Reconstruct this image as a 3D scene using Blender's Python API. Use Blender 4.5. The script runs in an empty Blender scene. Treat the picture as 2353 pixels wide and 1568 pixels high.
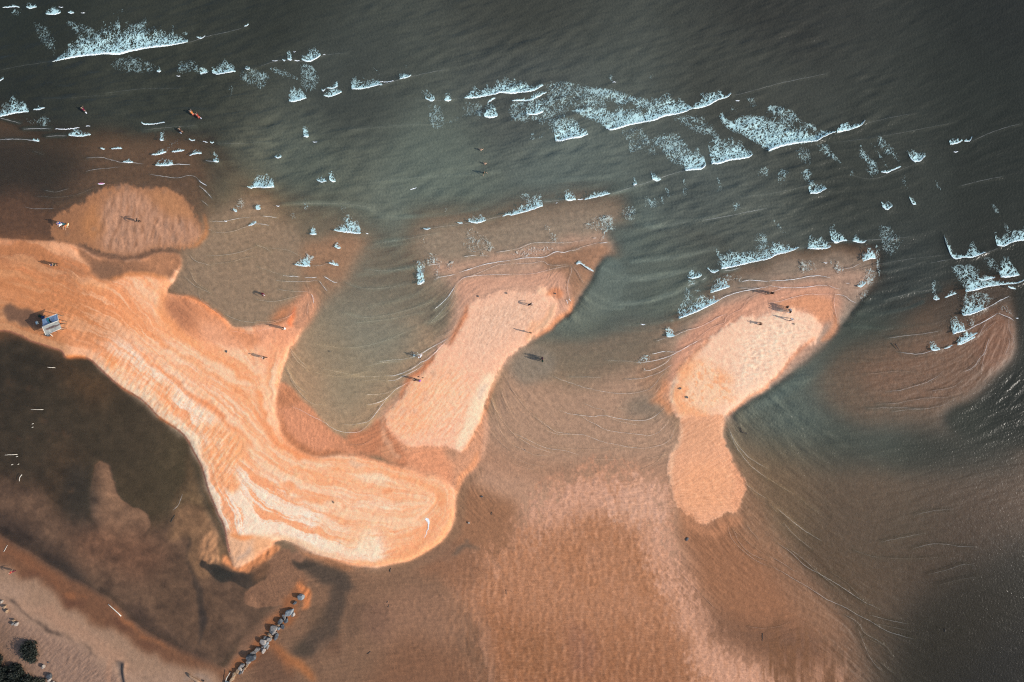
import bpy, bmesh, math, random
import numpy as np
from mathutils import Vector, Matrix, Euler

# ================================================================= camera, light, exposure
scene = bpy.context.scene
cam_d = bpy.data.cameras.new('camera'); cam = bpy.data.objects.new('camera', cam_d)
scene.collection.objects.link(cam)
cam.location = (0.0, 0.0, 120.0); cam.rotation_euler = (0.0, 0.0, 0.0)      # drone looking straight down
cam_d.sensor_fit = 'HORIZONTAL'; cam_d.sensor_width = 36.0; cam_d.lens = 24.0   # 180 m of beach across the frame
cam_d.clip_start = 1.0; cam_d.clip_end = 20000.0
scene.camera = cam

SUN_EL = math.radians(28.0)
SUN_DIR = Vector((math.cos(SUN_EL) * 0.970, math.cos(SUN_EL) * -0.243, math.sin(SUN_EL)))   # low, to the right of the frame
world = bpy.data.worlds.new('World'); scene.world = world; world.use_nodes = True
wn = world.node_tree; wn.nodes.clear()
sky = wn.nodes.new('ShaderNodeTexSky'); sky.sky_type = 'NISHITA'; sky.sun_disc = False
sky.sun_elevation = SUN_EL; sky.sun_rotation = math.atan2(SUN_DIR.x, SUN_DIR.y)
bg = wn.nodes.new('ShaderNodeBackground'); bg.inputs['Strength'].default_value = 0.15
wo = wn.nodes.new('ShaderNodeOutputWorld')
wn.links.new(sky.outputs[0], bg.inputs[0]); wn.links.new(bg.outputs[0], wo.inputs[0])
sun_d = bpy.data.lights.new('sun', 'SUN'); sun_d.energy = 3.6; sun_d.angle = math.radians(0.5); sun_d.color = (1.0, 0.93, 0.84)
sun = bpy.data.objects.new('sun', sun_d); scene.collection.objects.link(sun)
sun.rotation_euler = SUN_DIR.to_track_quat('Z', 'Y').to_euler(); sun.location = (150, -40, 90)
scene.view_settings.view_transform = 'Standard'; scene.view_settings.look = 'None'
scene.view_settings.exposure = 0.40; scene.view_settings.gamma = 1.0
scene.render.resolution_x = 1024; scene.render.resolution_y = 682
scene.render.engine = 'CYCLES'
scene.cycles.use_denoising = False      # keep the fine grain of sand and chop
scene.cycles.filter_width = 1.2
scene.cycles.max_bounces = 4; scene.cycles.transparent_max_bounces = 8
# ---------------------------------------------------------------- canvas
# plan coordinates: 2353 x 1568 plan units = 180 m x 119.95 m of beach, seen from 120 m up
MPU = 180.0 / 2353.0
ST = 2.0
X0, X1, Y0, Y1 = -140.0, 2494.0, -140.0, 1708.0
NX = int((X1 - X0) / ST) + 1
NY = int((Y1 - Y0) / ST) + 1
gx = X0 + ST * np.arange(NX)
gy = Y0 + ST * np.arange(NY)
GX, GY = np.meshgrid(gx, gy)
rng = np.random.RandomState(7)

def P(tile, s):
    """points given in the units of one survey tile -> plan units"""
    v = np.array([float(t) for t in s.replace(',', ' ').split()]).reshape(-1, 2)
    c, r = int(tile[0]), int(tile[1])
    ox = c * 1024; oy = (0, 680, 1350, 2030)[r]
    k = 0.574463
    return np.stack([(ox + v[:, 0] / 2.24) * k, (oy + v[:, 1] / 2.24) * k], 1)

def V(s):
    return np.array([float(t) for t in s.replace(',', ' ').split()]).reshape(-1, 2)

def cat(*a):
    return np.concatenate(a, 0)

def smooth(pts, closed=False, n=6):
    """Catmull-Rom through the points"""
    p = np.asarray(pts, float)
    if len(p) < 3:
        t = np.linspace(0, 1, n * 2)[:, None]
        return p[0] * (1 - t) + p[-1] * t
    if closed:
        q = np.concatenate([p[-1:], p, p[:2]], 0)
    else:
        q = np.concatenate([2 * p[:1] - p[1:2], p, 2 * p[-1:] - p[-2:-1]], 0)
    out = []
    t = np.linspace(0, 1, n, endpoint=False)[:, None]
    for i in range(len(q) - 3):
        a, b, c, d = q[i], q[i + 1], q[i + 2], q[i + 3]
        out.append(0.5 * ((2 * b) + (-a + c) * t + (2 * a - 5 * b + 4 * c - d) * t * t + (-a + 3 * b - 3 * c + d) * t ** 3))
    if not closed:
        out.append(p[-1:])
    return np.concatenate(out, 0)

# ---------------------------------------------------------------- noise
_T = np.random.RandomState(3).rand(8, 256, 256)
def vnoise(x, y, k=0):
    xi = np.floor(x).astype(int); yi = np.floor(y).astype(int)
    fx = x - xi; fy = y - yi
    fx = fx * fx * fx * (fx * (fx * 6 - 15) + 10); fy = fy * fy * fy * (fy * (fy * 6 - 15) + 10)
    T = _T[k % 8]
    a = T[yi & 255, xi & 255]; b = T[yi & 255, (xi + 1) & 255]
    c = T[(yi + 1) & 255, xi & 255]; d = T[(yi + 1) & 255, (xi + 1) & 255]
    return (a + (b - a) * fx) * (1 - fy) + (c + (d - c) * fx) * fy

def fbm(x, y, o=4, k=0, g=0.5):
    s = 0; a = 1; t = 0
    for i in range(o):
        s = s + a * (vnoise(x * 2 ** i + 17.3 * i + 5.1 * k, y * 2 ** i + 9.7 * i + 3.3 * k, k + i) - 0.5); t += a; a *= g
    return s / t * 2.0      # about -0.7 .. 0.7

def box(a, r, ax):
    if r < 1: return a
    a = np.swapaxes(a, 0, ax)
    n = a.shape[0]
    p = np.concatenate([np.repeat(a[:1], r + 1, 0), a, np.repeat(a[-1:], r, 0)], 0)
    c = np.cumsum(p, 0)
    o = (c[2 * r + 1:] - c[:n]) / (2 * r + 1)
    return np.swapaxes(o, 0, ax)

def blur(a, sig):
    """three box passes, sigma in cells"""
    if sig < 0.4: return a
    r = max(1, int(round(math.sqrt(sig * sig * 12 / 3 + 1) / 2 - 0.5)))
    for _ in range(3):
        a = box(box(a, r, 0), r, 1)
    return a

def bil(A, x, y):
    """sample canvas array A at plan coords"""
    u = np.clip((x - X0) / ST, 0, NX - 1.001); v = np.clip((y - Y0) / ST, 0, NY - 1.001)
    i = u.astype(int); j = v.astype(int); fx = u - i; fy = v - j
    return (A[j, i] * (1 - fx) + A[j, i + 1] * fx) * (1 - fy) + (A[j + 1, i] * (1 - fx) + A[j + 1, i + 1] * fx) * fy

# edge-wobble shared by all the painted outlines
WX = fbm(GX / 34, GY / 34, 4, 1) ; WY = fbm(GX / 34, GY / 34, 4, 4)

def mask(pts, feather=6, warp=0.0, n=6):
    """soft mask of a closed smooth outline; returns (slice, mask)"""
    q = smooth(pts, True, n)
    m = feather * 2 + warp * 1.2 + 6
    i0 = int(max(0, (q[:, 0].min() - m - X0) / ST)); i1 = int(min(NX, (q[:, 0].max() + m - X0) / ST + 2))
    j0 = int(max(0, (q[:, 1].min() - m - Y0) / ST)); j1 = int(min(NY, (q[:, 1].max() + m - Y0) / ST + 2))
    if i1 <= i0 or j1 <= j0: return (slice(0, 0), slice(0, 0)), np.zeros((0, 0))
    sl = (slice(j0, j1), slice(i0, i1))
    W = i1 - i0; H = j1 - j0
    M = np.zeros((H, W))
    xs = (q[:, 0] - X0) / ST - i0; ys = (q[:, 1] - Y0) / ST - j0
    xe = np.roll(xs, -1); ye = np.roll(ys, -1)
    for j in range(H):
        c = ((ys <= j) & (ye > j)) | ((ye <= j) & (ys > j))
        if not c.any(): continue
        xx = np.sort(xs[c] + (j - ys[c]) / (ye[c] - ys[c]) * (xe[c] - xs[c]))
        for a, b in zip(xx[0::2], xx[1::2]):
            a = max(a, 0); b = min(b, W - 1)
            if b > a:
                ia = int(math.ceil(a)); ib = int(math.floor(b))
                M[j, ia:ib + 1] = 1
                if ia > 0: M[j, ia - 1] = max(M[j, ia - 1], ia - a)
    if warp > 0:
        x = np.clip(np.arange(W)[None, :] + WX[sl] * warp / ST * 1.6, 0, W - 1.001)
        y = np.clip(np.arange(H)[:, None] + WY[sl] * warp / ST * 1.6, 0, H - 1.001)
        i = x.astype(int); j = y.astype(int); fx = x - i; fy = y - j
        i2 = np.minimum(i + 1, W - 1); j2 = np.minimum(j + 1, H - 1)
        M = (M[j, i] * (1 - fx) + M[j, i2] * fx) * (1 - fy) + (M[j2, i] * (1 - fx) + M[j2, i2] * fx) * fy
    M = blur(M, feather / ST / 2.0)
    return sl, M

SAND = np.zeros((NY, NX, 3)); SAND[:] = (176, 128, 92)  # sand on the left also holds the lens vignette's darkening in its colour
OPA = np.ones((NY, NX)) * 1.0           # how much the water hides of the bed
HGT = np.zeros((NY, NX))                # height of the dry sand, m
TEX = {}                                # named relief zones

RAG = 0.7 * fbm(GX / 5.0, GY / 9.0, 4, 3) + 0.5 * fbm(GX / 16, GY / 26, 3, 6)
def fill(pts, col=None, o=None, h=None, f=8, w=6, a=1.0, tex=None, n=6, mod=None, rag=0.0):
    sl, M = mask(pts, f, w, n)
    if M.size == 0: return
    if rag > 0:
        M = np.clip((M - 0.5 + rag * RAG[sl] * np.clip(4 * M * (1 - M) + 0.15, 0, 1)) * 2.6 + 0.5, 0, 1) * np.clip(M * 5, 0, 1)
    M = M * a
    if mod is not None:
        M = np.clip(M * mod[sl], 0, 1)
    if col is not None:
        SAND[sl] = SAND[sl] * (1 - M[..., None]) + np.array(col, float) * M[..., None]
    if o is not None:
        OPA[sl] = OPA[sl] * (1 - M) + o * M
    if h is not None:
        HGT[sl] = HGT[sl] * (1 - M) + h * M
    if tex is not None:
        T = TEX.setdefault(tex, np.zeros((NY, NX)))
        T[sl] = np.maximum(T[sl], M)

def band(pts, width, col=None, o=None, f=3, w=4, a=1.0, h=None, taper=True, tex=None, mod=None):
    """a painted band along an open curve"""
    q = smooth(pts, False, 5)
    d = np.gradient(q, axis=0); L = np.hypot(d[:, 0], d[:, 1]) + 1e-9
    nrm = np.stack([-d[:, 1] / L, d[:, 0] / L], 1)
    t = np.linspace(0, 1, len(q))
    wd = width * (np.sin(np.pi * np.clip(t, 0.02, 0.98)) ** 0.5 if taper else np.ones(len(q))) / 2
    fill(cat(q + nrm * wd[:, None], (q - nrm * wd[:, None])[::-1]), col, o, h, f, w, a, tex, 1, mod)

def idw_angle(samples, step=16, power=3.0):
    """direction field (double-angle) from samples x,y,dx,dy"""
    s = np.asarray(samples)
    ang = 2 * np.arctan2(s[:, 3], s[:, 2]); c, d = np.cos(ang), np.sin(ang)
    cx = np.arange(X0, X1 + step * ST, step * ST); cy = np.arange(Y0, Y1 + step * ST, step * ST)
    A, B = np.meshgrid(cx, cy)
    C = np.zeros(A.shape); D = np.zeros(A.shape)
    for j in range(A.shape[0]):
        r2 = (A[j][:, None] - s[None, :, 0]) ** 2 + (B[j][:, None] - s[None, :, 1]) ** 2 + 300.0
        wgt = r2 ** (-power / 2) * (s[None, :, 4] if s.shape[1] > 4 else 1)
        C[j] = (wgt * c).sum(1) / wgt.sum(1); D[j] = (wgt * d).sum(1) / wgt.sum(1)
    u = (GX - X0) / (step * ST); v = (GY - Y0) / (step * ST)
    i = np.clip(u.astype(int), 0, C.shape[1] - 2); j = np.clip(v.astype(int), 0, C.shape[0] - 2)
    fx = u - i; fy = v - j
    def up(Q): return (Q[j, i] * (1 - fx) + Q[j, i + 1] * fx) * (1 - fy) + (Q[j + 1, i] * (1 - fx) + Q[j + 1, i + 1] * fx) * fy
    a = 0.5 * np.arctan2(up(D), up(C))
    return np.cos(a), np.sin(a)

def lic(noise, dx, dy, L):
    """smear a noise field along a direction field (L cells each way)"""
    acc = noise.copy(); tot = 1.0
    for sg in (1, -1):
        x = np.tile(np.arange(NX, dtype=float)[None, :], (NY, 1)); y = np.tile(np.arange(NY, dtype=float)[:, None], (1, NX))
        pdx, pdy = dx * sg, dy * sg
        for k in range(int(L)):
            x = x + pdx; y = y + pdy
            i = np.clip(np.rint(x).astype(int), 0, NX - 1); j = np.clip(np.rint(y).astype(int), 0, NY - 1)
            nx_, ny_ = dx[j, i], dy[j, i]
            s = np.sign(nx_ * pdx + ny_ * pdy); s[s == 0] = 1
            pdx, pdy = nx_ * s, ny_ * s
            wt = 0.5 + 0.5 * math.cos(math.pi * k / L)
            acc += noise[j, i] * wt; tot += wt
    acc -= acc.mean()
    return acc / (acc.std() + 1e-9)

def bandpass(sig_lo, sig_hi, seed):
    n = np.random.RandomState(seed).randn(NY, NX)
    a = blur(n, sig_lo) if sig_lo > 0.95 else (n if sig_lo < 0.65 else 0.5 * n + 0.5 * blur(n, 0.9))
    a = a - blur(n, sig_hi)
    return a / a.std()
# ---------------------------------------------------------------- colour of the silty water (open sea dark, stirred-up shallows pale), lens vignette included at the corners
WPTS = [l.split() for l in '''0 0 45 49 47;600 0 52 55 53;1200 0 63 65 63;1800 0 56 57 56;2353 0 44 46 45;0 200 46 49 47;400 200 54 57 54
800 200 66 70 69;1200 230 76 80 80;1700 230 66 68 66;2353 250 46 49 47;0 350 52 54 52;400 350 62 65 62;700 400 84 90 86;1000 400 96 104 100
1300 380 93 101 100;1600 420 81 87 87;2000 420 60 63 61;2353 450 47 50 48;700 550 106 110 102;900 600 104 110 105;1400 560 96 106 105
1450 680 98 106 104;1700 560 82 86 84;2050 650 58 62 62;2300 640 48 50 48;850 750 130 133 124;850 650 112 117 112;800 900 172 150 124;740 820 168 144 118;1300 750 108 113 107;1500 700 95 102 98
1830 900 95 104 101;2000 800 70 76 72;2340 900 46 49 47;2000 950 78 84 80;2200 1000 58 61 57;2340 1200 44 43 38;2000 1200 76 73 64
2200 1400 48 44 36;2345 1560 36 36 33;1900 1350 72 64 50;0 850 43 45 42;150 1000 56 54 48;300 1000 68 62 53;430 1050 84 75 60
250 900 66 60 51;50 1150 53 50 46;300 1180 74 66 54;1200 900 158 134 112;1500 960 152 131 112;600 520 132 118 98;1750 1150 130 110 88'''.replace('\n', ';').split(';')]
WP = np.array(WPTS, float)
def idw_col(pts, power=4.0, soft=60.0, step=10):
    cx = np.arange(X0, X1 + step * ST, step * ST); cy = np.arange(Y0, Y1 + step * ST, step * ST)
    A, B = np.meshgrid(cx, cy)
    r2 = (A[..., None] - pts[:, 0]) ** 2 + (B[..., None] - pts[:, 1]) ** 2 + soft ** 2
    w = r2 ** (-power / 2)
    C = (w[..., None] * pts[:, 2:]).sum(2) / w.sum(2)[..., None]
    u = (GX - X0) / (step * ST); v = (GY - Y0) / (step * ST)
    i = np.clip(u.astype(int), 0, C.shape[1] - 2); j = np.clip(v.astype(int), 0, C.shape[0] - 2)
    fx = (u - i)[..., None]; fy = (v - j)[..., None]
    return (C[j, i] * (1 - fx) + C[j, i + 1] * fx) * (1 - fy) + (C[j + 1, i] * (1 - fx) + C[j + 1, i + 1] * fx) * fy
WAT = idw_col(WP)
N1 = fbm(GX / 60, GY / 60, 5, 2); N2 = fbm(GX / 16, GY / 16, 4, 3); N3 = fbm(GX / 180, GY / 180, 4, 5)
NM = np.clip(0.5 + 1.6 * N1, 0, 1)

# ---------------------------------------------------------------- shorelines
LAG = cat(V('-150,745'), P('01', '0,1440 150,1475 250,1520'), P('02', '200,12 330,50 480,95 560,125 578,176 640,182 700,180 780,185 840,225 930,310 1010,390 1080,445 1160,490 1260,550 1330,610 1400,690 1480,755 1570,810 1640,870 1700,960 1740,1030 1790,1120 1830,1230 1860,1330 1895,1430 1940,1540'),
          P('03', '1955,60 1990,120 2020,210 2040,310 2060,400 2085,470 2112,545'))
SOUTH = cat(P('03', '2112,545 2200,505 2294,445'), P('13', '60,405 150,330 200,292 290,300 400,345 520,400 640,445 760,490 880,520 1000,528 1120,520 1240,495 1350,465 1450,425 1560,370 1650,300 1720,220 1765,120 1783,0'),
            P('12', '1783,1480 1795,1370'))
POOL_UP = P('12', '1795,1370 1735,1310 1640,1250 1500,1210 1370,1170 1200,1140 1050,1100 930,1062 800,1050 620,1058 450,1035 330,955 245,850 195,740 180,640 185,540 205,420 240,290 275,180 300,60')
PRONG = cat(P('11', '340,1560 410,1440 440,1370 480,1290 520,1200'), P('11', '495,1110 440,1110 385,1190 300,1310 240,1380 120,1395 0,1400'))
WEST = P('01', '2100,1410 2030,1350 1950,1290 1830,1205 1700,1150 1580,1120 1500,1110 1500,1060 1560,1010 1600,920 1620,840 1600,770 1480,745 1400,760 1300,780 1180,800 1050,800 900,760 780,720 640,660 480,640 250,640 0,620')
SPIT = cat(LAG, SOUTH, POOL_UP, PRONG, WEST, V('-150,535'))

# --- distances, for marbling along the spit and scarp
def pdist(pts, step=6):
    q = smooth(pts, False, 3)
    cx = np.arange(X0, X1 + step * ST, step * ST); cy = np.arange(Y0, Y1 + step * ST, step * ST)
    A, B = np.meshgrid(cx, cy)
    D = np.full(A.shape, 1e9)
    for a, b in zip(q[:-1], q[1:]):
        d = b - a; L2 = (d ** 2).sum() + 1e-9
        t = np.clip(((A - a[0]) * d[0] + (B - a[1]) * d[1]) / L2, 0, 1)
        D = np.minimum(D, (A - a[0] - t * d[0]) ** 2 + (B - a[1] - t * d[1]) ** 2)
    D = np.sqrt(D)
    u = (GX - X0) / (step * ST); v = (GY - Y0) / (step * ST)
    i = np.clip(u.astype(int), 0, D.shape[1] - 2); j = np.clip(v.astype(int), 0, D.shape[0] - 2)
    fx = u - i; fy = v - j
    return (D[j, i] * (1 - fx) + D[j, i + 1] * fx) * (1 - fy) + (D[j + 1, i] * (1 - fx) + D[j + 1, i + 1] * fx) * fy
D_LOW = pdist(cat(LAG, SOUTH))
D_UP = pdist(cat(V('-150,545 0,560 120,575 230,640 330,660 400,760 520,800 600,840'), V('640,900 636,960 680,1020 780,1050 900,1060 1000,1090 1040,1130')))
FV = D_LOW / (D_LOW + D_UP + 1e-6)

# ================================================================= broad shallows (what the bed looks like and how much water hides it)
MUD = (150, 122, 98)
fill(V('-200,330 100,345 250,330 420,345 480,400 560,420 640,470 700,520 800,535 850,570 820,640 790,690 900,740 1000,780 1150,790 1350,770 1600,760 1900,900 2000,950 2500,1000 2500,1800 -200,1800'), (150, 120, 95), 0.62, f=50, w=20)
fill(V('640,470 820,540 1000,660 1100,740 1060,800 1000,850 900,900 760,900 700,830 690,700 760,640 700,560'), (150, 130, 108), 0.66, f=60, w=20)
# brown water round the north-west bar
fill(V('-200,430 60,410 130,380 230,340 330,335 440,350 490,400 500,500 490,560 440,620 420,760 300,760 -200,600'), (122, 93, 71), 0.48, f=40, w=16)
fill(V('-200,330 100,320 200,370 130,450 60,520 -60,520 -200,480'), (84, 66, 54), 0.75, f=50, w=16)
fill(V('-200,470 40,450 120,470 150,540 100,580 -200,600'), (104, 76, 57), 0.28, f=34, w=18)
fill(V('480,330 540,380 560,470 590,560 560,600 500,560 490,470 470,400'), (118, 104, 86), 0.8, f=34, w=18)
# tan basin between that bar and the spit
fill(V('420,560 500,480 600,450 680,540 760,560 830,560 800,640 770,690 720,720 690,760 670,880 640,900 600,840 500,740 440,700 400,660'), (166, 140, 116), 0.40, f=30, w=14)
fill(V('700,560 830,545 815,600 790,650 745,700 700,720 690,650'), (168, 128, 98), 0.30, f=20, w=10)
fill(V('630,720 700,690 720,730 690,770 650,830 620,800'), (196, 130, 90), 0.18, f=14, w=8)
# the bay under it
fill(V('680,760 760,740 900,720 1000,760 1010,800 960,900 900,980 850,1030 760,1010 680,960 650,900 660,820'), (182, 150, 120), 0.40, f=26, w=12)
fill(V('740,700 850,690 930,720 960,780 900,850 820,960 770,950 740,860 710,800'), (150, 140, 122), 0.55, f=50, w=16)
# shallows round the second bar
fill(V('960,520 1100,500 1250,470 1400,450 1440,500 1400,600 1350,690 1250,760 1100,700 980,660'), (174, 152, 130), 0.46, f=40, w=16)
fill(V('985,610 1100,590 1250,560 1390,540 1398,590 1370,640 1330,695 1260,755 1180,820 1140,860 960,1000 880,1010 870,960 960,850 1030,740 1040,660'), (198, 160, 136), 0.26, f=16, w=8)
fill(V('1250,590 1385,560 1392,600 1360,650 1300,700 1270,650'), (172, 128, 98), 0.3, f=14, w=8)
fill(V('1060,640 1180,630 1290,625 1310,680 1290,740 1200,800 1000,960 960,1000 890,1000 930,900 1020,790 1060,710'), (206, 158, 132), 0.1, f=14, w=6)
# dark channel between the second and third bars
fill(V('1405,520 1440,600 1370,650 1330,720 1260,790 1300,800 1420,780 1520,740 1560,680 1640,640 1660,560'), (110, 112, 106), 0.95, f=26, w=8)
fill(V('1395,590 1360,650 1325,705 1270,755 1220,795 1240,812 1330,770 1420,700 1440,620'), (100, 108, 104), 1.0, f=8, w=3)
# wide tan shallow between the second and third bars
fill(V('1150,850 1240,800 1350,790 1480,760 1560,740 1600,800 1560,880 1545,950 1570,1000 1560,1100 1500,1120 1400,1080 1280,1090 1150,1100 1090,1120 1110,1000 1130,920'), (180, 146, 122), 0.26, f=30, w=14)
fill(V('1200,790 1340,770 1480,745 1540,760 1500,830 1400,860 1250,870'), (146, 124, 102), 0.55, f=40, w=14)
fill(V('1190,810 1240,800 1275,830 1260,870 1200,880 1170,850'), (150, 138, 124), 0.45, f=18, w=8)
fill(V('1440,925 1480,905 1530,925 1500,960 1440,950'), (140, 126, 112), 0.45, f=24, w=8)
# shallows round the third bar
fill(V('1570,740 1640,660 1780,600 1900,570 2010,580 2020,620 1985,690 1930,760 1820,860 1700,960 1600,960 1530,900 1540,800'), (172, 150, 130), 0.46, f=26, w=14)
fill(V('1550,800 1620,720 1700,670 1800,640 1920,620 1995,630 1985,690 1930,755 1860,830 1700,950 1560,950 1520,890'), (186, 152, 130), 0.24, f=16, w=8)
fill(V('1470,840 1540,800 1560,860 1530,900 1470,880'), (176, 136, 108), 0.35, f=20, w=8)
fill(V('1570,770 1680,700 1780,665 1900,655 1935,690 1930,750 1880,800 1700,950 1570,960 1530,900 1545,840'), (210, 156, 128), 0.08, f=12, w=6)
# fourth bar, far east
fill(V('1960,800 2060,740 2150,720 2230,690 2340,700 2350,760 2320,850 2240,920 2150,970 2050,975 1940,940 1880,880 1900,840'), (120, 92, 70), 0.52, f=50, w=14)
fill(V('2150,720 2240,650 2340,640 2345,700 2300,740 2180,780'), (110, 88, 70), 0.72, f=24, w=12)
fill(V('2160,790 2230,745 2310,715 2338,745 2325,820 2285,855 2230,900 2120,930 2030,900 2050,850'), (128, 92, 68), 0.40, f=24, w=10)
fill(V('2260,745 2315,728 2332,760 2315,830 2280,850 2262,800'), (140, 90, 62), 0.2, f=16, w=8)
# deep hole right of the third bar
fill(V('1985,700 1930,765 1860,835 1760,905 1690,950 1700,990 1780,1030 1920,1060 2080,1070 2160,1020 2020,985 1920,940 1860,890 1920,850 2020,800 2080,740 2080,660'), (110, 112, 105), 0.97, f=60, w=10)
fill(V('1985,700 1930,765 1860,835 1760,905 1690,950 1712,972 1790,925 1880,865 1950,800 2010,740 2030,680'), (110, 112, 105), 1.0, f=8, w=3)
fill(V('1880,850 1950,805 2060,775 2180,755 2280,715 2345,730 2345,790 2320,850 2240,915 2130,965 2020,975 1920,935'), (124, 96, 73), 0.50, f=56, w=12)
fill(V('1980,850 2080,800 2200,770 2300,720 2340,745 2328,820 2285,858 2225,905 2120,940 2030,915'), (132, 96, 71), 0.40, f=30, w=10)
fill(V('2255,750 2315,726 2334,760 2318,830 2278,852 2252,810'), (136, 94, 68), 0.26, f=20, w=8)
fill(V('2350,640 2346,760 2332,830 2300,868 2240,920 2170,965 2260,1010 2500,1010 2500,640'), (90, 84, 74), 0.97, f=18, w=6)
fill(V('1700,980 1740,1000 1880,1010 2060,1010 2300,960 2360,1060 2360,1200 2100,1090 1950,1080 1850,1090 1760,1040'), (90, 90, 84), 0.94, f=60, w=20)
# ================================================================= bottom flats
fill(V('1040,1000 1250,1080 1560,1080 1720,1200 1900,1400 2050,1800 300,1800 500,1500 700,1300 1000,1260'), (168, 124, 97), 0.10, f=60, w=20)
fill(V('1100,1060 1200,1090 1300,1100 1540,1100 1580,1200 1560,1300 1480,1280 1200,1200 1130,1240 1060,1230 1060,1120'), (186, 146, 120), 0.15, f=40, w=16)
fill(V('1060,1120 1160,1150 1190,1230 1160,1290 1100,1300 1040,1250'), (152, 108, 78), 0.12, f=26, w=14)
# pink rippled flat
fill(V('1220,1150 1290,1100 1400,1090 1500,1105 1530,1150 1530,1240 1560,1320 1600,1420 1640,1470 1780,1560 1900,1800 1100,1800 1110,1450 1060,1380 1000,1320 1060,1290 1180,1260'), (190, 142, 114), 0.05, f=60, w=40, rag=0.9, tex='flat')
fill(V('1130,1290 1260,1210 1420,1180 1500,1240 1540,1400 1590,1520 1620,1800 1060,1800 1100,1430 1040,1340'), (172, 122, 90), 0.05, f=90, w=50, rag=0.8)
fill(V('1290,1240 1400,1230 1480,1300 1530,1420 1560,1500 1450,1480 1360,1400 1300,1320'), (166, 114, 79), 0.04, f=44, w=20, mod=NM)
fill(V('1060,1400 1200,1440 1400,1460 1560,1480 1640,1580 1660,1800 1040,1800'), (146, 98, 66), 0.04, f=80, w=30)
fill(V('1100,1480 1180,1440 1280,1480 1300,1560 1280,1700 1100,1700'), (140, 94, 62), f=30, w=20, mod=NM)
fill(V('1500,1180 1545,1240 1560,1330 1610,1400 1650,1480 1720,1530 1800,1590 1700,1600 1610,1560 1590,1480 1540,1380 1490,1290 1460,1230'), (206, 158, 132), f=40, w=26, a=0.8, rag=1.0, tex='flat')
fill(V('1440,1110 1510,1110 1530,1180 1480,1210 1420,1180 1380,1140'), (212, 168, 144), f=40, w=20, rag=1.1, a=0.8)
fill(V('1230,1150 1330,1110 1420,1110 1430,1160 1330,1190 1240,1200'), (206, 160, 136), f=40, w=20, a=0.7, rag=1.1)
fill(V('1310,1430 1360,1460 1370,1530 1340,1560 1310,1500'), (140, 96, 74), f=22, w=12, a=0.7)
# brown smooth water between the flat and the third bar's tail
fill(V('1540,1130 1600,1210 1680,1180 1760,1260 1860,1380 1960,1460 2060,1560 1960,1520 1800,1520 1700,1480 1620,1360 1580,1260'), (152, 104, 72), 0.12, f=30, w=14)
fill(V('1600,1400 1720,1440 1860,1450 1900,1520 1760,1510 1660,1470'), (118, 82, 58), 0.15, f=40, w=14)
fill(V('1760,1480 1860,1430 1920,1460 1990,1560 2000,1700 1780,1700'), (124, 84, 54), 0.12, f=22, w=26, tex='flat2', mod=np.clip(0.6 + 2.0 * fbm(GX / 10, GY / 60, 3, 6), 0, 1))
# darkening towards the east
fill(V('1900,1060 2100,1100 2500,1100 2500,1800 2060,1800 1980,1560 1880,1400 1780,1240 1700,1100'), (112, 87, 66), 0.58, f=70, w=20)
fill(V('2080,1150 2300,1180 2300,1330 2200,1400 2020,1300'), (98, 73, 52), 0.64, f=80, w=20)
fill(V('2120,1380 2500,1250 2500,1800 2080,1800 2060,1500'), (54, 47, 38), 0.86, f=80, w=20)
fill(V('1720,1060 1760,1200 1900,1400 1980,1500 1900,1460 1780,1320 1700,1180'), (150, 108, 78), 0.22, f=40, w=14)
# ================================================================= south basin: brown wet flats left of the pink one
fill(V('560,1290 700,1290 860,1310 1000,1300 1040,1360 1100,1480 1130,1800 480,1800 520,1560 640,1400'), (126, 96, 74), 0.06, f=30, w=16)
fill(V('1000,1250 1080,1240 1120,1300 1080,1360 1010,1330 960,1310'), (140, 100, 74), 0.06, f=22, w=12)
fill(V('860,1370 980,1340 1060,1380 1090,1480 1000,1520 880,1480'), (142, 107, 84), 0.04, f=40, w=20, tex='flat3')
fill(V('900,1480 1060,1500 1120,1560 1120,1700 840,1700'), (126, 90, 66), 0.05, f=40, w=20)
band(V('1110,1420 1090,1470 1110,1520 1130,1600'), 44, (110, 82, 62), f=20, w=8, a=0.7)
band(P('13', '1900,800 2000,1000 2060,1200 2100,1330 2110,1568'), 30, (168, 124, 98), f=8, w=10, a=0.55)
# tongues of dark water in the wet flat
band(P('13', '330,470 450,500 560,520 680,580 760,680 900,720'), 60, (74, 63, 53), f=8, w=14, a=0.9)
band(P('13', '760,640 720,800 690,950 640,1080 560,1180 440,1270 320,1310'), 56, (74, 62, 52), f=10, w=12, a=0.85)
band(P('13', '600,860 540,1000 520,1100'), 40, (96, 76, 58), f=16, w=12, a=0.6)
band(P('13', '430,1180 400,1270 380,1310'), 60, (70, 60, 48), f=16, w=10, a=0.7)
band(P('13', '980,820 930,900 870,1000 860,1100 820,1180'), 30, (98, 76, 60), f=14, w=12, a=0.6)
band(P('13', '820,1180 730,1230 700,1330'), 40, (100, 72, 54), f=16, w=10, a=0.6)
band(P('13', '980,850 1060,960 1090,1060 1000,1100'), 60, (112, 84, 68), f=18, w=14, a=0.5)
band(P('13', '820,1000 800,1150 780,1300 720,1390 600,1440 560,1330 600,1230 680,1130'), 16, (132, 102, 80), f=8, w=6, a=0.6)
band(P('13', '540,1300 560,1400 600,1568'), 14, (104, 78, 60), f=8, w=6, a=0.5)
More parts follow.
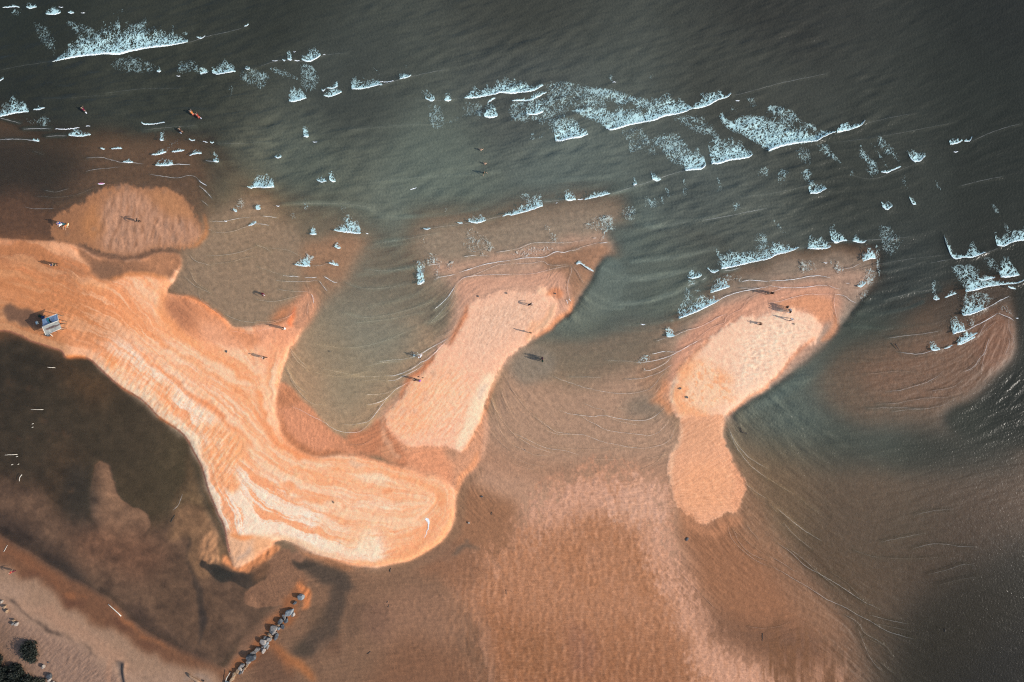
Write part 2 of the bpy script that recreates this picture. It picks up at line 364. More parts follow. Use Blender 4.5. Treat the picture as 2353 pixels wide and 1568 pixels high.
# dark tan water hugging the south shore of the spit
band(cat(P('13', '880,560 1000,575 1120,570 1240,545 1350,515 1480,470 1600,400 1700,310 1780,200'), P('12', '1830,1500 1850,1380 1930,1280 2040,1180')), 26, (140, 106, 80), 0.15, f=10, w=5, a=0.8)
fill(P('13', '1440,440 1560,380 1700,330 1830,330 1960,330 2000,370 1920,400 1800,420 1700,470 1560,500 1400,520 1360,490'), (138, 104, 82), f=10, w=10, a=0.6)
band(P('13', '1740,420 1810,400 1830,350 1900,320 2000,370'), 9, (104, 88, 74), f=4, w=5, a=0.8)
band(P('13', '1880,310 1900,280'), 8, (96, 82, 72), f=3, w=3, a=0.8)
# ================================================================= lagoon
LAGOON = cat(LAG[:-1], V('560,1320 600,1360 640,1380 560,1460 540,1500 500,1540 420,1500 340,1450 240,1390 160,1340 60,1290 -30,1250 -200,1190'))
fill(LAGOON, (100, 80, 62), 0.80, f=4, w=1)
fill(V('-200,1090 60,1120 150,1180 230,1200 300,1200 330,1220 420,1180 440,1200 480,1230 520,1260 560,1320 640,1380 560,1480 500,1540 420,1500 340,1450 240,1390 160,1340 60,1290 -30,1250 -200,1190'), (100, 77, 60), 0.12, f=30, w=16)
fill(V('215,1075 235,1060 255,1070 265,1110 300,1160 340,1190 330,1230 250,1250 210,1180 205,1120'), (128, 98, 76), 0.10, f=6, w=8, rag=0.4)
fill(V('430,1000 440,1060 460,1120 480,1180 500,1240 440,1250 410,1190 400,1150 425,1110 432,1060'), (120, 96, 70), 0.35, f=10, w=5)
fill(V('130,800 180,840 240,870 260,910 200,930 150,880'), (100, 74, 50), 0.55, f=34, w=14)
fill(V('120,1000 180,1040 200,1110 150,1150 110,1100'), (92, 70, 50), 0.6, f=40, w=20)
fill(V('160,1060 200,1100 215,1170 230,1210 190,1230 150,1180 140,1110'), (54, 50, 46), 0.5, f=22, w=16, a=0.7)
fill(V('-200,1180 0,1190 100,1240 160,1300 100,1290 0,1260 -200,1200'), (62, 50, 42), 0.45, f=34, w=12, a=0.9)
band(V('90,1285 130,1300 160,1325 200,1360 250,1370'), 34, (50, 44, 40), f=16, w=12, a=0.8)
band(V('240,1400 300,1400 340,1440 420,1490 480,1520'), 34, (62, 48, 40), f=16, w=10, a=0.7)
fill(V('180,1200 300,1220 380,1260 360,1320 250,1310 170,1260'), (112, 78, 58), 0.15, f=40, w=20, a=0.7)
fill(V('380,1290 440,1260 480,1320 520,1380 520,1460 460,1500 380,1440 330,1380'), (92, 70, 53), 0.12, f=34, w=20, a=0.7)
band(P('03', '1690,250 1690,400 1720,550 1790,760 1810,880 1830,1000 1800,1120 1780,1250'), 14, (60, 49, 41), f=4, w=5, a=0.9)
band(P('03', '1800,850 1830,1000 1800,1110'), 18, (56, 46, 40), f=5, w=8, a=0.9)
fill(P('03', '1490,300 1560,100 1620,0 1780,0 1900,120 1980,300 2040,420 1900,600 1760,620 1700,450 1690,300'), (126, 96, 70), 0.12, f=10, w=8)
fill(P('03', '1830,260 1910,180 1960,250 1970,400 1960,480 1880,500 1800,440 1790,340'), (158, 118, 86), 0.03, f=3, w=6, h=0.12, tex='rub')
fill(P('03', '1960,300 1990,280 2040,430 2010,480 1970,470'), (112, 88, 64), 0.1, f=6, w=3)
fill(P('03', '1830,470 1900,500 1980,530 2080,600 2180,600 2294,590 2294,690 2180,700 2060,690 1960,640 1870,570 1800,520'), (62, 52, 44), 0.2, f=6, w=8, rag=0.4)
fill(P('03', '1900,520 2000,540 2080,600 2130,640 2040,670 1940,620'), (42, 41, 38), 0.3, f=8, w=8)
fill(P('13', '0,590 100,590 130,640 0,700'), (84, 66, 50), 0.2, f=12, w=8)
# apron of loose sand under the spit's point, and the rippled sand hook beside it
fill(cat(P('03', '2000,420 2070,480 2112,545 2200,505 2290,445'), P('13', '60,400 150,330 230,340 210,390 120,470 0,560'), P('03', '2240,600 2112,585 2060,540 1990,500')), (196, 130, 86), 0.0, f=5, w=4, h=0.15, tex='rub')
fill(P('13', '130,490 210,400 270,380 320,410 330,480 380,560 470,650 440,720 330,790 200,850 60,880 -100,860 -60,720 80,640'), (132, 98, 75), 0.04, f=4, w=8, h=0.10, tex='pit', rag=0.3)
fill(P('13', '310,420 380,400 460,440 460,480 400,500 330,470'), (134, 100, 78), 0.03, f=4, w=4)
fill(P('13', '320,480 420,495 470,440 560,450 560,520 470,560 380,560'), (66, 55, 46), 0.2, f=4, w=6)
fill(P('13', '0,560 60,500 130,490 120,560 60,640 0,660'), (110, 80, 58), 0.12, f=8, w=8)
band(P('13', '290,310 400,370 520,440 640,480 760,530 880,560'), 22, (150, 104, 72), 0.03, f=8, w=6)
# sand thrown up round the boulders
band(V('530,1560 560,1520 590,1490 620,1450 650,1410 680,1370 700,1345'), 34, (150, 96, 60), 0.02, f=10, w=14, a=0.85)
band(P('13', '380,700 430,760 470,800 480,860 420,890'), 16, (206, 128, 78), 0.0, f=5, w=8, a=0.9, tex='rub')
band(P('13', '120,1220 200,1300 300,1370 400,1430 470,1500 540,1568'), 22, (168, 106, 62), 0.0, f=8, w=6, a=0.8)
band(P('13', '120,1215 160,1300 250,1400 330,1500'), 24, (130, 84, 54), 0.02, f=12, w=8, a=0.6)
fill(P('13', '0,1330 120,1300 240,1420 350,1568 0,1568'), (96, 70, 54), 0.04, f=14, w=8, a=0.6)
# mottled silt of the lagoon floor
LGN = fbm(GX / 26, GY / 20, 4, 6)
_m = np.zeros((NY, NX)); sl, M = mask(LAGOON, 20, 0); _m[sl] = M
SAND[:] = SAND * (1 + (0.20 * LGN + 0.14 * N2) * _m)[..., None]
WAT[:] = WAT * (1 + (0.08 * LGN) * _m)[..., None]
# ================================================================= beach, south-west corner: its colours include the dimming of the lens vignette
BEACH = V('-200,1150 0,1232 40,1255 90,1285 150,1325 210,1355 260,1390 300,1425 350,1460 410,1490 460,1515 510,1535 540,1580 560,1800 -200,1800')
fill(BEACH, (112, 78, 56), 0.0, f=8, w=4, h=1.0)
fill(V('-200,1230 0,1298 50,1320 110,1350 150,1385 200,1420 260,1452 320,1490 380,1515 440,1530 500,1550 560,1700 -200,1800'), (150, 122, 101), 0.0, f=12, w=12, h=1.5)
fill(V('-200,1300 0,1330 60,1360 110,1400 170,1430 240,1470 280,1510 340,1540 420,1570 420,1700 -200,1700'), (158, 130, 110), f=16, w=10, h=1.8)
fill(V('-200,1360 0,1400 60,1430 130,1460 200,1500 250,1530 300,1590 300,1700 -200,1700'), (142, 117, 102), f=16, w=8, h=2.0, tex='rough')
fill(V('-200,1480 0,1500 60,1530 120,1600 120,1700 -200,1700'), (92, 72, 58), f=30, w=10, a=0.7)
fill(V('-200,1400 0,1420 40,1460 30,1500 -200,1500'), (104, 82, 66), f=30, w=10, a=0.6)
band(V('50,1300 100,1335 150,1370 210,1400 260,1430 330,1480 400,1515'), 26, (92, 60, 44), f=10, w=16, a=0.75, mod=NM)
band(V('120,1340 180,1372 250,1400 310,1440 390,1490'), 12, (168, 106, 66), f=6, w=12, a=0.55, mod=NM)
band(V('-20,1250 40,1275 100,1315 160,1350'), 16, (124, 82, 56), f=8, w=8, a=0.7)
band(V('60,1380 130,1420 200,1460 270,1510 330,1545'), 30, (164, 128, 104), f=14, w=12, a=0.6)
band(P('03', '0,760 150,840 300,980 430,1060 620,1150 750,1230 900,1330'), 8, (56, 47, 42), f=2, w=8, a=0.75, mod=NM)
band(P('03', '1040,1350 1180,1440 1300,1500 1400,1568'), 6, (66, 54, 46), f=3, w=6, a=0.7, mod=NM)
band(P('03', '1080,1370 1090,1460 1110,1568'), 12, (84, 78, 76), f=5, w=3, a=0.75, taper=False)
band(P('03', '1000,1360 990,1460 985,1568'), 8, (180, 136, 108), f=5, w=3, a=0.5, taper=False)
band(P('03', '1660,1540 1760,1500 1850,1530 1900,1600'), 12, (150, 132, 120), f=6, w=6, a=0.6)
# ================================================================= the spit
fill(SPIT, (248, 180, 138), 0.0, f=3, w=1.5, h=0.9, n=5, tex='spit')
# its western part, with the lens vignette's darkening put into the sand colour
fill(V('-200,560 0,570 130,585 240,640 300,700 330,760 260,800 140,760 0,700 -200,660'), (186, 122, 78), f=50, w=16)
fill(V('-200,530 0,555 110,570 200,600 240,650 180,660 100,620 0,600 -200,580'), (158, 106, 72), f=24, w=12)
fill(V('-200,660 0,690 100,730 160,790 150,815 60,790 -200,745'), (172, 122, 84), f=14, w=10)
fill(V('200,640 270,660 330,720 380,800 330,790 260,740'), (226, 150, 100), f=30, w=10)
# pale marbling: bands that follow both shores
warp = 0.10 * fbm(GX / 120, GY / 120, 4, 6)
along = (GX * 0.8 + GY * 0.6)
_s = []
for c_, w_ in ((LAG, 1.0), (SOUTH, 1.0), (POOL_UP, 1.0), (V('-150,560 0,575 120,590 220,650 300,690 350,770 440,830 540,880 600,900 640,960'), 1.0),
               (V('-100,680 60,710 200,760 300,810 400,900 480,980 560,1060 680,1130 820,1180 950,1200 1020,1170 1040,1120'), 1.0), (V('100,660 200,700 300,740 400,850 480,920 560,980 620,1030 700,1070 800,1100'), 1.0)):
    q_ = smooth(c_, False, 3); d_ = np.diff(q_, axis=0)
    for (x_, y_), (u_, v_) in zip(q_[:-1], d_): _s.append((x_, y_, u_, v_, w_))
SDX, SDY = idw_angle(_s[::2])
def lsm(n, lo, hi): return np.clip((n - lo) / (hi - lo), 0, 1)
_w = lambda A, k: bil(A, GX + k * 11 * WX + 6 * N1, GY + k * 11 * WY + 6 * N1)     # let the flow lines wander
big = _w(lic(bandpass(5.0, 14.0, 71), SDX, SDY, 60), 1.0)
med = _w(lic(bandpass(2.2, 6.0, 72), SDX, SDY, 44), 0.9)
fin = _w(lic(bandpass(0.7, 2.2, 73), SDX, SDY, 30), 0.7)
sp = (slice(None), slice(None))
S1 = TEX['spit']
west = np.clip((340 - GX) / 260, 0, 1)
def mixc(M, col):
    SAND[:] = SAND * (1 - M[..., None]) + np.array(col, float) * M[..., None]
_e = np.clip((GX - 560) / 160, 0, 1) * np.clip((1330 - GY - 0.12 * GX) / 120 + 0.3, 0.35, 1)
mix_ = (0.62 * big + 0.5 * med + 0.36 * fin) * (1 - 0.35 * _e)
pale = lsm(mix_, 0.15, 0.75); deepo = lsm(-mix_, 0.25, 0.9)
mixc(S1 * (0.12 + 0.0 * GX), (250, 184, 142))
mixc(S1 * lsm(fin, 0.2, 1.2) * 0.35 * (1 - west), (254, 200, 164))
mixc(S1 * deepo * 0.5 * (1 - 0.5 * west), (240, 158, 108))
for _c, _wd, _am in ((0.05, 0.06, 0.55), (0.75, 0.05, 0.45), (-0.7, 0.06, 0.45)):
    mixc(S1 * np.exp(-((0.6 * big + 0.55 * med + 0.12 * fin - _c) / _wd) ** 2) * _am * NM, (230, 146, 98))
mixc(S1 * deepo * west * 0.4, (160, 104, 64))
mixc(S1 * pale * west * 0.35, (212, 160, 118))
# cream core: widest at the corner of the elbow
CM = np.zeros((NY, NX))
for pts, a, f in ((V('190,770 240,775 300,830 360,900 420,960 450,1020 480,1100 510,1180 540,1230 600,1230 680,1250 780,1280 860,1285 830,1240 720,1180 600,1130 540,1060 500,980 440,900 380,850 300,790 230,770'), 0.95, 26),
                  (V('470,1050 560,1070 650,1110 720,1160 800,1210 880,1240 860,1290 760,1280 700,1260 620,1235 530,1235 500,1170'), 0.95, 26),
                  (V('420,940 500,960 540,1010 520,1060 470,1040'), 0.8, 16),
                  (V('620,1110 760,1130 900,1150 900,1180 760,1160 640,1140'), 0.5, 16),
                  (V('380,770 440,820 520,880 560,930 540,960 460,900 400,840'), 0.35, 16)):
    sl, M = mask(pts, f, 12)
    CM[sl] = np.maximum(CM[sl], M * a)
mixc(np.clip(CM * 1.15, 0, 1) * np.clip(0.86 + 0.5 * mix_ + 0.15 * N2 + 0.5 * N1, 0, 1), (247, 224, 206))
mixc(CM * lsm(-mix_ - 0.3 * N1, 0.45, 0.85) * 0.9, (242, 164, 118))
mixc(CM * lsm(-fin, 0.9, 1.8) * 0.5, (244, 172, 126))
mixc(S1 * pale * 0.5 * (1 - west), (252, 208, 176))
mixc(CM * np.exp(-((0.6 * big + 0.55 * med + 0.12 * fin - 0.2) / 0.06) ** 2) * 0.6, (240, 168, 122))

def streak(zone, ang, seed, c1, c2, s1=0.9, s2=2.6, L=7, amt=0.6):
    a_ = math.radians(ang)
    n_ = lic(bandpass(s1, s2, seed), np.full((NY, NX), math.cos(a_)), np.full((NY, NX), -math.sin(a_)), L)
    mixc(zone * np.clip(n_ * 0.5, 0, 1) * amt, c1)
    mixc(zone * np.clip(-n_ * 0.5, 0, 1) * amt, c2)
# fine-tuned streaks of the spit
def sfill(*a, **k): fill(*a, **k)
band(P('02', '1150,0 1250,130 1400,260 1560,380 1700,520 1900,640 2050,760 2200,900 2294,1000'), 10, (226, 140, 90), f=4, w=10, a=0.8)
band(P('02', '1400,0 1560,120 1750,220 1900,330 2100,430 2294,560'), 14, (228, 150, 98), f=6, w=12, a=0.6)
band(P('02', '1650,0 1850,150 2050,260 2200,360 2294,450'), 10, (226, 146, 94), f=5, w=10, a=0.6)
band(P('02', '1780,830 1900,860 2010,880 2100,980 2080,1040 1950,1040 1830,960'), 60, (242, 168, 118), f=12, w=16, a=0.9)
band(P('02', '1950,1080 1990,1180 2080,1300 2150,1310'), 36, (238, 158, 106), f=10, w=16, a=0.85)
fill(P('02', '970,130 1040,120 1080,200 1060,300 1000,240'), (238, 156, 98), f=10, w=14, a=0.8)
fill(P('02', '1340,440 1440,380 1540,450 1560,540 1500,620 1400,620 1330,540'), (240, 160, 108), f=14, w=18, a=0.6)
band(P('12', '0,430 50,620 120,800 250,960 380,1060 560,1140 700,1190 850,1220'), 12, (238, 150, 98), f=5, w=8, a=0.8)
band(P('12', '0,640 60,760 150,900 260,1010'), 8, (236, 148, 96), f=4, w=6, a=0.7)
band(P('12', '30,430 110,600 200,760 330,900 420,980'), 12, (248, 196, 158), f=6, w=6, a=0.7)
band(P('12', '100,300 80,420 120,560 160,700 260,860'), 16, (250, 190, 150), f=8, w=6, a=0.7)
band(P('12', '150,1240 250,1340 400,1430 560,1470 700,1480 850,1510'), 12, (242, 158, 108), f=6, w=12, a=0.7)
band(P('12', '400,1110 560,1150 720,1185'), 14, (250, 214, 184), f=6, w=8, a=0.7)
band(P('12', '820,1100 900,1130 1000,1150'), 12, (220, 190, 160), f=6, w=6, a=0.7)
band(P('12', '900,1230 1050,1265 1200,1270'), 14, (250, 212, 180), f=6, w=6, a=0.7)
fill(P('12', '1120,1350 1180,1330 1240,1330 1200,1380 1130,1380'), (232, 154, 106), f=6, w=8, a=0.8)
fill(P('12', '1620,1400 1690,1380 1700,1480 1660,1520 1620,1500'), (240, 162, 114), f=6, w=10, a=0.8)
band(P('13', '1750,0 1745,110 1700,200 1640,290 1560,350 1450,405 1340,445 1220,475 1100,498 980,505 860,495'), 14, (250, 176, 126), f=4, w=3, a=0.9)
band(P('13', '1700,30 1690,140 1620,250 1520,330 1380,400 1240,440 1080,460'), 8, (240, 164, 116), f=3, w=4, a=0.7)
band(P('13', '1640,60 1620,170 1550,270 1440,350 1300,410 1150,440'), 6, (238, 160, 112), f=3, w=4, a=0.5)
fill(P('13', '600,180 760,160 900,210 880,300 760,320 640,280'), (246, 176, 130), f=16, w=20, a=0.7)
fill(P('13', '840,200 960,160 1050,220 1000,330 880,340'), (250, 190, 146), f=16, w=20, a=0.5)
fill(P('13', '640,300 780,350 900,360 1100,330 1100,380 960,420 820,400 700,370'), (252, 220, 190), f=10, w=14, a=0.8)
fill(P('13', '900,330 1000,300 1120,330 1110,400 980,430 900,400'), (248, 216, 186), f=8, w=16, a=0.7)
band(P('13', '0,262 130,262 280,290 400,320 520,370 640,420 760,460'), 13, (240, 200, 164), f=4, w=3, a=0.8)
# cream rim along the lagoon, west part streaky
band(P('02', '820,190 940,290 1060,390 1200,480 1330,570 1420,680 1520,740 1640,830 1720,930 1780,1060 1840,1200 1880,1340 1930,1480'), 26, (238, 208, 178), f=8, w=12, a=0.85)
band(P('02', '1460,700 1560,780 1660,860 1740,980 1800,1100'), 26, (244, 218, 190), f=10, w=10, a=0.6)
# point of the spit: orange saddle then pale tongue
fill(P('03', '2040,225 2120,235 2230,255 2294,262 2294,440 2200,500 2112,540 2085,470 2060,380'), (222, 176, 140), f=4, w=3, a=0.95)
band(P('03', '2060,240 2150,258 2294,268'), 12, (232, 150, 94), f=4, w=4, a=0.9)
fill(P('13', '0,265 80,270 150,290 140,330 40,400 0,430'), (226, 170, 126), f=5, w=4, a=0.9)
band(P('03', '2120,470 2200,430 2240,380 2250,330'), 10, (170, 150, 136), f=4, w=4, a=0.7)
# lip on the lagoon shore: shaded and lit scarp face put into the colour
band(LAG[:-2], 4.0, (176, 116, 92), f=1.5, w=1, a=0.8, taper=False)
band(P('02', '578,176 640,176 700,176 780,182'), 9, (216, 128, 66), f=3, w=1, a=0.9)
band(P('02', '1400,700 1440,735 1500,765 1570,805'), 7, (214, 130, 76), f=3, w=1, a=0.9)
band(P('02', '1040,415 1130,480 1220,530'), 6, (206, 124, 76), f=3, w=1, a=0.8)
# orange wet fringe beyond the spit's upper shore
POOL = P('12', '800,1048 620,1055 450,1030 330,950 245,850 195,740 180,640 190,540 215,430 260,400 330,470 420,560 500,640 560,720 640,800 740,880 860,960 960,1040 1080,1095 960,1062')
fill(POOL, (204, 140, 104), 0.03, f=5, w=4, h=0.1, tex='rub2')
fill(P('12', '200,640 320,620 480,720 620,860 700,980 560,1010 420,980 300,900 230,780'), (214, 146, 110), f=14, w=10, a=0.8)
band(P('12', '215,700 260,830 340,940 450,1020 620,1045 800,1045'), 16, (170, 108, 70), f=8, w=5, a=0.7)
fill(P('12', '190,560 230,450 330,480 400,560 300,600 200,640'), (182, 122, 86), 0.06, f=8, w=6, a=0.8)
fill(P('11', '240,1380 380,1200 440,1110 495,1110 520,1200 480,1290 440,1370 400,1440 345,1560 150,1560 0,1560 0,1410'), (222, 156, 120), 0.03, f=12, w=8, a=0.9)
fill(P('11', '300,1330 390,1170 440,1080 510,1080 550,1200 500,1300 440,1400 380,1470 320,1440'), (206, 150, 118), 0.22, h=0.0, f=18, w=8, a=0.95)
band(P('11', '370,1220 340,1300 300,1370 330,1390'), 10, (232, 126, 76), f=5, w=5, a=0.8)
band(P('12', '0,330 40,350 60,420'), 8, (238, 150, 98), f=4, w=5, a=0.6)
fill(P('12', '0,0 150,0 260,60 270,150 200,200 120,260 0,260'), (236, 164, 124), f=20, w=10, a=0.7)
fill(P('01', '1480,1130 1560,1120 1700,1160 1850,1220 1960,1300 2060,1400 2200,1440 2294,1460 2294,1568 2100,1568 1900,1540 1700,1470 1560,1330 1490,1220'), (206, 138, 98), 0.02, f=8, w=6, a=0.85)
fill(P('01', '1500,1180 1620,1150 1740,1230 1740,1380 1640,1420 1540,1320'), (166, 112, 82), 0.06, f=16, w=12, a=0.7)
band(P('01', '1640,1150 1750,1160 1860,1230 1980,1310 2050,1400'), 9, (226, 140, 90), f=4, w=4, a=0.8)
fill(P('01', '1820,1400 1960,1400 2100,1480 2200,1568 1900,1568'), (234, 172, 136), f=16, w=14, a=0.6)
band(P('01', '1420,1060 1470,1130 1460,1240 1520,1370 1650,1480 1800,1568'), 26, (236, 158, 104), f=10, w=6, a=0.7)
band(P('01', '1180,1060 1300,1090 1380,1180 1440,1300'), 22, (240, 182, 142), f=10, w=12, a=0.7)
# wedge of bare brown sand under the north-west bar
fill(P('01', '690,670 780,740 900,790 1050,810 1250,790 1420,750 1600,770 1600,900 1560,1000 1450,940 1280,930 1120,940 1050,960 980,995 900,970 820,900 740,790'), (150, 108, 80), 0.03, f=6, w=8, h=0.1)
fill(P('01', '820,800 950,840 1100,860 1060,940 980,990 900,960 840,890'), (126, 94, 72), f=14, w=10, a=0.85)
fill(P('01', '1300,780 1500,760 1600,790 1590,900 1500,930 1350,900'), (186, 132, 96), f=18, w=10, a=0.7)
band(P('01', '980,990 1100,955 1260,940 1420,950 1540,1000'), 12, (202, 132, 82), f=6, w=5, a=0.8)
# ================================================================= north-west bar
BAR1 = P('01', '440,560 435,480 500,400 620,345 740,285 820,200 900,150 1000,128 1150,135 1250,150 1400,145 1550,180 1650,240 1720,300 1755,400 1790,500 1795,580 1740,660 1650,715 1580,720 1480,690 1400,715 1280,745 1180,775 1050,770 950,750 850,710 730,660 600,640 490,640')
fill(BAR1, (164, 116, 82), 0.0, f=14, w=6, h=0.3, rag=0.6)
fill(P('01', '900,340 1000,230 1150,200 1300,220 1450,380 1640,420 1760,520 1740,640 1600,690 1400,700 1200,750 1000,730 880,640 880,500'), (174, 132, 106), f=16, w=10, tex='bar1')
fill(P('01', '1350,180 1550,200 1680,300 1740,420 1600,420 1450,340 1350,260'), (180, 130, 92), f=16, w=10, a=0.7)
fill(P('01', '440,470 600,370 760,330 800,500 700,640 480,620'), (146, 104, 74), f=16, w=10, a=0.8)
fill(P('01', '780,380 880,340 900,560 840,620 740,560'), (176, 122, 80), f=14, w=10, a=0.8)
band(P('01', '1640,230 1730,320 1770,430 1800,540'), 10, (116, 88, 68), f=8, w=6, a=0.8)
band(P('01', '1820,400 1840,520 1790,640 1700,700'), 10, (196, 128, 78), 0.08, f=6, w=4, a=0.8)
band(P('01', '680,660 800,710 900,760 1050,790 1250,765 1400,730 1620,740'), 12, (110, 82, 64), 0.06, f=5, w=5, a=0.9)
for i in range(26):
    a = rng.rand(2)
    c = P('01', '%f,%f' % (700 + 1000 * a[0], 100 + 130 * rng.rand() + 60 * abs(a[0] - .5)))[0] if i < 16 else P('01', '%f,%f' % (450 + 1250 * a[0], 480 + 200 * a[1]))[0]
    r = 3 + 5 * rng.rand()
    fill(np.array([c + [r * math.cos(t), r * math.sin(t) * .8] for t in (0, 1.2, 2.5, 3.7, 5)]), (132, 106, 90), f=6, w=8, a=0.55)
# ================================================================= second bar
BAR2 = cat(P('11', '1730,1568 1800,1460 1860,1340 1910,1230 1920,1190 1990,1160 2060,1160 2130,1110 2294,1095'),
           P('21', '0,1100 130,1110 220,1110 215,1080 240,1060 290,1065 310,1110 350,1130 385,1170 392,1240 370,1320 320,1400 240,1470 100,1560'),
           P('22', '0,130'),
           P('12', '2250,190 2190,260 2130,380 2100,460 2070,560 2040,680 2000,800 1950,900 1900,980 1850,1035 1790,1010 1700,990 1560,1000 1460,1000 1340,985 1240,930 1170,840 1150,740 1200,640 1290,540 1350,470 1420,390 1500,280 1590,170 1680,60'))
fill(BAR2, (246, 188, 156), 0.0, f=11, w=5, h=0.45, rag=0.7)
fill(cat(P('11', '1920,1230 2060,1180 2150,1150 2294,1100'), P('21', '0,1110 180,1120 260,1180 330,1150 350,1240 260,1330 170,1350 100,1480 0,1540'), P('12', '2200,30 2100,160 1960,260 1900,150 1860,50'), P('11', '1960,1540 1900,1450 1960,1330')), (222, 184, 158), f=44, w=8, tex='bar2')
fill(P('21', '160,1350 260,1330 350,1230 385,1200 380,1280 330,1370 240,1460 130,1530 130,1440'), (232, 178, 142), f=6, w=4)
band(P('21', '380,1180 350,1290 290,1370 200,1440'), 9, (186, 160, 136), f=5, w=3, a=0.7)
band(P('21', '540,1150 520,1260 440,1330 330,1430 200,1520'), 14, (226, 152, 108), 0.05, f=5, w=3, a=0.9)
band(cat(P('21', '300,1120 380,1090 430,1110 390,1150')), 18, (210, 136, 94), f=6, w=4, a=0.8)
fill(P('21', '220,1070 290,1065 310,1110 250,1120'), (248, 200, 166), f=4, w=3, a=0.9)
fill(P('12', '1200,640 1350,500 1500,330 1700,300 1800,420 1750,620 1600,760 1400,900 1220,880 1170,760'), (250, 180, 136), f=24, w=14, a=0.8)
fill(P('12', '1560,430 1700,360 1850,300 1940,420 1920,560 1840,700 1720,760 1560,740 1530,600'), (252, 200, 166), f=22, w=12, a=0.6, tex='str2')
band(P('12', '2120,330 2060,400 2000,560 1960,700 1900,820 1850,940 1810,1000'), 30, (250, 216, 184), f=8, w=4, a=0.95)
band(P('12', '2060,420 2030,470 2000,560'), 10, (206, 190, 172), f=4, w=4, a=0.7)
band(P('12', '2140,400 2100,520 2060,650 2020,770 1960,890 1900,980 1850,1035'), 6, (244, 156, 104), f=3, w=1, a=0.9)
band(P('12', '2200,260 2140,390 2110,470'), 8, (248, 190, 150), f=4, w=2, a=0.8)
band(P('12', '1140,700 1170,860 1250,950 1370,1000 1500,1005'), 8, (238, 150, 98), f=4, w=4, a=0.8)
band(P('12', '1590,160 1500,270 1400,370 1320,460 1280,540'), 9, (226, 132, 82), f=4, w=6, a=0.8)
band(P('11', '1900,1200 1860,1330 1790,1450 1730,1568'), 8, (226, 138, 90), f=4, w=5, a=0.8)
for i in range(16):
    t = rng.rand()
    c = P('12', '%f,%f' % (1230 + 400 * t + 60 * rng.randn(), 800 - 480 * t + 40 * rng.randn()))[0]
    r = 4 + 5 * rng.rand()
    fill(np.array([c + [r * math.cos(k), r * math.sin(k)] for k in (0, 1.2, 2.5, 3.7, 5)]), (214, 176, 146), f=6, w=8, a=0.7)
# saddle linking the second bar to the spit
fill(P('12', '1240,930 1340,985 1460,1000 1560,1000 1700,990 1790,1010 1850,1035 1900,985 1970,900 2030,760 2060,650 2090,720 2060,900 2050,1000 2010,1120 1960,1160 1880,1230 1830,1290 1790,1370 1735,1310 1640,1250 1500,1210 1370,1170 1300,1100'), (208, 152, 118), 0.06, f=7, w=6, h=0.1)
fill(P('12', '1340,1010 1480,1010 1680,1000 1740,1100 1770,1250 1700,1300 1560,1220 1400,1160 1320,1080'), (224, 152, 112), f=12, w=8, a=0.8, tex='sadl')
fill(P('12', '1700,1010 1790,1010 1840,1040 1820,1080 1740,1060'), (176, 134, 106), f=8, w=8, a=0.8)
band(P('12', '1990,1020 1960,1120 1880,1200 1820,1290 1790,1400'), 14, (240, 164, 116), f=6, w=4, a=0.8)
band(P('12', '2060,700 2080,820 2060,960 2030,1100'), 12, (216, 166, 136), 0.1, f=6, w=5, a=0.8)
fill(P('12', '1090,720 1160,800 1230,900 1300,1000 1360,1120 1280,1150 1160,1110 1000,1060 900,1020 820,960 860,860 960,830 1050,760'), (194, 128, 92), 0.10, f=8, w=6)
band(P('12', '1110,780 1150,880 1200,980 1290,1080'), 15, (212, 164, 132), 0.03, f=5, w=8, a=0.7, tex='sadl')
band(P('12', '1100,990 1180,1050 1240,1120'), 24, (206, 152, 116), f=8, w=8, a=0.6, tex='sadl')
# ================================================================= third bar
BAR3 = cat(P('21', '2294,1290'), P('31', '0,1265 120,1270 230,1250 310,1285 400,1310 470,1370 490,1420 460,1500 400,1568'),
           P('32', '340,60 200,200 80,350 0,420'),
           P('22', '2294,450 2200,490 2100,550 2000,640 1920,705 1915,760 1890,820 1900,920 1930,990 1960,1080 1990,1180 2010,1300 2010,1400 1990,1568'),
           P('23', '1960,20 1900,60 1850,90 1780,120 1700,155 1640,120 1560,60 1500,0'),
           P('22', '1500,1568 1450,1440 1430,1300 1410,1180 1430,1060 1470,960 1500,860 1500,760 1450,650 1420,560 1430,440 1470,340 1560,240 1650,130 1780,0'),
           P('21', '1760,1568 1830,1450 1920,1380 2050,1340 2150,1310'))
fill(BAR3, (241, 196, 167), 0.0, f=12, w=5, h=0.45, rag=0.7)
fill(cat(P('31', '0,1290 200,1290 330,1360 360,1480 250,1568'), P('32', '150,150 0,330'), P('22', '2294,380 2100,480 2000,480 2000,300 2060,200 2050,60'), P('21', '2080,1480 2200,1400')), (242, 206, 180), f=40, w=6, tex='bar3')
fill(P('22', '1450,500 1520,330 1650,260 1800,250 1950,330 1980,480 1900,620 1760,700 1600,690 1500,620'), (242, 196, 160), f=16, w=12, a=0.8, tex='grit')
fill(P('22', '1440,420 1530,280 1640,180 1700,260 1620,400 1540,500 1620,620 1780,690 1720,740 1560,720 1460,620'), (240, 166, 116), f=14, w=16, a=0.75)
band(P('22', '1430,400 1560,240 1700,90 1790,0'), 10, (226, 156, 112), f=6, w=4, a=0.5)
band(P('22', '1470,350 1440,430 1430,540 1460,640'), 6, (250, 214, 184), f=3, w=2, a=0.8)
fill(P('22', '1880,700 1920,705 2100,560 2294,440 2294,400 2080,500 1980,600'), (234, 202, 174), f=6, w=3, a=0.9)
band(cat(P('22', '1930,705 2010,640 2110,550 2200,490 2294,450'), P('32', '0,430 90,350 210,200 350,60 420,0')), 5, (212, 132, 92), f=2.5, w=2, a=0.75, taper=False)
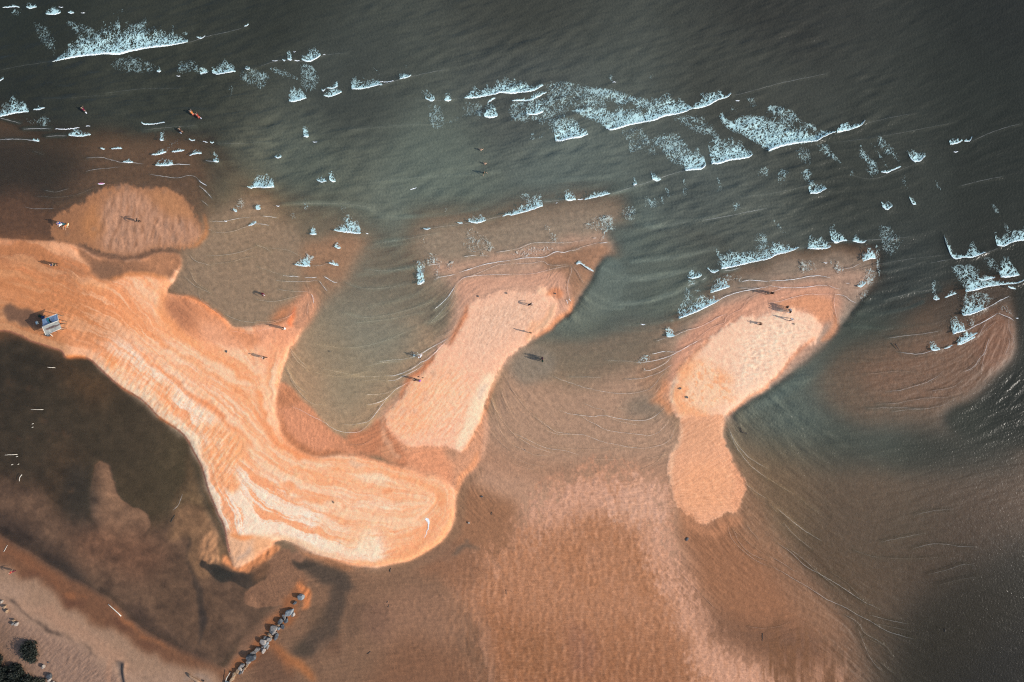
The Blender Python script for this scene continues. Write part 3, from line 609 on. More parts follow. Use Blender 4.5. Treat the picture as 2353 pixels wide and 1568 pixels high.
band(P('31', '545,1340 510,1420 470,1510 430,1568'), 10, (150, 130, 116), f=6, w=4, a=0.7)
band(P('31', '610,1300 620,1400 570,1470 480,1550'), 20, (206, 138, 96), 0.1, f=6, w=4, a=0.7)
fill(P('31', '100,1210 300,1140 480,1130 590,1200 600,1310 540,1340 480,1340 400,1300 300,1260 200,1240'), (216, 150, 110), 0.05, f=10, w=8, a=0.8)
band(P('22', '1250,580 1340,560 1400,640 1430,690'), 20, (216, 146, 100), 0.1, f=8, w=6, a=0.8)
band(P('22', '1360,380 1380,440 1340,500 1350,560'), 16, (214, 144, 100), 0.12, f=8, w=8, a=0.8)
# its fan of rippled sand to the south
FAN = cat(P('22', '1500,720 1560,715 1700,710 1850,700 1915,720 1890,820 1900,920 1930,990 1960,1080 2060,1240 2080,1330 2070,1440 2010,1568'), P('23', '1950,30 1850,90 1780,120 1700,155 1640,120 1560,60 1500,0'), P('22', '1500,1568 1450,1440 1430,1300 1410,1180 1430,1060 1490,900'))
fill(FAN, (224, 166, 130), 0.02, f=9, w=4, h=0.2, tex='fan', rag=0.5)
fill(P('22', '1540,740 1900,730 1890,860 1800,1000 1650,1040 1520,960'), (212, 158, 122), f=20, w=8, a=0.7)
fill(P('22', '1500,1200 1900,1100 1980,1250 2000,1500 1700,1568 1520,1500'), (232, 166, 122), f=30, w=10, a=0.7)
fill(P('22', '1930,1000 1990,1080 2060,1230 2080,1330 2070,1450 2010,1568 1990,1450 1990,1250'), (214, 150, 112), 0.08, f=10, w=8, a=0.7)
band(P('22', '1500,730 1510,850 1480,950 1440,1060 1420,1180 1440,1320'), 8, (232, 192, 160), f=4, w=4, a=0.8)
band(P('22', '1920,740 1880,820 1890,910'), 10, (236, 186, 150), f=4, w=3, a=0.8)
fill(P('23', '1500,0 1640,120 1780,190 2000,60 2040,120 1980,200 1760,260 1560,160 1480,60'), (196, 136, 98), 0.1, f=10, w=8, a=0.6)
# hut's trampled dark hollow
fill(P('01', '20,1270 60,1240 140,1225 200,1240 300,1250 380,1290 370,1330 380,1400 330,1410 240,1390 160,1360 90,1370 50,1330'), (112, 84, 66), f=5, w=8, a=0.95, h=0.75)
# small clutter pits in the lagoon
for u, v, r in ((275, 465, 9), (390, 730, 8), (485, 850, 8), (170, 885, 8), (265, 875, 6), (345, 1120, 7), (600, 860, 11), (620, 1370, 9), (580, 845, 5), (90, 410, 8)):
    c = P('02', '%f,%f' % (u, v))[0]
    fill(np.array([c + [r * .8 * math.cos(k) + 1, r * .8 * math.sin(k) + 2] for k in (0, 1.2, 2.5, 3.7, 5)]), (122, 94, 72), 0.5, f=4, w=5, a=0.7)
    fill(np.array([c + [r * .35 * math.cos(k), r * .35 * math.sin(k) - 1] for k in (0, 1.2, 2.5, 3.7, 5)]), (40, 38, 34), f=3, w=2, a=0.8)

# brushed streaks in the colour of the sand
_z = np.zeros((NY, NX)); sl, M = mask(P('12', '1200,640 1350,500 1500,330 1700,280 1900,300 1990,420 1960,560 1880,740 1820,900 1600,960 1400,940 1220,900 1170,760'), 24, 12); _z[sl] = M
streak(_z, 50, 61, (255, 206, 176), (238, 152, 106), amt=0.55)
_z = np.zeros((NY, NX)); sl, M = mask(P('02', '820,150 1000,60 1250,160 1450,330 1650,500 1850,640 2050,800 2150,1000 2100,1250 1950,1250 1800,1000 1600,820 1400,680 1200,480 1000,330'), 16, 12); _z[sl] = M
streak(_z, 56, 62, (252, 214, 184), (232, 150, 100), L=8, amt=0.6)
streak(np.clip(TEX['flat'] + 0.6 * _z * 0, 0, 1), 86, 63, (216, 164, 134), (164, 110, 74), s1=1.2, s2=4, L=10, amt=0.2)
_z = np.zeros((NY, NX)); sl, M = mask(V('1040,1330 1250,1220 1450,1180 1560,1400 1640,1560 1640,1750 1080,1750'), 40, 20); _z[sl] = M
streak(_z, 88, 64, (204, 146, 106), (140, 92, 58), s1=1.0, s2=3.4, L=12, amt=0.22)
streak(np.clip(TEX['flat'], 0, 1), 3, 67, (210, 162, 132), (158, 110, 78), s1=0.7, s2=1.8, L=4, amt=0.22)
streak(TEX['rough'], 48, 68, (166, 132, 110), (118, 92, 76), s1=0.7, s2=2.2, L=4, amt=0.45)
streak(TEX['bar1'], 82, 65, (190, 146, 118), (140, 100, 74), s1=1.2, s2=3.5, L=9, amt=0.5)
_z = np.clip((1 - np.abs(OPA - 0.45) / 0.45), 0, 1) * (1 - TEX['spit'])
SAND[:] = SAND * (1 + 0.03 * np.clip(bandpass(1.0, 3.0, 66), -3, 3) * _z)[..., None]
band(P('01', '640,960 760,1000 900,1060 1040,1100'), 20, (222, 158, 108), f=8, w=14, a=0.5)

streak(TEX['fan'] * np.clip((1180 - GY) / 60, 0, 1), 32, 81, (240, 186, 152), (198, 138, 102), s1=0.7, s2=1.8, L=7, amt=0.5)
streak(TEX['fan'] * np.clip((GY - 1080) / 60, 0, 1), 6, 82, (240, 184, 148), (200, 140, 102), s1=0.7, s2=1.8, L=6, amt=0.4)
streak(TEX['bar3'], 10, 83, (252, 222, 200), (212, 166, 138), s1=0.7, s2=2.0, L=3, amt=0.4)
streak(TEX['bar2'], 52, 84, (244, 206, 180), (196, 148, 120), s1=0.7, s2=2.0, L=3, amt=0.4)
if 'grit' in TEX:
    mixc(TEX['grit'] * np.clip(2.2 * fbm(GX / 7, GY / 7, 4, 5) + 1.2 * N1 + 0.2, 0, 1) * 0.8, (238, 160, 112))
# ---------------------------------------------------------------- swash lines: thin wave fronts (tile, whiteness, points)
SW = []
for l in '''00 .5 0,1060 100,1085 190,1108
00 .6 208,1160 330,1155 460,1158
00 .5 415,1228 500,1220 600,1220
00 .7 0,1255 100,1248 250,1255 355,1272
00 .5 765,1418 910,1412 960,1425 1040,1445 1110,1462 1200,1462 1290,1472
00 .8 1400,1488 1500,1490 1590,1475 1710,1478
00 .6 1840,1440 1900,1452 1965,1460
00 .4 765,1545 830,1525 1000,1505 1080,1498
00 .2 300,1355 350,1372 400,1390
01 .5 1340,40 1480,62 1600,72 1700,50 1760,70 1800,110
01 .9 1780,95 1820,125 1860,145
01 .7 1780,140 1850,200 1905,258
01 .4 1800,270 1840,300 1870,328
01 .3 400,180 500,200 620,170
01 .4 220,330 290,348 380,350 490,345
01 .2 310,235 500,245 700,220 860,150
01 .1 0,200 150,250 300,315 450,310 600,270 800,180
01 .5 1870,460 2010,462 2090,445 2160,432 2250,425
01 .3 1860,530 1900,545
01 .3 1900,560 2050,560 2200,515 2294,490
01 .3 1850,770 2000,765 2150,740 2294,690
01 .2 1900,840 2050,830 2200,790 2294,770
01 .3 1700,760 1760,820 1900,860
01 .3 1650,950 1750,1040 1900,1110
01 .2 1700,900 1760,1010 1880,1090
01 .3 1780,1070 1800,1160 1900,1240 2030,1340
01 .3 2000,1290 2150,1350 2294,1370
01 .3 2060,1440 2180,1460 2294,1465
11 .6 60,415 130,422 190,425
11 .6 0,485 70,488 125,500
11 .2 0,680 120,700 300,725 420,790
11 .3 0,670 80,700 140,740
11 .2 0,860 100,900 240,945
11 .7 240,948 300,952 390,960
11 .7 435,962 500,965 550,962
11 .3 500,858 580,858 650,838 700,835
11 .8 610,955 660,985 700,1005 730,1010
11 .6 565,990 610,1050 640,1090
11 .4 170,990 300,1000 450,1000 560,990
11 .3 180,1065 300,1085 430,1090 490,1100
11 .3 0,1160 150,1180 300,1150 420,1120
11 .2 450,1000 470,1060 490,1110
11 .3 480,1180 460,1250 468,1300
11 .7 500,1110 515,1160 520,1200
11 .3 0,1350 150,1355 280,1320 360,1260
11 .3 0,1385 130,1375 260,1340
11 .3 0,1450 100,1425 170,1415
11 .6 1540,855 1600,848 1655,842
11 .7 1595,990 1640,965 1720,950 1790,935
11 .8 1815,920 1900,895 1980,870 2060,845 2200,820 2294,810
11 .8 1595,1250 1650,1210 1720,1140 1760,1080 1790,1030
11 .6 1790,1030 1860,970 1900,960 2000,945 2294,935
11 .4 1900,965 2050,900 2180,850 2294,845
11 .3 1790,1040 1770,1110 1730,1180 1640,1290 1560,1370
11 .2 1800,1090 1780,1180 1700,1290 1600,1360 1500,1375
11 .2 1600,1520 1700,1470 1770,1420 1800,1340
11 .6 1860,780 1920,772 1980,768
11 .5 2000,768 2050,772 2090,775
11 .5 2150,740 2220,730 2294,720
11 .15 780,1000 950,1060 1150,1060 1400,1010
11 .1 1000,1230 1250,1170 1400,1130 1500,1060
11 .15 880,1370 1100,1350 1300,1320 1500,1270
11 .1 900,940 1100,930 1300,890 1450,870
11 .05 980,700 1200,680 1450,640
11 .05 1100,410 1400,420 1700,400 2000,350
21 .5 0,715 60,705 130,675 200,655 330,652 430,655 520,652
21 .3 440,660 560,645 650,630
21 .6 725,615 755,608
21 .7 780,660 855,650
21 .6 530,725 570,718 610,708
21 .8 0,810 130,790 280,782 350,755 400,735 470,738 540,718
21 .4 540,718 640,690 780,650
21 .4 0,840 180,835 260,820 290,825 330,850 400,855 500,850
21 .4 0,935 150,935 300,905 400,880 520,860
21 .4 525,850 530,920 500,1020 505,1110 530,1170
21 .3 545,860 600,940 640,1020
21 .9 575,850 620,840 670,880 730,912
21 .9 490,1160 500,1200
21 .8 505,1150 530,1178
21 .2 340,860 330,940 310,990
21 .2 400,880 360,940 330,990
21 .6 1575,1040 1600,1030 1650,1012
21 .5 1700,990 1735,965
21 .8 1775,1105 1850,1080 1945,1050
21 .8 2050,1005 2140,990 2294,1000
21 .5 2035,1060 2130,1062 2200,1055
21 .4 1865,892 1910,885
21 .5 1890,905 1960,900 2040,880
21 .9 1490,1335 1560,1310 1680,1260 1800,1200 1900,1140 2000,1105 2100,1080 2200,1065 2294,1045
21 .6 1635,1160 1680,1152 1720,1135
21 .5 1420,1355 1440,1352
21 .5 1385,1500 1450,1490 1560,1440 1660,1415 1750,1375 1850,1320 1930,1285
21 .3 1600,1568 1700,1480 1800,1410 1900,1370 1915,1335 1950,1300 2050,1250 2090,1200 2130,1150 2230,1105 2294,1100
21 .4 1290,1535 1380,1505
21 .1 800,880 900,930 1000,960 1150,960 1300,940 1500,910
21 .1 700,1100 850,1180 1000,1200 1200,1180 1400,1120
21 .1 650,1150 800,1230 1000,1240
21 .1 1000,1390 1150,1390 1300,1370 1500,1330
21 .1 900,1430 1150,1440 1350,1430
21 .1 1200,500 1400,500 1600,440 1800,420 2000,380 2200,350
21 .4 1700,455 1900,420 2100,380 2280,345
21 .05 100,100 500,80 900,60
31 .8 0,998 200,985 380,955 460,950 560,968
31 .7 0,1035 130,1055 350,1050 450,1035 540,1035
31 .5 540,1035 600,1060 650,1070
31 .5 0,1110 60,1085 140,1060
31 .5 0,1190 100,1180 200,1150 330,1120 460,1115 590,1112
31 .6 590,1112 690,1130 740,1170 795,1195
31 .4 600,1110 590,1200 610,1300 625,1385
31 .5 680,885 750,875 830,835
31 .6 1090,632 1155,625
31 .7 690,1015 730,1020
31 .5 380,905 340,905
31 .3 1450,835 1510,825 1640,800
31 .2 900,640 1000,625 1150,610 1300,600
31 .15 1000,920 1200,880 1400,820
31 .1 870,1180 1050,1160 1250,1100 1500,1000
31 .1 800,1290 1000,1290 1250,1240 1400,1180
31 .1 750,1400 1000,1420 1250,1400 1500,1380
31 .4 1050,1510 1200,1490 1350,1475 1480,1455 1555,1438
31 .9 1730,1305 1800,1300 1880,1270 1930,1248 2000,1215 2060,1180 2100,1160 2165,1130
31 .8 1640,1478 1690,1460 1760,1445 1850,1400 1950,1350 2060,1285
31 .7 2060,1285 2100,1300 2150,1320 2200,1350
31 .4 1950,1370 1910,1440 1870,1500
31 .3 2030,1360 1960,1420 1900,1470
31 .3 2150,1330 2160,1440 2200,1500 2190,1568
31 .3 1700,150 1900,100 2100,60
32 .5 1150,130 1340,150 1450,125 1570,100
32 .5 1980,0 1940,130 1900,180 1850,250 1800,290 1750,305
32 .3 1940,140 1920,230 1900,330
32 .4 1050,490 1200,470 1300,440 1400,410 1500,360 1560,310
32 .3 970,600 1150,590 1250,570 1400,545 1550,540 1650,530
32 .3 880,635 1100,630 1240,632 1400,640 1550,610 1660,560
32 .3 1100,665 1240,650 1400,640
32 .3 1430,485 1600,458 1680,430 1750,370
32 .2 850,330 1000,320 1200,300 1350,325
32 .1 700,200 900,210 1200,190 1500,140
32 .15 1640,560 1800,510 1950,430 2030,350
32 .4 2150,0 2160,60 2120,160
12 .7 1380,185 1480,145 1600,75 1720,10
12 .4 1100,220 1200,205 1290,200 1380,185
12 .3 980,260 1150,225 1300,220
12 .7 1160,345 1230,345 1300,325 1400,280 1480,225 1550,190 1650,90 1700,40
12 .3 900,345 1000,350 1150,345
12 .6 1175,390 1260,380 1330,340 1400,310 1500,250
12 .2 950,390 1080,380 1175,390
12 .6 990,605 1080,590 1180,540 1250,470 1370,400
12 .3 1150,540 1050,510 1000,515 1170,500 1260,440
12 .6 900,778 1000,755 1060,700 1120,620 1170,550
12 .3 780,780 850,785 900,778
12 .5 320,620 400,650 490,700 600,755 700,820 800,850 900,850 960,825 1040,750
12 .3 270,270 330,400 400,500 500,590 620,600
12 .3 280,280 360,420 460,510
12 .3 300,80 350,150 430,240 470,265
12 .3 300,110 370,210 460,290
12 .2 830,960 950,960 1040,920
12 .2 600,280 750,310 900,340
12 .2 2110,500 2150,700 2200,850 2294,960
12 .2 2190,440 2230,560 2294,680
12 .2 2100,830 2200,950 2294,1020
12 .1 2000,1250 1980,1350 2050,1450
22 .7 1110,225 1200,222 1330,195 1430,160 1560,90 1700,10
22 .8 1250,150 1340,130 1380,128
22 .5 1380,128 1480,130 1540,100
22 .6 1170,305 1270,285 1380,225 1430,170
22 .5 1000,375 1140,370 1210,355 1330,310 1440,240
22 .3 850,210 950,210 1050,215 1110,225
22 .4 350,340 430,375 500,400 620,440 700,460 830,488 1000,505 1170,485 1260,440 1340,340 1400,300
22 .3 1280,500 1310,460 1330,420
22 .3 500,355 650,355 800,360
22 .3 640,590 740,630 820,650 840,690
22 .5 410,650 520,685 640,700 720,710 820,700 900,715 1050,740 1200,740 1300,690 1380,610
22 .4 600,690 680,745 750,780 850,830 1000,855 1150,870 1230,880 1340,830 1430,700
22 .3 840,700 960,750 1150,790
22 .4 190,700 260,750 330,800 380,840 420,850 560,870 650,875 800,930 960,965 1100,990 1250,985 1400,930 1470,780
22 .3 300,830 420,870 560,865
22 .3 940,630 1000,640
22 .4 0,850 130,910 300,990 450,1010 600,1050
22 .3 0,960 110,1010 200,1050 320,1060
22 .3 60,900 200,980 380,1040
22 .2 0,1060 150,1130 300,1160
22 .2 0,1120 100,1160 220,1190
22 .2 700,1085 850,1095 1000,1085
22 .2 1180,1090 1300,1070 1400,1040
22 .2 1150,1190 1280,1130 1380,1020
22 .4 1930,790 1980,900 2050,1000 2130,1080 2294,1180
22 .4 1950,860 2020,1000 2120,1130 2200,1200 2294,1270
22 .3 2080,1300 2180,1380 2294,1450
22 .2 2050,1180 2120,1340 2210,1440
22 .15 2100,830 2060,810 2040,780
32 .2 0,1260 100,1330 230,1400
32 .2 0,1480 40,1520 80,1568
32 .15 280,1430 350,1500 450,1568
33 .4 70,0 200,110 330,210 480,300
33 .3 130,130 250,260 400,380
33 .4 60,300 200,400 330,520 450,590 560,650 700,740 850,840 1000,910
33 .4 0,510 130,580 230,640 400,740 520,820 680,890 800,960 920,1020 1050,1100 1200,1150 1320,1180
33 .3 0,430 100,480 250,580
33 .3 160,350 300,450 480,610 620,720
33 .3 670,950 800,1030 860,1120 960,1180 1040,1230
33 .3 800,1080 850,1200 900,1320 970,1420 1040,1480
33 .2 850,1150 950,1200 1050,1240 1130,1350
33 .2 1000,1380 1080,1450 1140,1490
33 .3 900,960 1080,1010 1250,1040
33 .2 0,1080 120,1060 200,1020
33 .2 550,570 720,690 870,860
33 .2 950,1040 1100,1070 1280,1110
33 .2 760,380 900,430 1000,450
33 .3 1290,370 1450,330 1600,330 1720,350 1860,350
33 .25 1000,310 1200,270 1400,230
33 .25 1300,70 1480,30 1650,15
33 .25 1430,600 1600,560 1750,510 1860,525
33 .15 1000,450 1300,460 1600,440
33 .15 1500,700 1750,640 1900,620
23 .3 1930,130 1960,260 2050,370 2180,470 2294,530
23 .3 2100,150 2150,220 2210,290
23 .3 1970,180 2050,330 2150,420 2294,480
23 .2 1980,200 2100,300 2260,420
23 .2 1560,640 1700,780 1820,910
23 .2 2100,1060 2200,1080 2294,1085
02 .5 1640,1400 1600,1500 1550,1550'''.split('\n'):
    t = l.split()
    SW.append((t[0], float(t[1]), P(t[0], ' '.join(t[2:]))))

for l in '''.3 430,101 470,86 520,75 570,62
.2 0,162 60,150 125,142
.25 560,166 640,141 700,142 750,128 800,122
.3 870,200 920,184 975,170 1030,160
.3 1680,221 1720,212 1800,190 1900,170
.25 1985,285 2050,270 2100,262
.3 2230,326 2290,300 2345,285
.2 955,228 1010,232 1070,226
.3 975,527 1010,522 1060,516 1110,509
.3 1115,506 1140,500 1160,495
.35 1250,463 1275,462 1300,458
.35 1400,448 1450,432 1510,412 1560,396 1620,386
.3 1830,572 1860,566 1920,556 1990,552 2060,550
.3 2240,592 2265,582 2300,568
.15 1500,522 1600,506 1700,480 1800,470
.15 1450,602 1560,590 1650,570
.15 1400,645 1500,640 1600,616
.15 1420,700 1500,690 1580,662
.2 1890,640 1960,622 2060,600 2180,585
.2 2030,690 2100,672 2160,662
.2 1700,455 1800,440 1900,415
.2 1900,330 2000,318 2100,300 2200,280
.2 1950,400 2000,412 2065,392 2120,370
.15 800,300 900,290 1000,285
.15 850,420 1000,405 1150,395
.2 240,215 330,205 420,205
.15 100,230 200,222 300,215
.25 330,300 400,292 450,290
.2 500,330 560,330 620,326
.2 650,470 720,468 800,470 860,480
.2 860,560 940,548 1010,535
.2 840,620 900,622 960,610
.15 790,720 850,730 930,715 1000,690
.15 720,790 800,800 880,785 960,750
.15 700,850 780,865 860,850
.15 1200,1010 1300,1030 1420,1030 1500,1015
.2 1120,900 1150,960 1200,1020
.2 1150,840 1180,900 1230,960 1290,1000'''.split('\n'):
    t = l.split()
    SW.append(('v', float(t[0]), V(' '.join(t[1:]))))

# ---------------------------------------------------------------- breakers: fronts with (u, v, length of the trailing foam)
BR = []
for l in '''00 25,72,0 60,72,6 110,68,15 155,66,10 180,75,0
00 240,70,25 262,80,40 285,82,45 335,70,15
00 415,130,10 450,138,55 500,135,65 550,120,20
00 528,65,4 550,73,6 572,68,4
00 612,118,0 640,128,35 668,120,3
00 725,117,0 745,122,6 765,117,0
00 480,560,0 590,540,70 700,518,150 830,505,180 930,492,200 1060,495,240 1200,465,200 1340,440,180 1480,425,120 1600,405,70 1690,385,20
00 1762,335,0 1800,350,18 1840,325,0
00 2190,240,4 2212,238,12 2230,222,6
00 1410,645,20 1430,652,50 1447,643,10
00 1578,680,2 1600,687,6 1618,682,2
00 1795,665,60 1830,662,50 1862,652,10
00 1905,660,50 1960,676,80 2040,660,100 2115,648,30
00 2200,625,20 2225,633,60 2247,625,8
00 -60,760,10 -20,745,20 35,708,10
00 -40,1062,40 60,1040,70 130,1025,130 200,1015,100 265,1008,20
00 302,988,4 350,990,30 408,970,6
00 495,1160,3 600,1163,6 715,1148,3
00 765,1135,4 810,1130,6
00 620,1218,20 680,1226,65 740,1228,50 818,1212,6
00 1270,1105,12 1300,1120,10 1380,1115,4 1478,1098,4
00 1440,1260,30 1455,1268,90 1472,1262,60
00 1692,1250,8 1720,1266,14 1748,1258,4
00 1815,1265,10 1840,1277,10 1862,1278,6
00 1883,1278,14 1900,1288,16 1917,1278,6
00 300,1262,10 335,1270,24 360,1272,20
00 905,1335,14 925,1342,16 942,1340,6
00 998,1338,10 1050,1336,12 1095,1338,8
00 1362,1393,3 1430,1390,30 1492,1365,30
00 1540,1366,5 1600,1362,18 1655,1352,4
00 1700,1400,4 1750,1386,30 1812,1380,20
00 1110,1458,10 1160,1465,30 1200,1462,10
00 1400,1488,20 1470,1492,50 1560,1480,50
00 1920,1455,60 1945,1462,70 1968,1458,20
10 145,545,6 170,555,8 200,546,4
10 240,540,30 255,553,40 268,548,20
10 288,540,80 310,550,90 328,545,30
10 345,548,4 370,553,6 395,548,4
10 415,543,40 460,560,100 510,550,120 560,520,60 583,498,10
10 330,462,6 345,470,8 357,462,4
10 600,495,4 625,494,5
10 300,915,60 340,920,110 400,905,110 455,885,20
10 590,812,12 605,820,14 625,802,4
10 635,795,6 690,800,22 737,776,40
10 610,865,16 660,872,55 720,855,55 772,830,8
10 860,805,80 920,806,90 980,798,40 1040,785,60 1090,770,60 1135,768,6
10 1105,738,3 1170,740,4 1240,732,3
10 1290,716,44 1320,712,44 1360,700,20 1392,682,6
10 1520,890,30 1575,912,60 1602,895,20
10 1690,905,20 1720,912,90 1752,900,40
10 1870,888,6 1940,888,80 2010,878,80 2080,862,60 2150,848,60 2190,838,110 2294,845,100 2354,835,90 2434,830,70 2494,818,30 2574,772,8
10 2075,920,4 2110,905,20 2145,885,4
10 2045,1052,40 2090,1062,140 2140,1056,130 2166,1040,20
10 430,1230,90 460,1236,100 476,1228,60
10 505,1272,2 530,1280,6 552,1274,2
10 170,1410,24 200,1425,24 232,1410,18
20 0,912,10 100,905,20 160,905,30 220,880,44 312,833,6
20 130,1030,60 200,1036,110 280,1010,80
20 390,1270,130 450,1270,170 520,1250,200 600,1240,120 682,1208,30
20 840,1155,60 890,1174,130 980,1150,150 1080,1120,120 1200,1100,90 1280,1085,150 1360,1050,180 1480,1030,120 1560,1005,70 1612,980,10
20 1612,982,20 1680,975,60 1760,950,130 1840,905,100 1920,880,14 1962,845,6
20 2000,903,4 2020,910,8 2042,903,4
20 895,738,4 915,742,6 935,738,4
20 1550,1535,120 1610,1530,180 1690,1525,160 1735,1487,60
20 1785,1475,160 1850,1475,210 1950,1445,200 2060,1430,130 2120,1415,60 2152,1392,20
30 0,1362,250 100,1325,240 200,1302,200 300,1285,130 430,1270,70 500,1230,40 602,1188,5
30 612,1197,90 680,1180,100 740,1165,44 830,1130,12 866,1084,2
30 1625,1302,60 1690,1290,44 1740,1262,10
30 1755,1272,12 1800,1270,20 1828,1232,6
30 1255,1390,50 1290,1445,90 1350,1452,100 1408,1402,30
30 1660,1362,6 1685,1368,10 1706,1358,4
30 1010,1545,8 1070,1552,22 1115,1530,10 1150,1515,14 1190,1498,4
01 2218,155,4 2250,168,25 2294,162,60 2354,165,110 2404,168,120 2462,160,60
01 2010,458,5 2025,466,8 2040,460,4
01 2095,362,20 2112,380,40 2130,378,10
01 2230,505,8 2265,498,20 2300,478,30
11 545,95,20 590,115,60 635,105,20
11 660,95,60 690,112,90 716,105,20
11 5,355,40 25,364,60 46,350,20
11 180,322,4 197,330,6 216,322,4
11 485,580,15 515,586,100 546,580,20
11 700,545,4 770,560,70 850,570,170 890,576,80 925,577,110 943,570,40
11 983,568,4 997,576,7 1010,572,4
11 705,690,10 740,708,60 762,700,10
11 350,855,12 420,866,60 490,866,90
11 655,840,10 700,856,50 742,862,30
11 1450,1030,60 1480,1026,180 1512,1005,180
11 1500,528,8 1530,538,16 1565,528,6
11 1805,475,5 1830,485,14 1853,478,6
11 1905,465,20 1960,482,60 2020,472,70 2062,455,10
11 2208,420,4 2260,405,26 2294,410,30 2394,385,60 2494,355,90 2571,325,90
11 1380,182,3 1410,172,5 1440,162,5
21 480,275,66 520,281,90 572,272,40
21 585,268,5 610,270,8 640,262,4
21 650,270,8 740,250,34 850,225,24 878,215,6
21 390,300,2 410,297,4
21 1085,140,60 1100,143,60 1120,128,20
21 1255,92,50 1300,103,44 1335,88,10
21 575,850,10 610,842,20 670,880,20 732,912,4
21 1870,890,60 1920,885,130 2050,855,110 2200,820,60 2294,802,80 2374,762,130 2444,748,60 2524,720,24 2570,697,2
21 1575,970,24 1620,976,90 1662,970,60 1700,945,8
21 1750,885,20 1800,926,34 1852,905,8
21 1775,1105,20 1850,1082,110 1900,1066,100 1948,1048,20
21 1490,1335,60 1560,1312,110 1680,1262,110 1800,1202,70 1850,1172,20
21 1385,1500,80 1420,1500,90 1455,1488,40
21 1150,1383,6 1170,1392,10 1195,1384,4
31 350,708,6 400,712,110 450,714,120 520,708,70 562,688,6
31 562,630,90 600,662,130 650,645,70 705,638,4
31 752,643,6 800,655,60 850,655,20 878,638,4
31 845,825,44 910,802,110 965,798,40
31 495,828,6 515,838,10 532,832,4
31 370,216,80 430,216,110 480,196,60 520,170,6
31 1020,335,60 1060,362,70 1112,330,20
31 1262,250,20 1290,310,60 1322,312,30
31 1575,600,20 1600,690,60 1640,780,100 1680,803,60 1740,788,14 1800,792,60 1850,780,110 1900,758,10 1945,740,3
31 2045,680,100 2110,687,90 2190,650,70 2294,632,110 2400,600,100
31 2075,962,40 2120,967,190 2180,960,150 2245,944,14
31 1880,978,10 1930,992,34 2030,968,6
31 2145,1052,10 2180,1065,16 2218,1072,6
31 1765,1097,20 1850,1082,130 1950,1052,90 2050,1037,44 2150,1026,14 2220,1020,6 2300,990,4
31 1580,1150,6 1640,1127,40 1682,1110,10
31 1478,1160,14 1505,1168,30 1535,1160,6
31 1735,1306,30 1800,1302,160 1880,1272,110 1930,1248,20
31 1650,1475,120 1700,1458,130 1762,1443,60
31 1690,1568,60 1760,1530,70 1820,1495,30 1870,1465,6
31 800,1045,20 830,1052,50 872,1020,20
31 2215,1326,3 2230,1335,6 2245,1330,3
32 1455,110,60 1480,122,110 1535,112,20
32 1575,105,4 1620,92,14 1650,72,4
32 1688,68,20 1720,68,50 1780,40,50 1850,0,8'''.split('\n'):
    t = l.split()
    q = np.array([[float(z) for z in s.split(',')] for s in t[1:]])
    BR.append((P(t[0], ' '.join('%f,%f' % (a[0], a[1]) for a in q)), q[:, 2] / 2.24 * 0.574463))

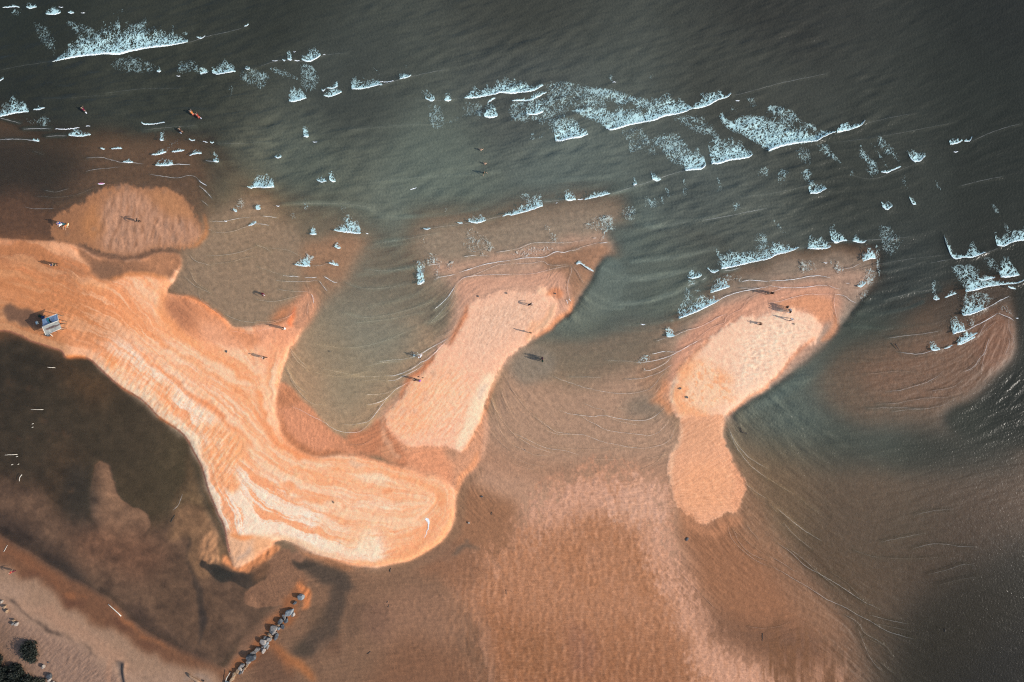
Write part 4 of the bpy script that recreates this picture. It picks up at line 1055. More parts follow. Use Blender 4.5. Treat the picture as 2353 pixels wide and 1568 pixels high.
# lacy foam left drifting (tile, density, outline)
LACE = []
for l in '''20 .75 530,990 620,960 830,960 870,1000 1000,1010 1240,1020 1290,1060 1200,1100 1000,1130 850,1150 780,1110 700,1080 580,1020
20 .55 560,790 700,780 900,800 1100,860 1250,900 1290,1010 1200,980 1120,980 1060,930 980,950 850,900 700,850
20 .30 300,740 560,730 800,830 840,920 850,960 530,980 500,1060 560,1100 400,1230 330,1180 240,1100 0,1080 0,920 300,860
20 .75 1870,1010 1960,1080 2050,1040 2200,1040 2294,1070 2294,1350 2180,1280 2050,1210 1920,1150 1860,1060
30 .85 0,1090 60,1110 200,1150 330,1210 450,1225 430,1270 300,1290 100,1320 0,1360
30 .5 0,950 100,950 240,1000 300,1080 420,1120 430,1170 330,1140 200,1070 0,1010
20 .3 1450,1050 1700,1040 1850,1200 1900,1290 1800,1290 1780,1220 1660,1200 1480,1100
20 .45 1400,1200 1500,1200 1600,1350 1560,1500 1450,1480 1330,1350 1220,1250
20 .2 980,1170 1150,1140 1250,1260 1300,1400 1150,1350 1050,1370 1010,1240
30 .5 820,1290 860,1340 980,1470 960,1568 870,1480 820,1400
30 .4 970,1220 1010,1220 1110,1320 1170,1430 1150,1440 1000,1330
30 .42 450,1290 530,1300 600,1390 650,1460 460,1380
30 .25 240,1330 340,1330 390,1430 370,1480 280,1440
30 .4 300,1520 360,1510 400,1568 310,1568
30 .4 900,1230 930,1250 1060,1470 1040,1480
31 .5 300,0 340,0 380,60 350,110 310,60
31 .35 80,0 160,0 160,100 90,110
31 .5 880,0 940,0 960,50 930,60
31 .5 730,0 760,0 770,50 745,50
31 .45 1480,80 1500,90 1555,170 1540,185
31 .25 1200,60 1250,60 1250,180 1210,160
31 .3 15,410 60,440 160,560 100,540 50,480
31 .22 1000,500 1080,490 1150,580 1200,620 1160,750 1080,760 1010,680 990,580
31 .5 955,690 990,690 1000,935 975,925 960,820
31 .5 1640,860 1850,860 1900,960 1950,1000 1960,1060 1850,1070 1780,1080 1700,980
31 .25 1930,790 2010,790 2080,880 2060,920 1960,870
31 .55 1465,1010 1490,1010 1505,1150 1480,1150
31 .4 2120,480 2180,540 2220,600 2200,640 2150,600
31 .25 2000,300 2050,340 2080,400 2030,390
31 .35 870,890 940,880 960,960 920,1040 860,1000
31 .4 840,1100 900,1080 860,1150 820,1180
31 .25 560,800 640,820 680,900 620,940 560,880
31 .2 240,840 400,800 440,900 300,920
31 .4 1660,1340 1720,1340 1700,1440 1660,1440
31 .3 1780,1340 1850,1330 1850,1400 1800,1400
31 .3 1760,1120 1900,1090 2020,1140 1940,1230 1800,1280 1750,1230
31 .2 2060,1230 2140,1210 2180,1300 2080,1270
21 .35 75,220 160,200 170,260 90,262
21 .25 640,480 780,400 900,420 940,540 780,560 700,560 650,540
21 .4 810,540 850,530 830,640 790,650
21 .35 1180,250 1300,260 1300,335 1220,335
21 .35 1520,100 1555,90 1580,200 1560,240 1522,236
21 .35 1320,230 1360,230 1360,305 1325,290
21 .32 1370,150 1410,170 1430,240 1390,250
21 .42 1830,60 1870,90 1885,160 1860,210 1840,150
21 .25 980,350 1100,330 1090,450 1000,430
21 .45 1975,300 2030,290 2040,330 1995,360
21 .35 2180,570 2260,560 2294,640 2294,780 2200,790 2160,700
21 .4 1810,690 1870,740 1930,740 1980,730 1980,860 1870,870
21 .4 1580,980 1660,990 1640,1030 1585,1030
21 .3 1540,1080 1600,1080 1620,1250 1520,1310 1500,1300
21 .35 1640,1060 1690,1060 1690,1110 1650,1110
21 .4 1820,980 1880,970 1940,1050 1830,1080
21 .2 280,500 330,510 420,620 340,640
21 .15 1900,930 2000,930 2100,1000 1950,1010 1850,980
21 .15 0,720 180,680 400,690 420,730 200,780 0,800
11 .18 1870,560 1960,530 2150,700 2000,760 1880,720
11 .3 1530,760 1600,750 1660,830 1600,860 1540,860
11 .35 1450,820 1510,820 1520,1000 1455,1000
11 .25 1600,870 1650,860 1650,960 1610,970
11 .25 1700,820 1780,810 1770,880 1710,890
11 .25 420,280 480,280 480,340 430,360
11 .18 760,330 800,330 790,390 770,385
11 .3 835,400 860,400 865,500 840,500
11 .2 300,370 350,390 340,430 310,420
11 .4 440,770 520,770 500,850 440,860
11 .35 0,60 60,30 80,90 60,160 0,150
11 .3 1690,340 1710,340 1710,375 1690,375
11 .4 1480,640 1510,640 1500,600
12 .45 1360,150 1440,135 1490,150 1400,185
22 .42 1110,225 1150,170 1240,140 1245,200 1180,225
22 .5 1175,280 1195,285 1190,310 1170,305
01 .2 2110,300 2160,240 2200,330 2180,370 2120,370
01 .25 2270,470 2294,460 2294,500
00 .28 1590,640 1600,560 1700,540 1800,600 1860,650 1790,670 1720,650 1600,660
00 .2 1000,530 1200,500 1350,560 1450,640 1300,660 1100,650 1000,600
00 .22 2150,640 2294,620 2294,780 2180,740 2130,690
00 .45 1530,230 1560,220 1580,320 1540,320
00 .35 1630,290 1680,290 1690,310 1640,315
00 .28 600,180 740,200 900,300 1000,350 980,430 860,350 700,300 620,250
00 .18 300,200 420,240 520,380 480,500 400,420 320,300
00 .3 1010,100 1090,90 1100,115 1040,125
00 .4 105,90 190,85 190,125 110,130
00 .25 1450,1160 1500,1160 1490,1250 1450,1250
00 .22 1500,1290 1600,1230 1600,1280 1500,1360
00 .2 240,1060 440,1050 440,1130 300,1120
00 .25 20,930 100,920 140,1010 30,1040
00 .15 2050,780 2090,780 2070,880
10 .3 0,640 60,640 130,690 60,800 0,790
10 .32 120,610 180,600 300,650 370,700 340,710 200,680
10 .28 380,570 500,590 560,680 550,800 430,820 400,720
10 .45 1050,610 1090,620 1110,700 1085,660
10 .35 950,690 980,690 975,740 955,730
10 .22 1540,930 1640,950 1700,1080 1640,1160 1560,1120
10 .22 1850,920 2000,920 2040,1040 1950,1060 1860,990
10 .2 1700,1100 1900,980 1900,1030 1740,1110
10 .35 1480,810 1530,800 1570,850 1560,890 1500,860
10 .4 2050,750 2090,760 2080,785
10 .3 1320,570 1350,580 1345,610
20 .35 165,1190 200,1190 200,1250 170,1250
20 .3 230,1220 330,1150 350,1160 250,1250
20 .4 1230,680 1265,680 1260,720 1240,720
20 .4 870,690 900,680 900,740 880,730
20 .2 2100,870 2180,880 2180,960 2100,920
20 .25 1950,940 2000,960 2030,1010 1960,1000
30 .4 0,1080 20,1080 20,1110
10 .8 310,860 400,800 410,880 340,915 305,910
30 .6 1240,1345 1300,1380 1380,1380 1405,1410 1350,1452 1290,1440
20 .35 2290,1500 2294,1568 2200,1560 2230,1500'''.split('\n'):
    t = l.split()
    LACE.append((float(t[1]), P(t[0], ' '.join(t[2:]))))
WLAB = '''small ragged foam crest at the very top left corner of the sea
rounded foam patch second from the corner along the top edge of the sea
longest breaker of the top left, straight crest trailing a broad blue foam fan
short white crest right of the thin foam cloud below the long top left breaker
double peaked foam patch in the second wave line of the top left
small foam tuft between the double peaked patch and the dotted crest line
breaker cut by the left edge of the photo, with a pointed foam plume
triangular foam patch on the thin white line above the northwest bar's left side
ragged white crest above the northwest bar, beside a column of grey foam
small spiky crest above the right end of the northwest bar
comb shaped foam crest at the right end of the dotted line near the top left
round turquoise foam patch without a bright crest, left of the long toothed crest
short crest stacked above the left end of the toothed crest line
short thick crest stacked below the left end of the toothed crest line
toothed white crest with several foam peaks, middle of the upper left sea
small bright crest at the right end of the toothed crest line
ring shaped foam patch with a bright lower edge, left of the long central breaker
little foam cone between the ring shaped patch and the long central breaker
long white central breaker stretching over the top of the middle sea
rounded foam fan hanging below the middle of the long central breaker
narrow upright foam column alone in the calm water left of centre
thin white crest running just under the right half of the long central breaker
light foam patch under the right end of the long central breaker
triangular foam sheet with a bright lower edge between the two great breakers
great curved breaker with the widest foam sheet, right of the central breaker
bright rising tip that ends the great curved breaker on the right
scalloped foam fan below the great curved breaker, left of the triangle
large triangular foam fan between the great curved breaker and the next one
second great breaker, dense foam ending in a long white crest to the lower right
bright rising tip that ends the second great breaker
small isolated breaker in the dark water near the right edge
isolated round foam patch in the dark water right of the second great breaker
broad foam tuft with white scallops north of the spit's side prong
small crest, left one of the pair above the dark water left of centre
upright foam tuft, right one of the pair above the dark water left of centre
tiny crest on the brown shallows right of the northwest bar
narrow foam cone left of the comb shaped crest over the tan shallows
comb shaped crest with upright foam teeth over the tan shallows
tiny curled crest right below the comb shaped crest
foam patch with white edge above the fork of the spit's prong, left one
foam patch with white edge above the fork of the spit's prong, right one
hanging column of foam at the left corner of the second bar's shallows
small three peaked crest on the wave line above the second bar
bright crest rising to a foam peak on the wave line above the second bar
foam triangle at the left end of the straight crest above the second bar
straight thick white crest at the right end of the wave line above the second bar
small foam tuft on the faint line leading to the large foam fans
widest breaker above the third bar, dense foam over its straight crest
small foam triangle left of the widest breaker above the third bar
short slanting crest with light foam at the left flank of the third bar's shallows
long thin crest wrapping the northwest side of the third bar
small foam patch at the lower left end of the third bar's swash lines
foam cone right of the widest breaker above the third bar
tall leaning foam cone above the third bar, second right of the widest breaker
low two winged crest right of the tall leaning foam cone
foam crest with two tongues over the right end of the third bar's shallows
leaning foam comet in the dark water above the third bar
small round foam patch in open water right of the foam comet
thin leaning foam streak beside the small round patch in open water
breaker shaped like a ship's bow in the dark water near the right edge
breaker cut by the right edge of the photo, with a leaning foam trail
tall foam triangle above the fourth bar at the right edge
long ragged crest crossing the top of the fourth bar's shallows
short crest with a small foam column left of the fourth bar
foam triangle over a thin crest on the fourth bar's left flank
small foam patch at the left end of the lower crest on the fourth bar
lower thin crest with foam running into the fourth bar
small curled crest at the right tip of the third bar's shallows
narrow foam column at the lower left end of the fourth bar's wave lines
thin foam ridge beside the narrow column, on the fourth bar's lower crest'''.split('\n')
# ================================================================= relief of sand and water
def D2(deg):
    a = math.radians(deg); return np.full((NY, NX), math.cos(a)), np.full((NY, NX), -math.sin(a))   # angle measured anticlockwise on the plan
wet_o = np.clip(OPA, 0, 1)
DRY = np.clip(1 - wet_o / 0.02, 0, 1)
DEPTH = -np.log(np.clip(1 - wet_o, 0.02, 1)) * 0.28
H = blur(HGT * 0.24, 1.5) - blur(DEPTH, 7.0)
H += 0.03 * N3 * np.clip(1 - wet_o * 2, 0, 1)
ISO = bandpass(0.7, 2.0, 11)
ISO2 = bandpass(1.4, 4.0, 12)
H += 0.0035 * ISO * (1 - 0.6 * wet_o) + 0.006 * ISO2 * (1 - 0.7 * wet_o)
def tz(name):
    return TEX.get(name, np.zeros((NY, NX)))
# wandering dune ripples on the bars
def crests(L): return 1.2 - np.abs(L) ** 0.8        # sharp little crests between broad troughs
L = lic(bandpass(1.0, 3.0, 21), *D2(10), 3) ; H += 0.036 * crests(L) * tz('bar3'); CR = crests(L) * tz('bar3')
L = lic(bandpass(0.9, 2.6, 22), *D2(52), 3) ; H += 0.030 * crests(L) * tz('bar2'); CR = CR + crests(L) * tz('bar2')
L = lic(bandpass(1.0, 2.6, 23), *D2(84), 4) ; H += 0.024 * crests(L) * tz('bar1'); CR = CR + crests(L) * tz('bar1')
CR = np.clip(CR, -1.2, 1.2)
H += 0.02 * lic(bandpass(2.2, 5.5, 41), *D2(86), 9) * tz('bar1')
L = lic(bandpass(0.8, 2.2, 24), *D2(52), 3) ; H += 0.009 * L * tz('str2')
H += 0.006 * L * tz('spit') * np.clip(0.5 + 2 * N1, 0, 1)
dx, dy = D2(-20)
L = lic(bandpass(0.8, 1.8, 25), *D2(32), 6) ; H += 0.007 * L * tz('fan') * np.clip((1160 - GY) / 60, 0, 1)
L = lic(bandpass(0.8, 1.8, 26), *D2(4), 5) ; H += 0.007 * L * (tz('fan') * np.clip((GY - 1080) / 60, 0, 1) + 0.8 * tz('flat2') + 0.5 * tz('sadl'))
VS = np.clip(0.5 + 2.2 * fbm(GX / 9, GY / 42, 3, 2), 0, 1)
H += tz('flat') * (0.007 * L * VS + 0.010 * ISO2 * (1 - 0.5 * VS) + 0.006 * bandpass(1.0, 2.6, 27))
H += tz('flat3') * 0.007 * ISO2
H += tz('rough') * (0.022 * lic(bandpass(0.9, 2.4, 28), *D2(48), 3))
H += tz('rub') * (0.03 * lic(bandpass(1.0, 2.6, 29), *D2(60), 4)) + tz('rub2') * (0.009 * lic(bandpass(0.9, 2.6, 30), *D2(80), 3))
H += tz('grit') * 0.008 * ISO + tz('pit') * 0.014 * bandpass(0.9, 2.2, 31)
# crab pits and pockmarks in the basin
PITZ, = [np.clip((wet_o > 0.03) * (GY > 1280) * (GX < 1250) * 1.0, 0, 1)]
bn = bandpass(0.8, 2.0, 33)
PITZ *= 1 - 0.7 * np.clip(wet_o * 2, 0, 1)
H -= 0.02 * np.clip(bn - 1.6, 0, 3) * PITZ
H += 0.012 * np.clip(bandpass(0.8, 2.0, 34) - 1.5, 0, 3) * PITZ
# rills running down the spit to the lagoon, and long terraces that follow the shores
H += 0.010 * tz('spit') * lic(bandpass(1.0, 3.0, 35), *D2(58), 8) * np.clip((D_LOW < 110) * 1.0 * (GX > 120) * (GX < 560) + 0.15, 0, 1)
H += 0.010 * tz('spit') * med + 0.004 * tz('spit') * fin
# tyre arcs and a dug channel on the beach
def ridge(pts, hgt, wid):
    """raise a thin ridge along a curve in array H"""
    q = smooth(pts, False, 8)
    for p0, p1 in zip(q[:-1], q[1:]):
        n = max(2, int(np.hypot(*(p1 - p0)) / ST) + 1)
        for t in np.linspace(0, 1, n, endpoint=False):
            c = p0 + (p1 - p0) * t
            i = (c[0] - X0) / ST; j = (c[1] - Y0) / ST
            r = int(wid * 3) + 1
            i0, j0 = int(i), int(j)
            if i0 < r or j0 < r or i0 >= NX - r - 1 or j0 >= NY - r - 1: continue
            sl = (slice(j0 - r, j0 + r + 1), slice(i0 - r, i0 + r + 1))
            yy, xx = np.mgrid[j0 - r:j0 + r + 1, i0 - r:i0 + r + 1]
            g = np.exp(-((xx - i) ** 2 + (yy - j) ** 2) / (2 * wid * wid))
            yield sl, g * hgt
def carve(A, pts, hgt, wid):
    B = np.zeros_like(A)
    for sl, g in ridge(pts, 1.0, wid):
        B[sl] = np.maximum(B[sl], g)
    A += B * hgt
for k in range(3):
    r = 1.0 - 0.16 * k
    arc = np.array([[930 - 225 * r * math.cos(t) , 1650 - 225 * r * math.sin(t)] for t in np.linspace(0.25, 1.6, 9)])
    carve(H, P('03', ' '.join('%f,%f' % tuple(a) for a in arc)), 0.04, 0.8)
carve(H, P('03', '1085,1400 1090,1480 1110,1568'), -0.25, 2.2)
carve(H, P('03', '1130,1390 1120,1460 1130,1568'), 0.14, 1.5)
carve(H, P('03', '0,760 150,840 300,980 430,1060 620,1150 750,1230 900,1330'), 0.05, 1.5)

# --- waves
smp = []
for tl, wv, pts in SW:
    q = smooth(pts, False, 3)
    d = np.diff(q, axis=0)
    for (x, y), (u, v) in zip(q[:-1], d): smp.append((x, y, u, v, 1.0))
for pts, hh in BR:
    d = np.diff(pts, axis=0)
    for (x, y), (u, v) in zip(pts[:-1], d): smp.append((x, y, u, v, 0.7))
for x, y, a in ((100, 20, 18), (600, 30, 15), (1200, 60, 20), (1700, 40, 22), (2200, 60, 24), (2200, 250, 22), (900, 300, 10), (700, 300, 8), (1200, 350, 12), (1000, 480, 8), (1650, 480, 14), (2200, 450, 20),
                (1450, 650, 10), (1500, 560, 12), (2050, 700, 14), (2050, 800, 12), (350, 1080, 32), (300, 950, 28), (420, 1150, 35), (100, 1000, 25), (150, 900, 25), (2200, 1100, 14), (2300, 1300, 6), (2200, 1480, 4),
                (1800, 1000, -30), (900, 800, 6), (800, 900, -5)):
    for k in range(3): smp.append((x, y, math.cos(math.radians(a)), -math.sin(math.radians(a)), 8.0))
WDX, WDY = idw_angle(smp[::2])
B1 = lic(bandpass(2.0, 5.0, 51), WDX, WDY, 14)
B2 = lic(bandpass(0.9, 2.4, 52), WDX, WDY, 9)
B3 = lic(bandpass(4.5, 10.0, 53), WDX, WDY, 34)
B4 = bandpass(0.6, 1.6, 54)
dampS = np.clip(wet_o * 1.3, 0.15, 1)
LAGM = np.zeros((NY, NX)); sl, M = mask(LAGOON, 10, 0); LAGM[sl] = M
open_ = 1 - LAGM
sea = np.clip((1150 - GY + 0.35 * GX) / 500, 0, 1)
gust = np.clip(0.8 + 0.9 * fbm(GX / 220, GY / 150, 3, 6), 0.35, 1.4)
WZ = open_ * dampS * gust * (0.058 * B1 + 0.040 * B3 * sea + 0.026 * B2 + 0.009 * B4) * np.clip(0.62 + (GY - 60) / 600, 0.62, 1.0)
WZ *= 1 - 0.72 * np.clip((GX - 1850) / 350, 0, 1)
_se = np.clip((GX - 1650) / 400, 0, 1) * np.clip((GY - 880) / 200, 0, 1)
WZ *= 1 - 0.3 * _se
WZ += open_ * (0.007 * B2 + 0.006 * B4) * _se
WZ += LAGM * 0.007 * B2 * np.clip((GX - 270) / 100, 0, 1) * np.clip((GY - 830) / 60, 0, 1)
bump_up = np.zeros((NY, NX))
for tl, wv, pts in SW:
    carve(bump_up, pts, 0.035 + 0.05 * min(wv, 0.6), 0.9 + 0.5 * min(wv, .5))
WZ += bump_up
_wb = np.clip(wet_o / 0.05, 0, 1) * open_ * np.clip(1.1 - wet_o, 0, 1)
H += _wb * (0.018 * B2 + 0.016 * B1 + 0.004 * ISO)          # the bed under the shallows is rippled by the same waves
front = np.clip(blur(bump_up, 1.0) / 0.06, 0, 1)
fr = np.zeros((NY, NX))
for pts, hh in BR:
    if hh.max() > 6: carve(fr, pts, 0.06 + 0.003 * hh.max(), 2.6)
WZ += np.minimum(blur(fr, 1.0), 0.35)

# --- grids that run from the surveyed strip out to the horizon
def axis(c0, c1, n, step):
    g = [step]; out = []
    s = step; x = 0
    for k in range(34):
        s *= 1.28; x += s; out.append(x)
    out = np.array(out)
    return np.concatenate([c0 - out[::-1], np.linspace(c0, c1, n), c1 + out])
PAD = 34
def to_world(x, y):
    return (x - 1176.5) * MPU, (784.0 - y) * MPU
AX = axis((X0 - 1176.5) * MPU, (X1 - 1176.5) * MPU, NX, ST * MPU)
AY = axis((784.0 - Y0) * MPU, (784.0 - Y1) * MPU, NY, -ST * MPU)
def padd(A):
    w = ((PAD, PAD), (PAD, PAD)) + (((0, 0),) if A.ndim == 3 else ())
    return np.pad(A, w, mode='edge')
def grid_mesh(name, Z, attrs, colors, keep=None):
    ny, nx = Z.shape
    XX, YY = np.meshgrid(AX, AY)
    co = np.stack([XX, YY, Z], -1).reshape(-1, 3).astype(np.float32)
    idx = np.arange(ny * nx, dtype=np.int32).reshape(ny, nx)
    q = np.stack([idx[:-1, :-1], idx[1:, :-1], idx[1:, 1:], idx[:-1, 1:]], -1).reshape(-1, 4)
    if keep is not None:
        k = (keep[:-1, :-1] | keep[1:, :-1] | keep[1:, 1:] | keep[:-1, 1:]).reshape(-1)
        q = q[k]
        used = np.zeros(ny * nx, bool); used[q.reshape(-1)] = True
        rem = np.cumsum(used) - 1
        q = rem[q].astype(np.int32)
        co = co[used]
        attrs = {k_: v.reshape(-1)[used] for k_, v in attrs.items()}
        colors = {k_: v.reshape(-1, 3)[used] for k_, v in colors.items()}
    me = bpy.data.meshes.new(name)
    me.vertices.add(len(co)); me.vertices.foreach_set('co', co.reshape(-1))
    me.loops.add(len(q) * 4); me.loops.foreach_set('vertex_index', q.reshape(-1))
    me.polygons.add(len(q)); me.polygons.foreach_set('loop_start', np.arange(0, len(q) * 4, 4, dtype=np.int32))
    me.polygons.foreach_set('use_smooth', np.ones(len(q), bool))
    me.update(calc_edges=True)
    for k_, v in attrs.items():
        a_ = me.attributes.new(k_, 'FLOAT', 'POINT'); a_.data.foreach_set('value', v.reshape(-1).astype(np.float32))
    for k_, v in colors.items():
        a_ = me.attributes.new(k_, 'FLOAT_COLOR', 'POINT')
        c4 = np.concatenate([v.reshape(-1, 3), np.ones((v.size // 3, 1))], 1).astype(np.float32)
        a_.data.foreach_set('color', c4.reshape(-1))
    ob = bpy.data.objects.new(name, me); scene.collection.objects.link(ob)
    return ob
def lin(c):
    c = np.clip(c, 0, 255) / 255.0
    return np.where(c <= 0.04045, c / 12.92, ((c + 0.055) / 1.055) ** 2.4)
# colour seen in full light -> base colour of the material
SANDK = np.array([0.96, 0.87, 0.77]); WATK = np.array([0.98, 0.95, 0.79])
grain = 1 + 0.07 * ISO + 0.03 * ISO2 + 0.05 * N2 + 0.07 * CR      # ripple troughs are coloured darker than the crests
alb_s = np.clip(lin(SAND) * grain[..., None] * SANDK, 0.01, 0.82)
alb_w = np.clip(lin(WAT) * WATK * (1 + 0.10 * N1 + 0.05 * N2 + 0.06 * ISO)[..., None], 0.005, 0.8)
alb_w = np.clip(alb_w * (1 + 0.45 * front[..., None] * np.array([1.0, 0.95, 0.85])), 0, 0.8)   # stirred, airy water along each small front
wetness = np.clip(wet_o * 3, 0, 1)

def ground_z(x, y):
    """height of sand at a plan point"""
    return float(bil(H, np.array([float(x)]), np.array([float(y)]))[0])
def water_z(x, y):
    return float(bil(WZ, np.array([float(x)]), np.array([float(y)]))[0])

# ================================================================= materials
def mat(name, color=(0.5, 0.5, 0.5), rough=0.7, spec=0.5, noise=0.0, nscale=8.0, bump=0.0, bscale=20.0, metal=0.0):
    m = bpy.data.materials.new(name); m.use_nodes = True
    nt = m.node_tree; b = nt.nodes['Principled BSDF']
    b.inputs['Base Color'].default_value = (*color, 1); b.inputs['Roughness'].default_value = rough
    b.inputs['Specular IOR Level'].default_value = spec; b.inputs['Metallic'].default_value = metal
    tc = nt.nodes.new('ShaderNodeTexCoord')
    if noise > 0:
        n = nt.nodes.new('ShaderNodeTexNoise'); n.inputs['Scale'].default_value = nscale; n.inputs['Detail'].default_value = 5
        nt.links.new(tc.outputs['Object'], n.inputs['Vector'])
        r = nt.nodes.new('ShaderNodeValToRGB')
        r.color_ramp.elements[0].position = 0.3; r.color_ramp.elements[1].position = 0.7
        r.color_ramp.elements[0].color = (*[max(0, c * (1 - noise)) for c in color], 1)
        r.color_ramp.elements[1].color = (*[min(1, c * (1 + noise)) for c in color], 1)
        nt.links.new(n.outputs[0], r.inputs[0]); nt.links.new(r.outputs[0], b.inputs['Base Color'])
    if bump > 0:
        n2 = nt.nodes.new('ShaderNodeTexNoise'); n2.inputs['Scale'].default_value = bscale; n2.inputs['Detail'].default_value = 4
        nt.links.new(tc.outputs['Object'], n2.inputs['Vector'])
        bp = nt.nodes.new('ShaderNodeBump'); bp.inputs['Strength'].default_value = 1.0; bp.inputs['Distance'].default_value = bump
        nt.links.new(n2.outputs[0], bp.inputs['Height']); nt.links.new(bp.outputs[0], b.inputs['Normal'])
    return m

def node_noise(nt, vec, scale, detail=4):
    n = nt.nodes.new('ShaderNodeTexNoise'); n.inputs['Scale'].default_value = scale; n.inputs['Detail'].default_value = detail
    nt.links.new(vec, n.inputs['Vector']); return n.outputs[0]
def node_math(nt, op, a, b=None, c=None):
    n = nt.nodes.new('ShaderNodeMath'); n.operation = op
    for k, v in enumerate((a, b, c)):
        if v is None: continue
        if isinstance(v, (int, float)): n.inputs[k].default_value = v
        else: nt.links.new(v, n.inputs[k])
    return n.outputs[0]

m_sand = bpy.data.materials.new('beach_sand'); m_sand.use_nodes = True
nt = m_sand.node_tree; b = nt.nodes['Principled BSDF']
at = nt.nodes.new('ShaderNodeAttribute'); at.attribute_name = 'tone'
tc = nt.nodes.new('ShaderNodeTexCoord')
ng = node_noise(nt, tc.outputs['Object'], 3.2, 6)
ng2 = node_noise(nt, tc.outputs['Object'], 0.9, 6)
k1 = node_math(nt, 'MULTIPLY_ADD', ng, 0.22, 0.89); k2 = node_math(nt, 'MULTIPLY_ADD', ng2, 0.16, 0.92)
kk = node_math(nt, 'MULTIPLY', k1, k2)
mx = nt.nodes.new('ShaderNodeVectorMath'); mx.operation = 'SCALE'
nt.links.new(at.outputs['Color'], mx.inputs[0]); nt.links.new(kk, mx.inputs['Scale'])
nt.links.new(mx.outputs[0], b.inputs['Base Color'])
aw = nt.nodes.new('ShaderNodeAttribute'); aw.attribute_name = 'wetness'
nt.links.new(node_math(nt, 'MULTIPLY_ADD', aw.outputs['Fac'], -0.35, 0.85), b.inputs['Roughness'])
b.inputs['Specular IOR Level'].default_value = 0.3
bp = nt.nodes.new('ShaderNodeBump'); bp.inputs['Distance'].default_value = 0.03; bp.inputs['Strength'].default_value = 0.8
nt.links.new(node_noise(nt, tc.outputs['Object'], 4.5, 5), bp.inputs['Height']); nt.links.new(bp.outputs[0], b.inputs['Normal'])

m_water = bpy.data.materials.new('silty_sea_water'); m_water.use_nodes = True
nt = m_water.node_tree; b = nt.nodes['Principled BSDF']
at = nt.nodes.new('ShaderNodeAttribute'); at.attribute_name = 'silt'
nt.links.new(at.outputs['Color'], b.inputs['Base Color'])
ah = nt.nodes.new('ShaderNodeAttribute'); ah.attribute_name = 'hide'
nt.links.new(ah.outputs['Fac'], b.inputs['Alpha'])
b.inputs['Roughness'].default_value = 0.2; b.inputs['IOR'].default_value = 1.33; b.inputs['Specular IOR Level'].default_value = 0.22
tc = nt.nodes.new('ShaderNodeTexCoord')
bp = nt.nodes.new('ShaderNodeBump'); bp.inputs['Distance'].default_value = 0.07; bp.inputs['Strength'].default_value = 0.9
n1 = node_noise(nt, tc.outputs['Object'], 2.6, 5)
nt.links.new(n1, bp.inputs['Height']); nt.links.new(bp.outputs[0], b.inputs['Normal'])

# ================================================================= ground and water
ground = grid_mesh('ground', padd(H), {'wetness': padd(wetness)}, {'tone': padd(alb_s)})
ground.data.materials.append(m_sand); ground['kind'] = 'structure'
ground['label'] = 'orange and cream sand bars, spit, beach and brown wet flats'
hide = np.clip(wet_o + 0.25 * front * (wet_o > 0.01), 0, 1)
hide2 = 1 - np.sqrt(1 - np.clip(hide, 0, 0.9999))     # light crosses the surface twice
far = np.ones((NY, NX))
keep = padd(blur((wet_o > 0.006) * 1.0, 1.0) > 0.02)
wz_full = padd(WZ)
ring = np.ones(wz_full.shape); ring[:PAD] = 0.3; ring[-PAD:] = 0.3; ring[:, :PAD] = 0.3; ring[:, -PAD:] = 0.3
water = grid_mesh('water', wz_full * ring + 0.012, {'hide': padd(hide2 * np.clip((wet_o - 0.004) / 0.02, 0, 1))}, {'silt': padd(alb_w)}, keep)
water.data.materials.append(m_water); water['kind'] = 'structure'
water['label'] = 'dark silty sea water, paler over the shallows'
# ================================================================= helpers for things
C = scene.collection
SRC = 0.574463
def WP_(sx, sy):
    """photo-survey position (4096-wide grid) -> plan units"""
    return sx * SRC, sy * SRC
def place(sx, sy, dz=0.0, onwater=False):
    x, y = WP_(sx, sy)
    wx, wy = to_world(x, y)
    z = water_z(x, y) + 0.012 if onwater else ground_z(x, y)
    return Vector((wx, wy, z + dz))
def tag(o, label=None, cat_=None, group=None, kind=None):
    if label: o['label'] = label
    if cat_: o['category'] = cat_
    if group: o['group'] = group
    if kind: o['kind'] = kind
    return o
def empty(name, loc, rz=0.0):
    o = bpy.data.objects.new(name, None); C.objects.link(o); o.location = loc; o.rotation_euler = (0, 0, rz); o.empty_display_size = 0.2
    return o
def mesh_ob(name, verts, faces, m, parent=None, smooth_=True):
    me = bpy.data.meshes.new(name); me.from_pydata([tuple(v) for v in verts], [], [tuple(f) for f in faces]); me.update()
    if smooth_: me.polygons.foreach_set('use_smooth', np.ones(len(me.polygons), bool))
    me.materials.append(m)
    o = bpy.data.objects.new(name, me); C.objects.link(o)
    if parent: o.parent = parent
    return o
def bm_ob(name, bm, m, parent=None, smooth_=False):
    me = bpy.data.meshes.new(name); bm.to_mesh(me); bm.free()
    if smooth_: me.polygons.foreach_set('use_smooth', np.ones(len(me.polygons), bool))
    me.materials.append(m)
    o = bpy.data.objects.new(name, me); C.objects.link(o)
    if parent: o.parent = parent
    return o
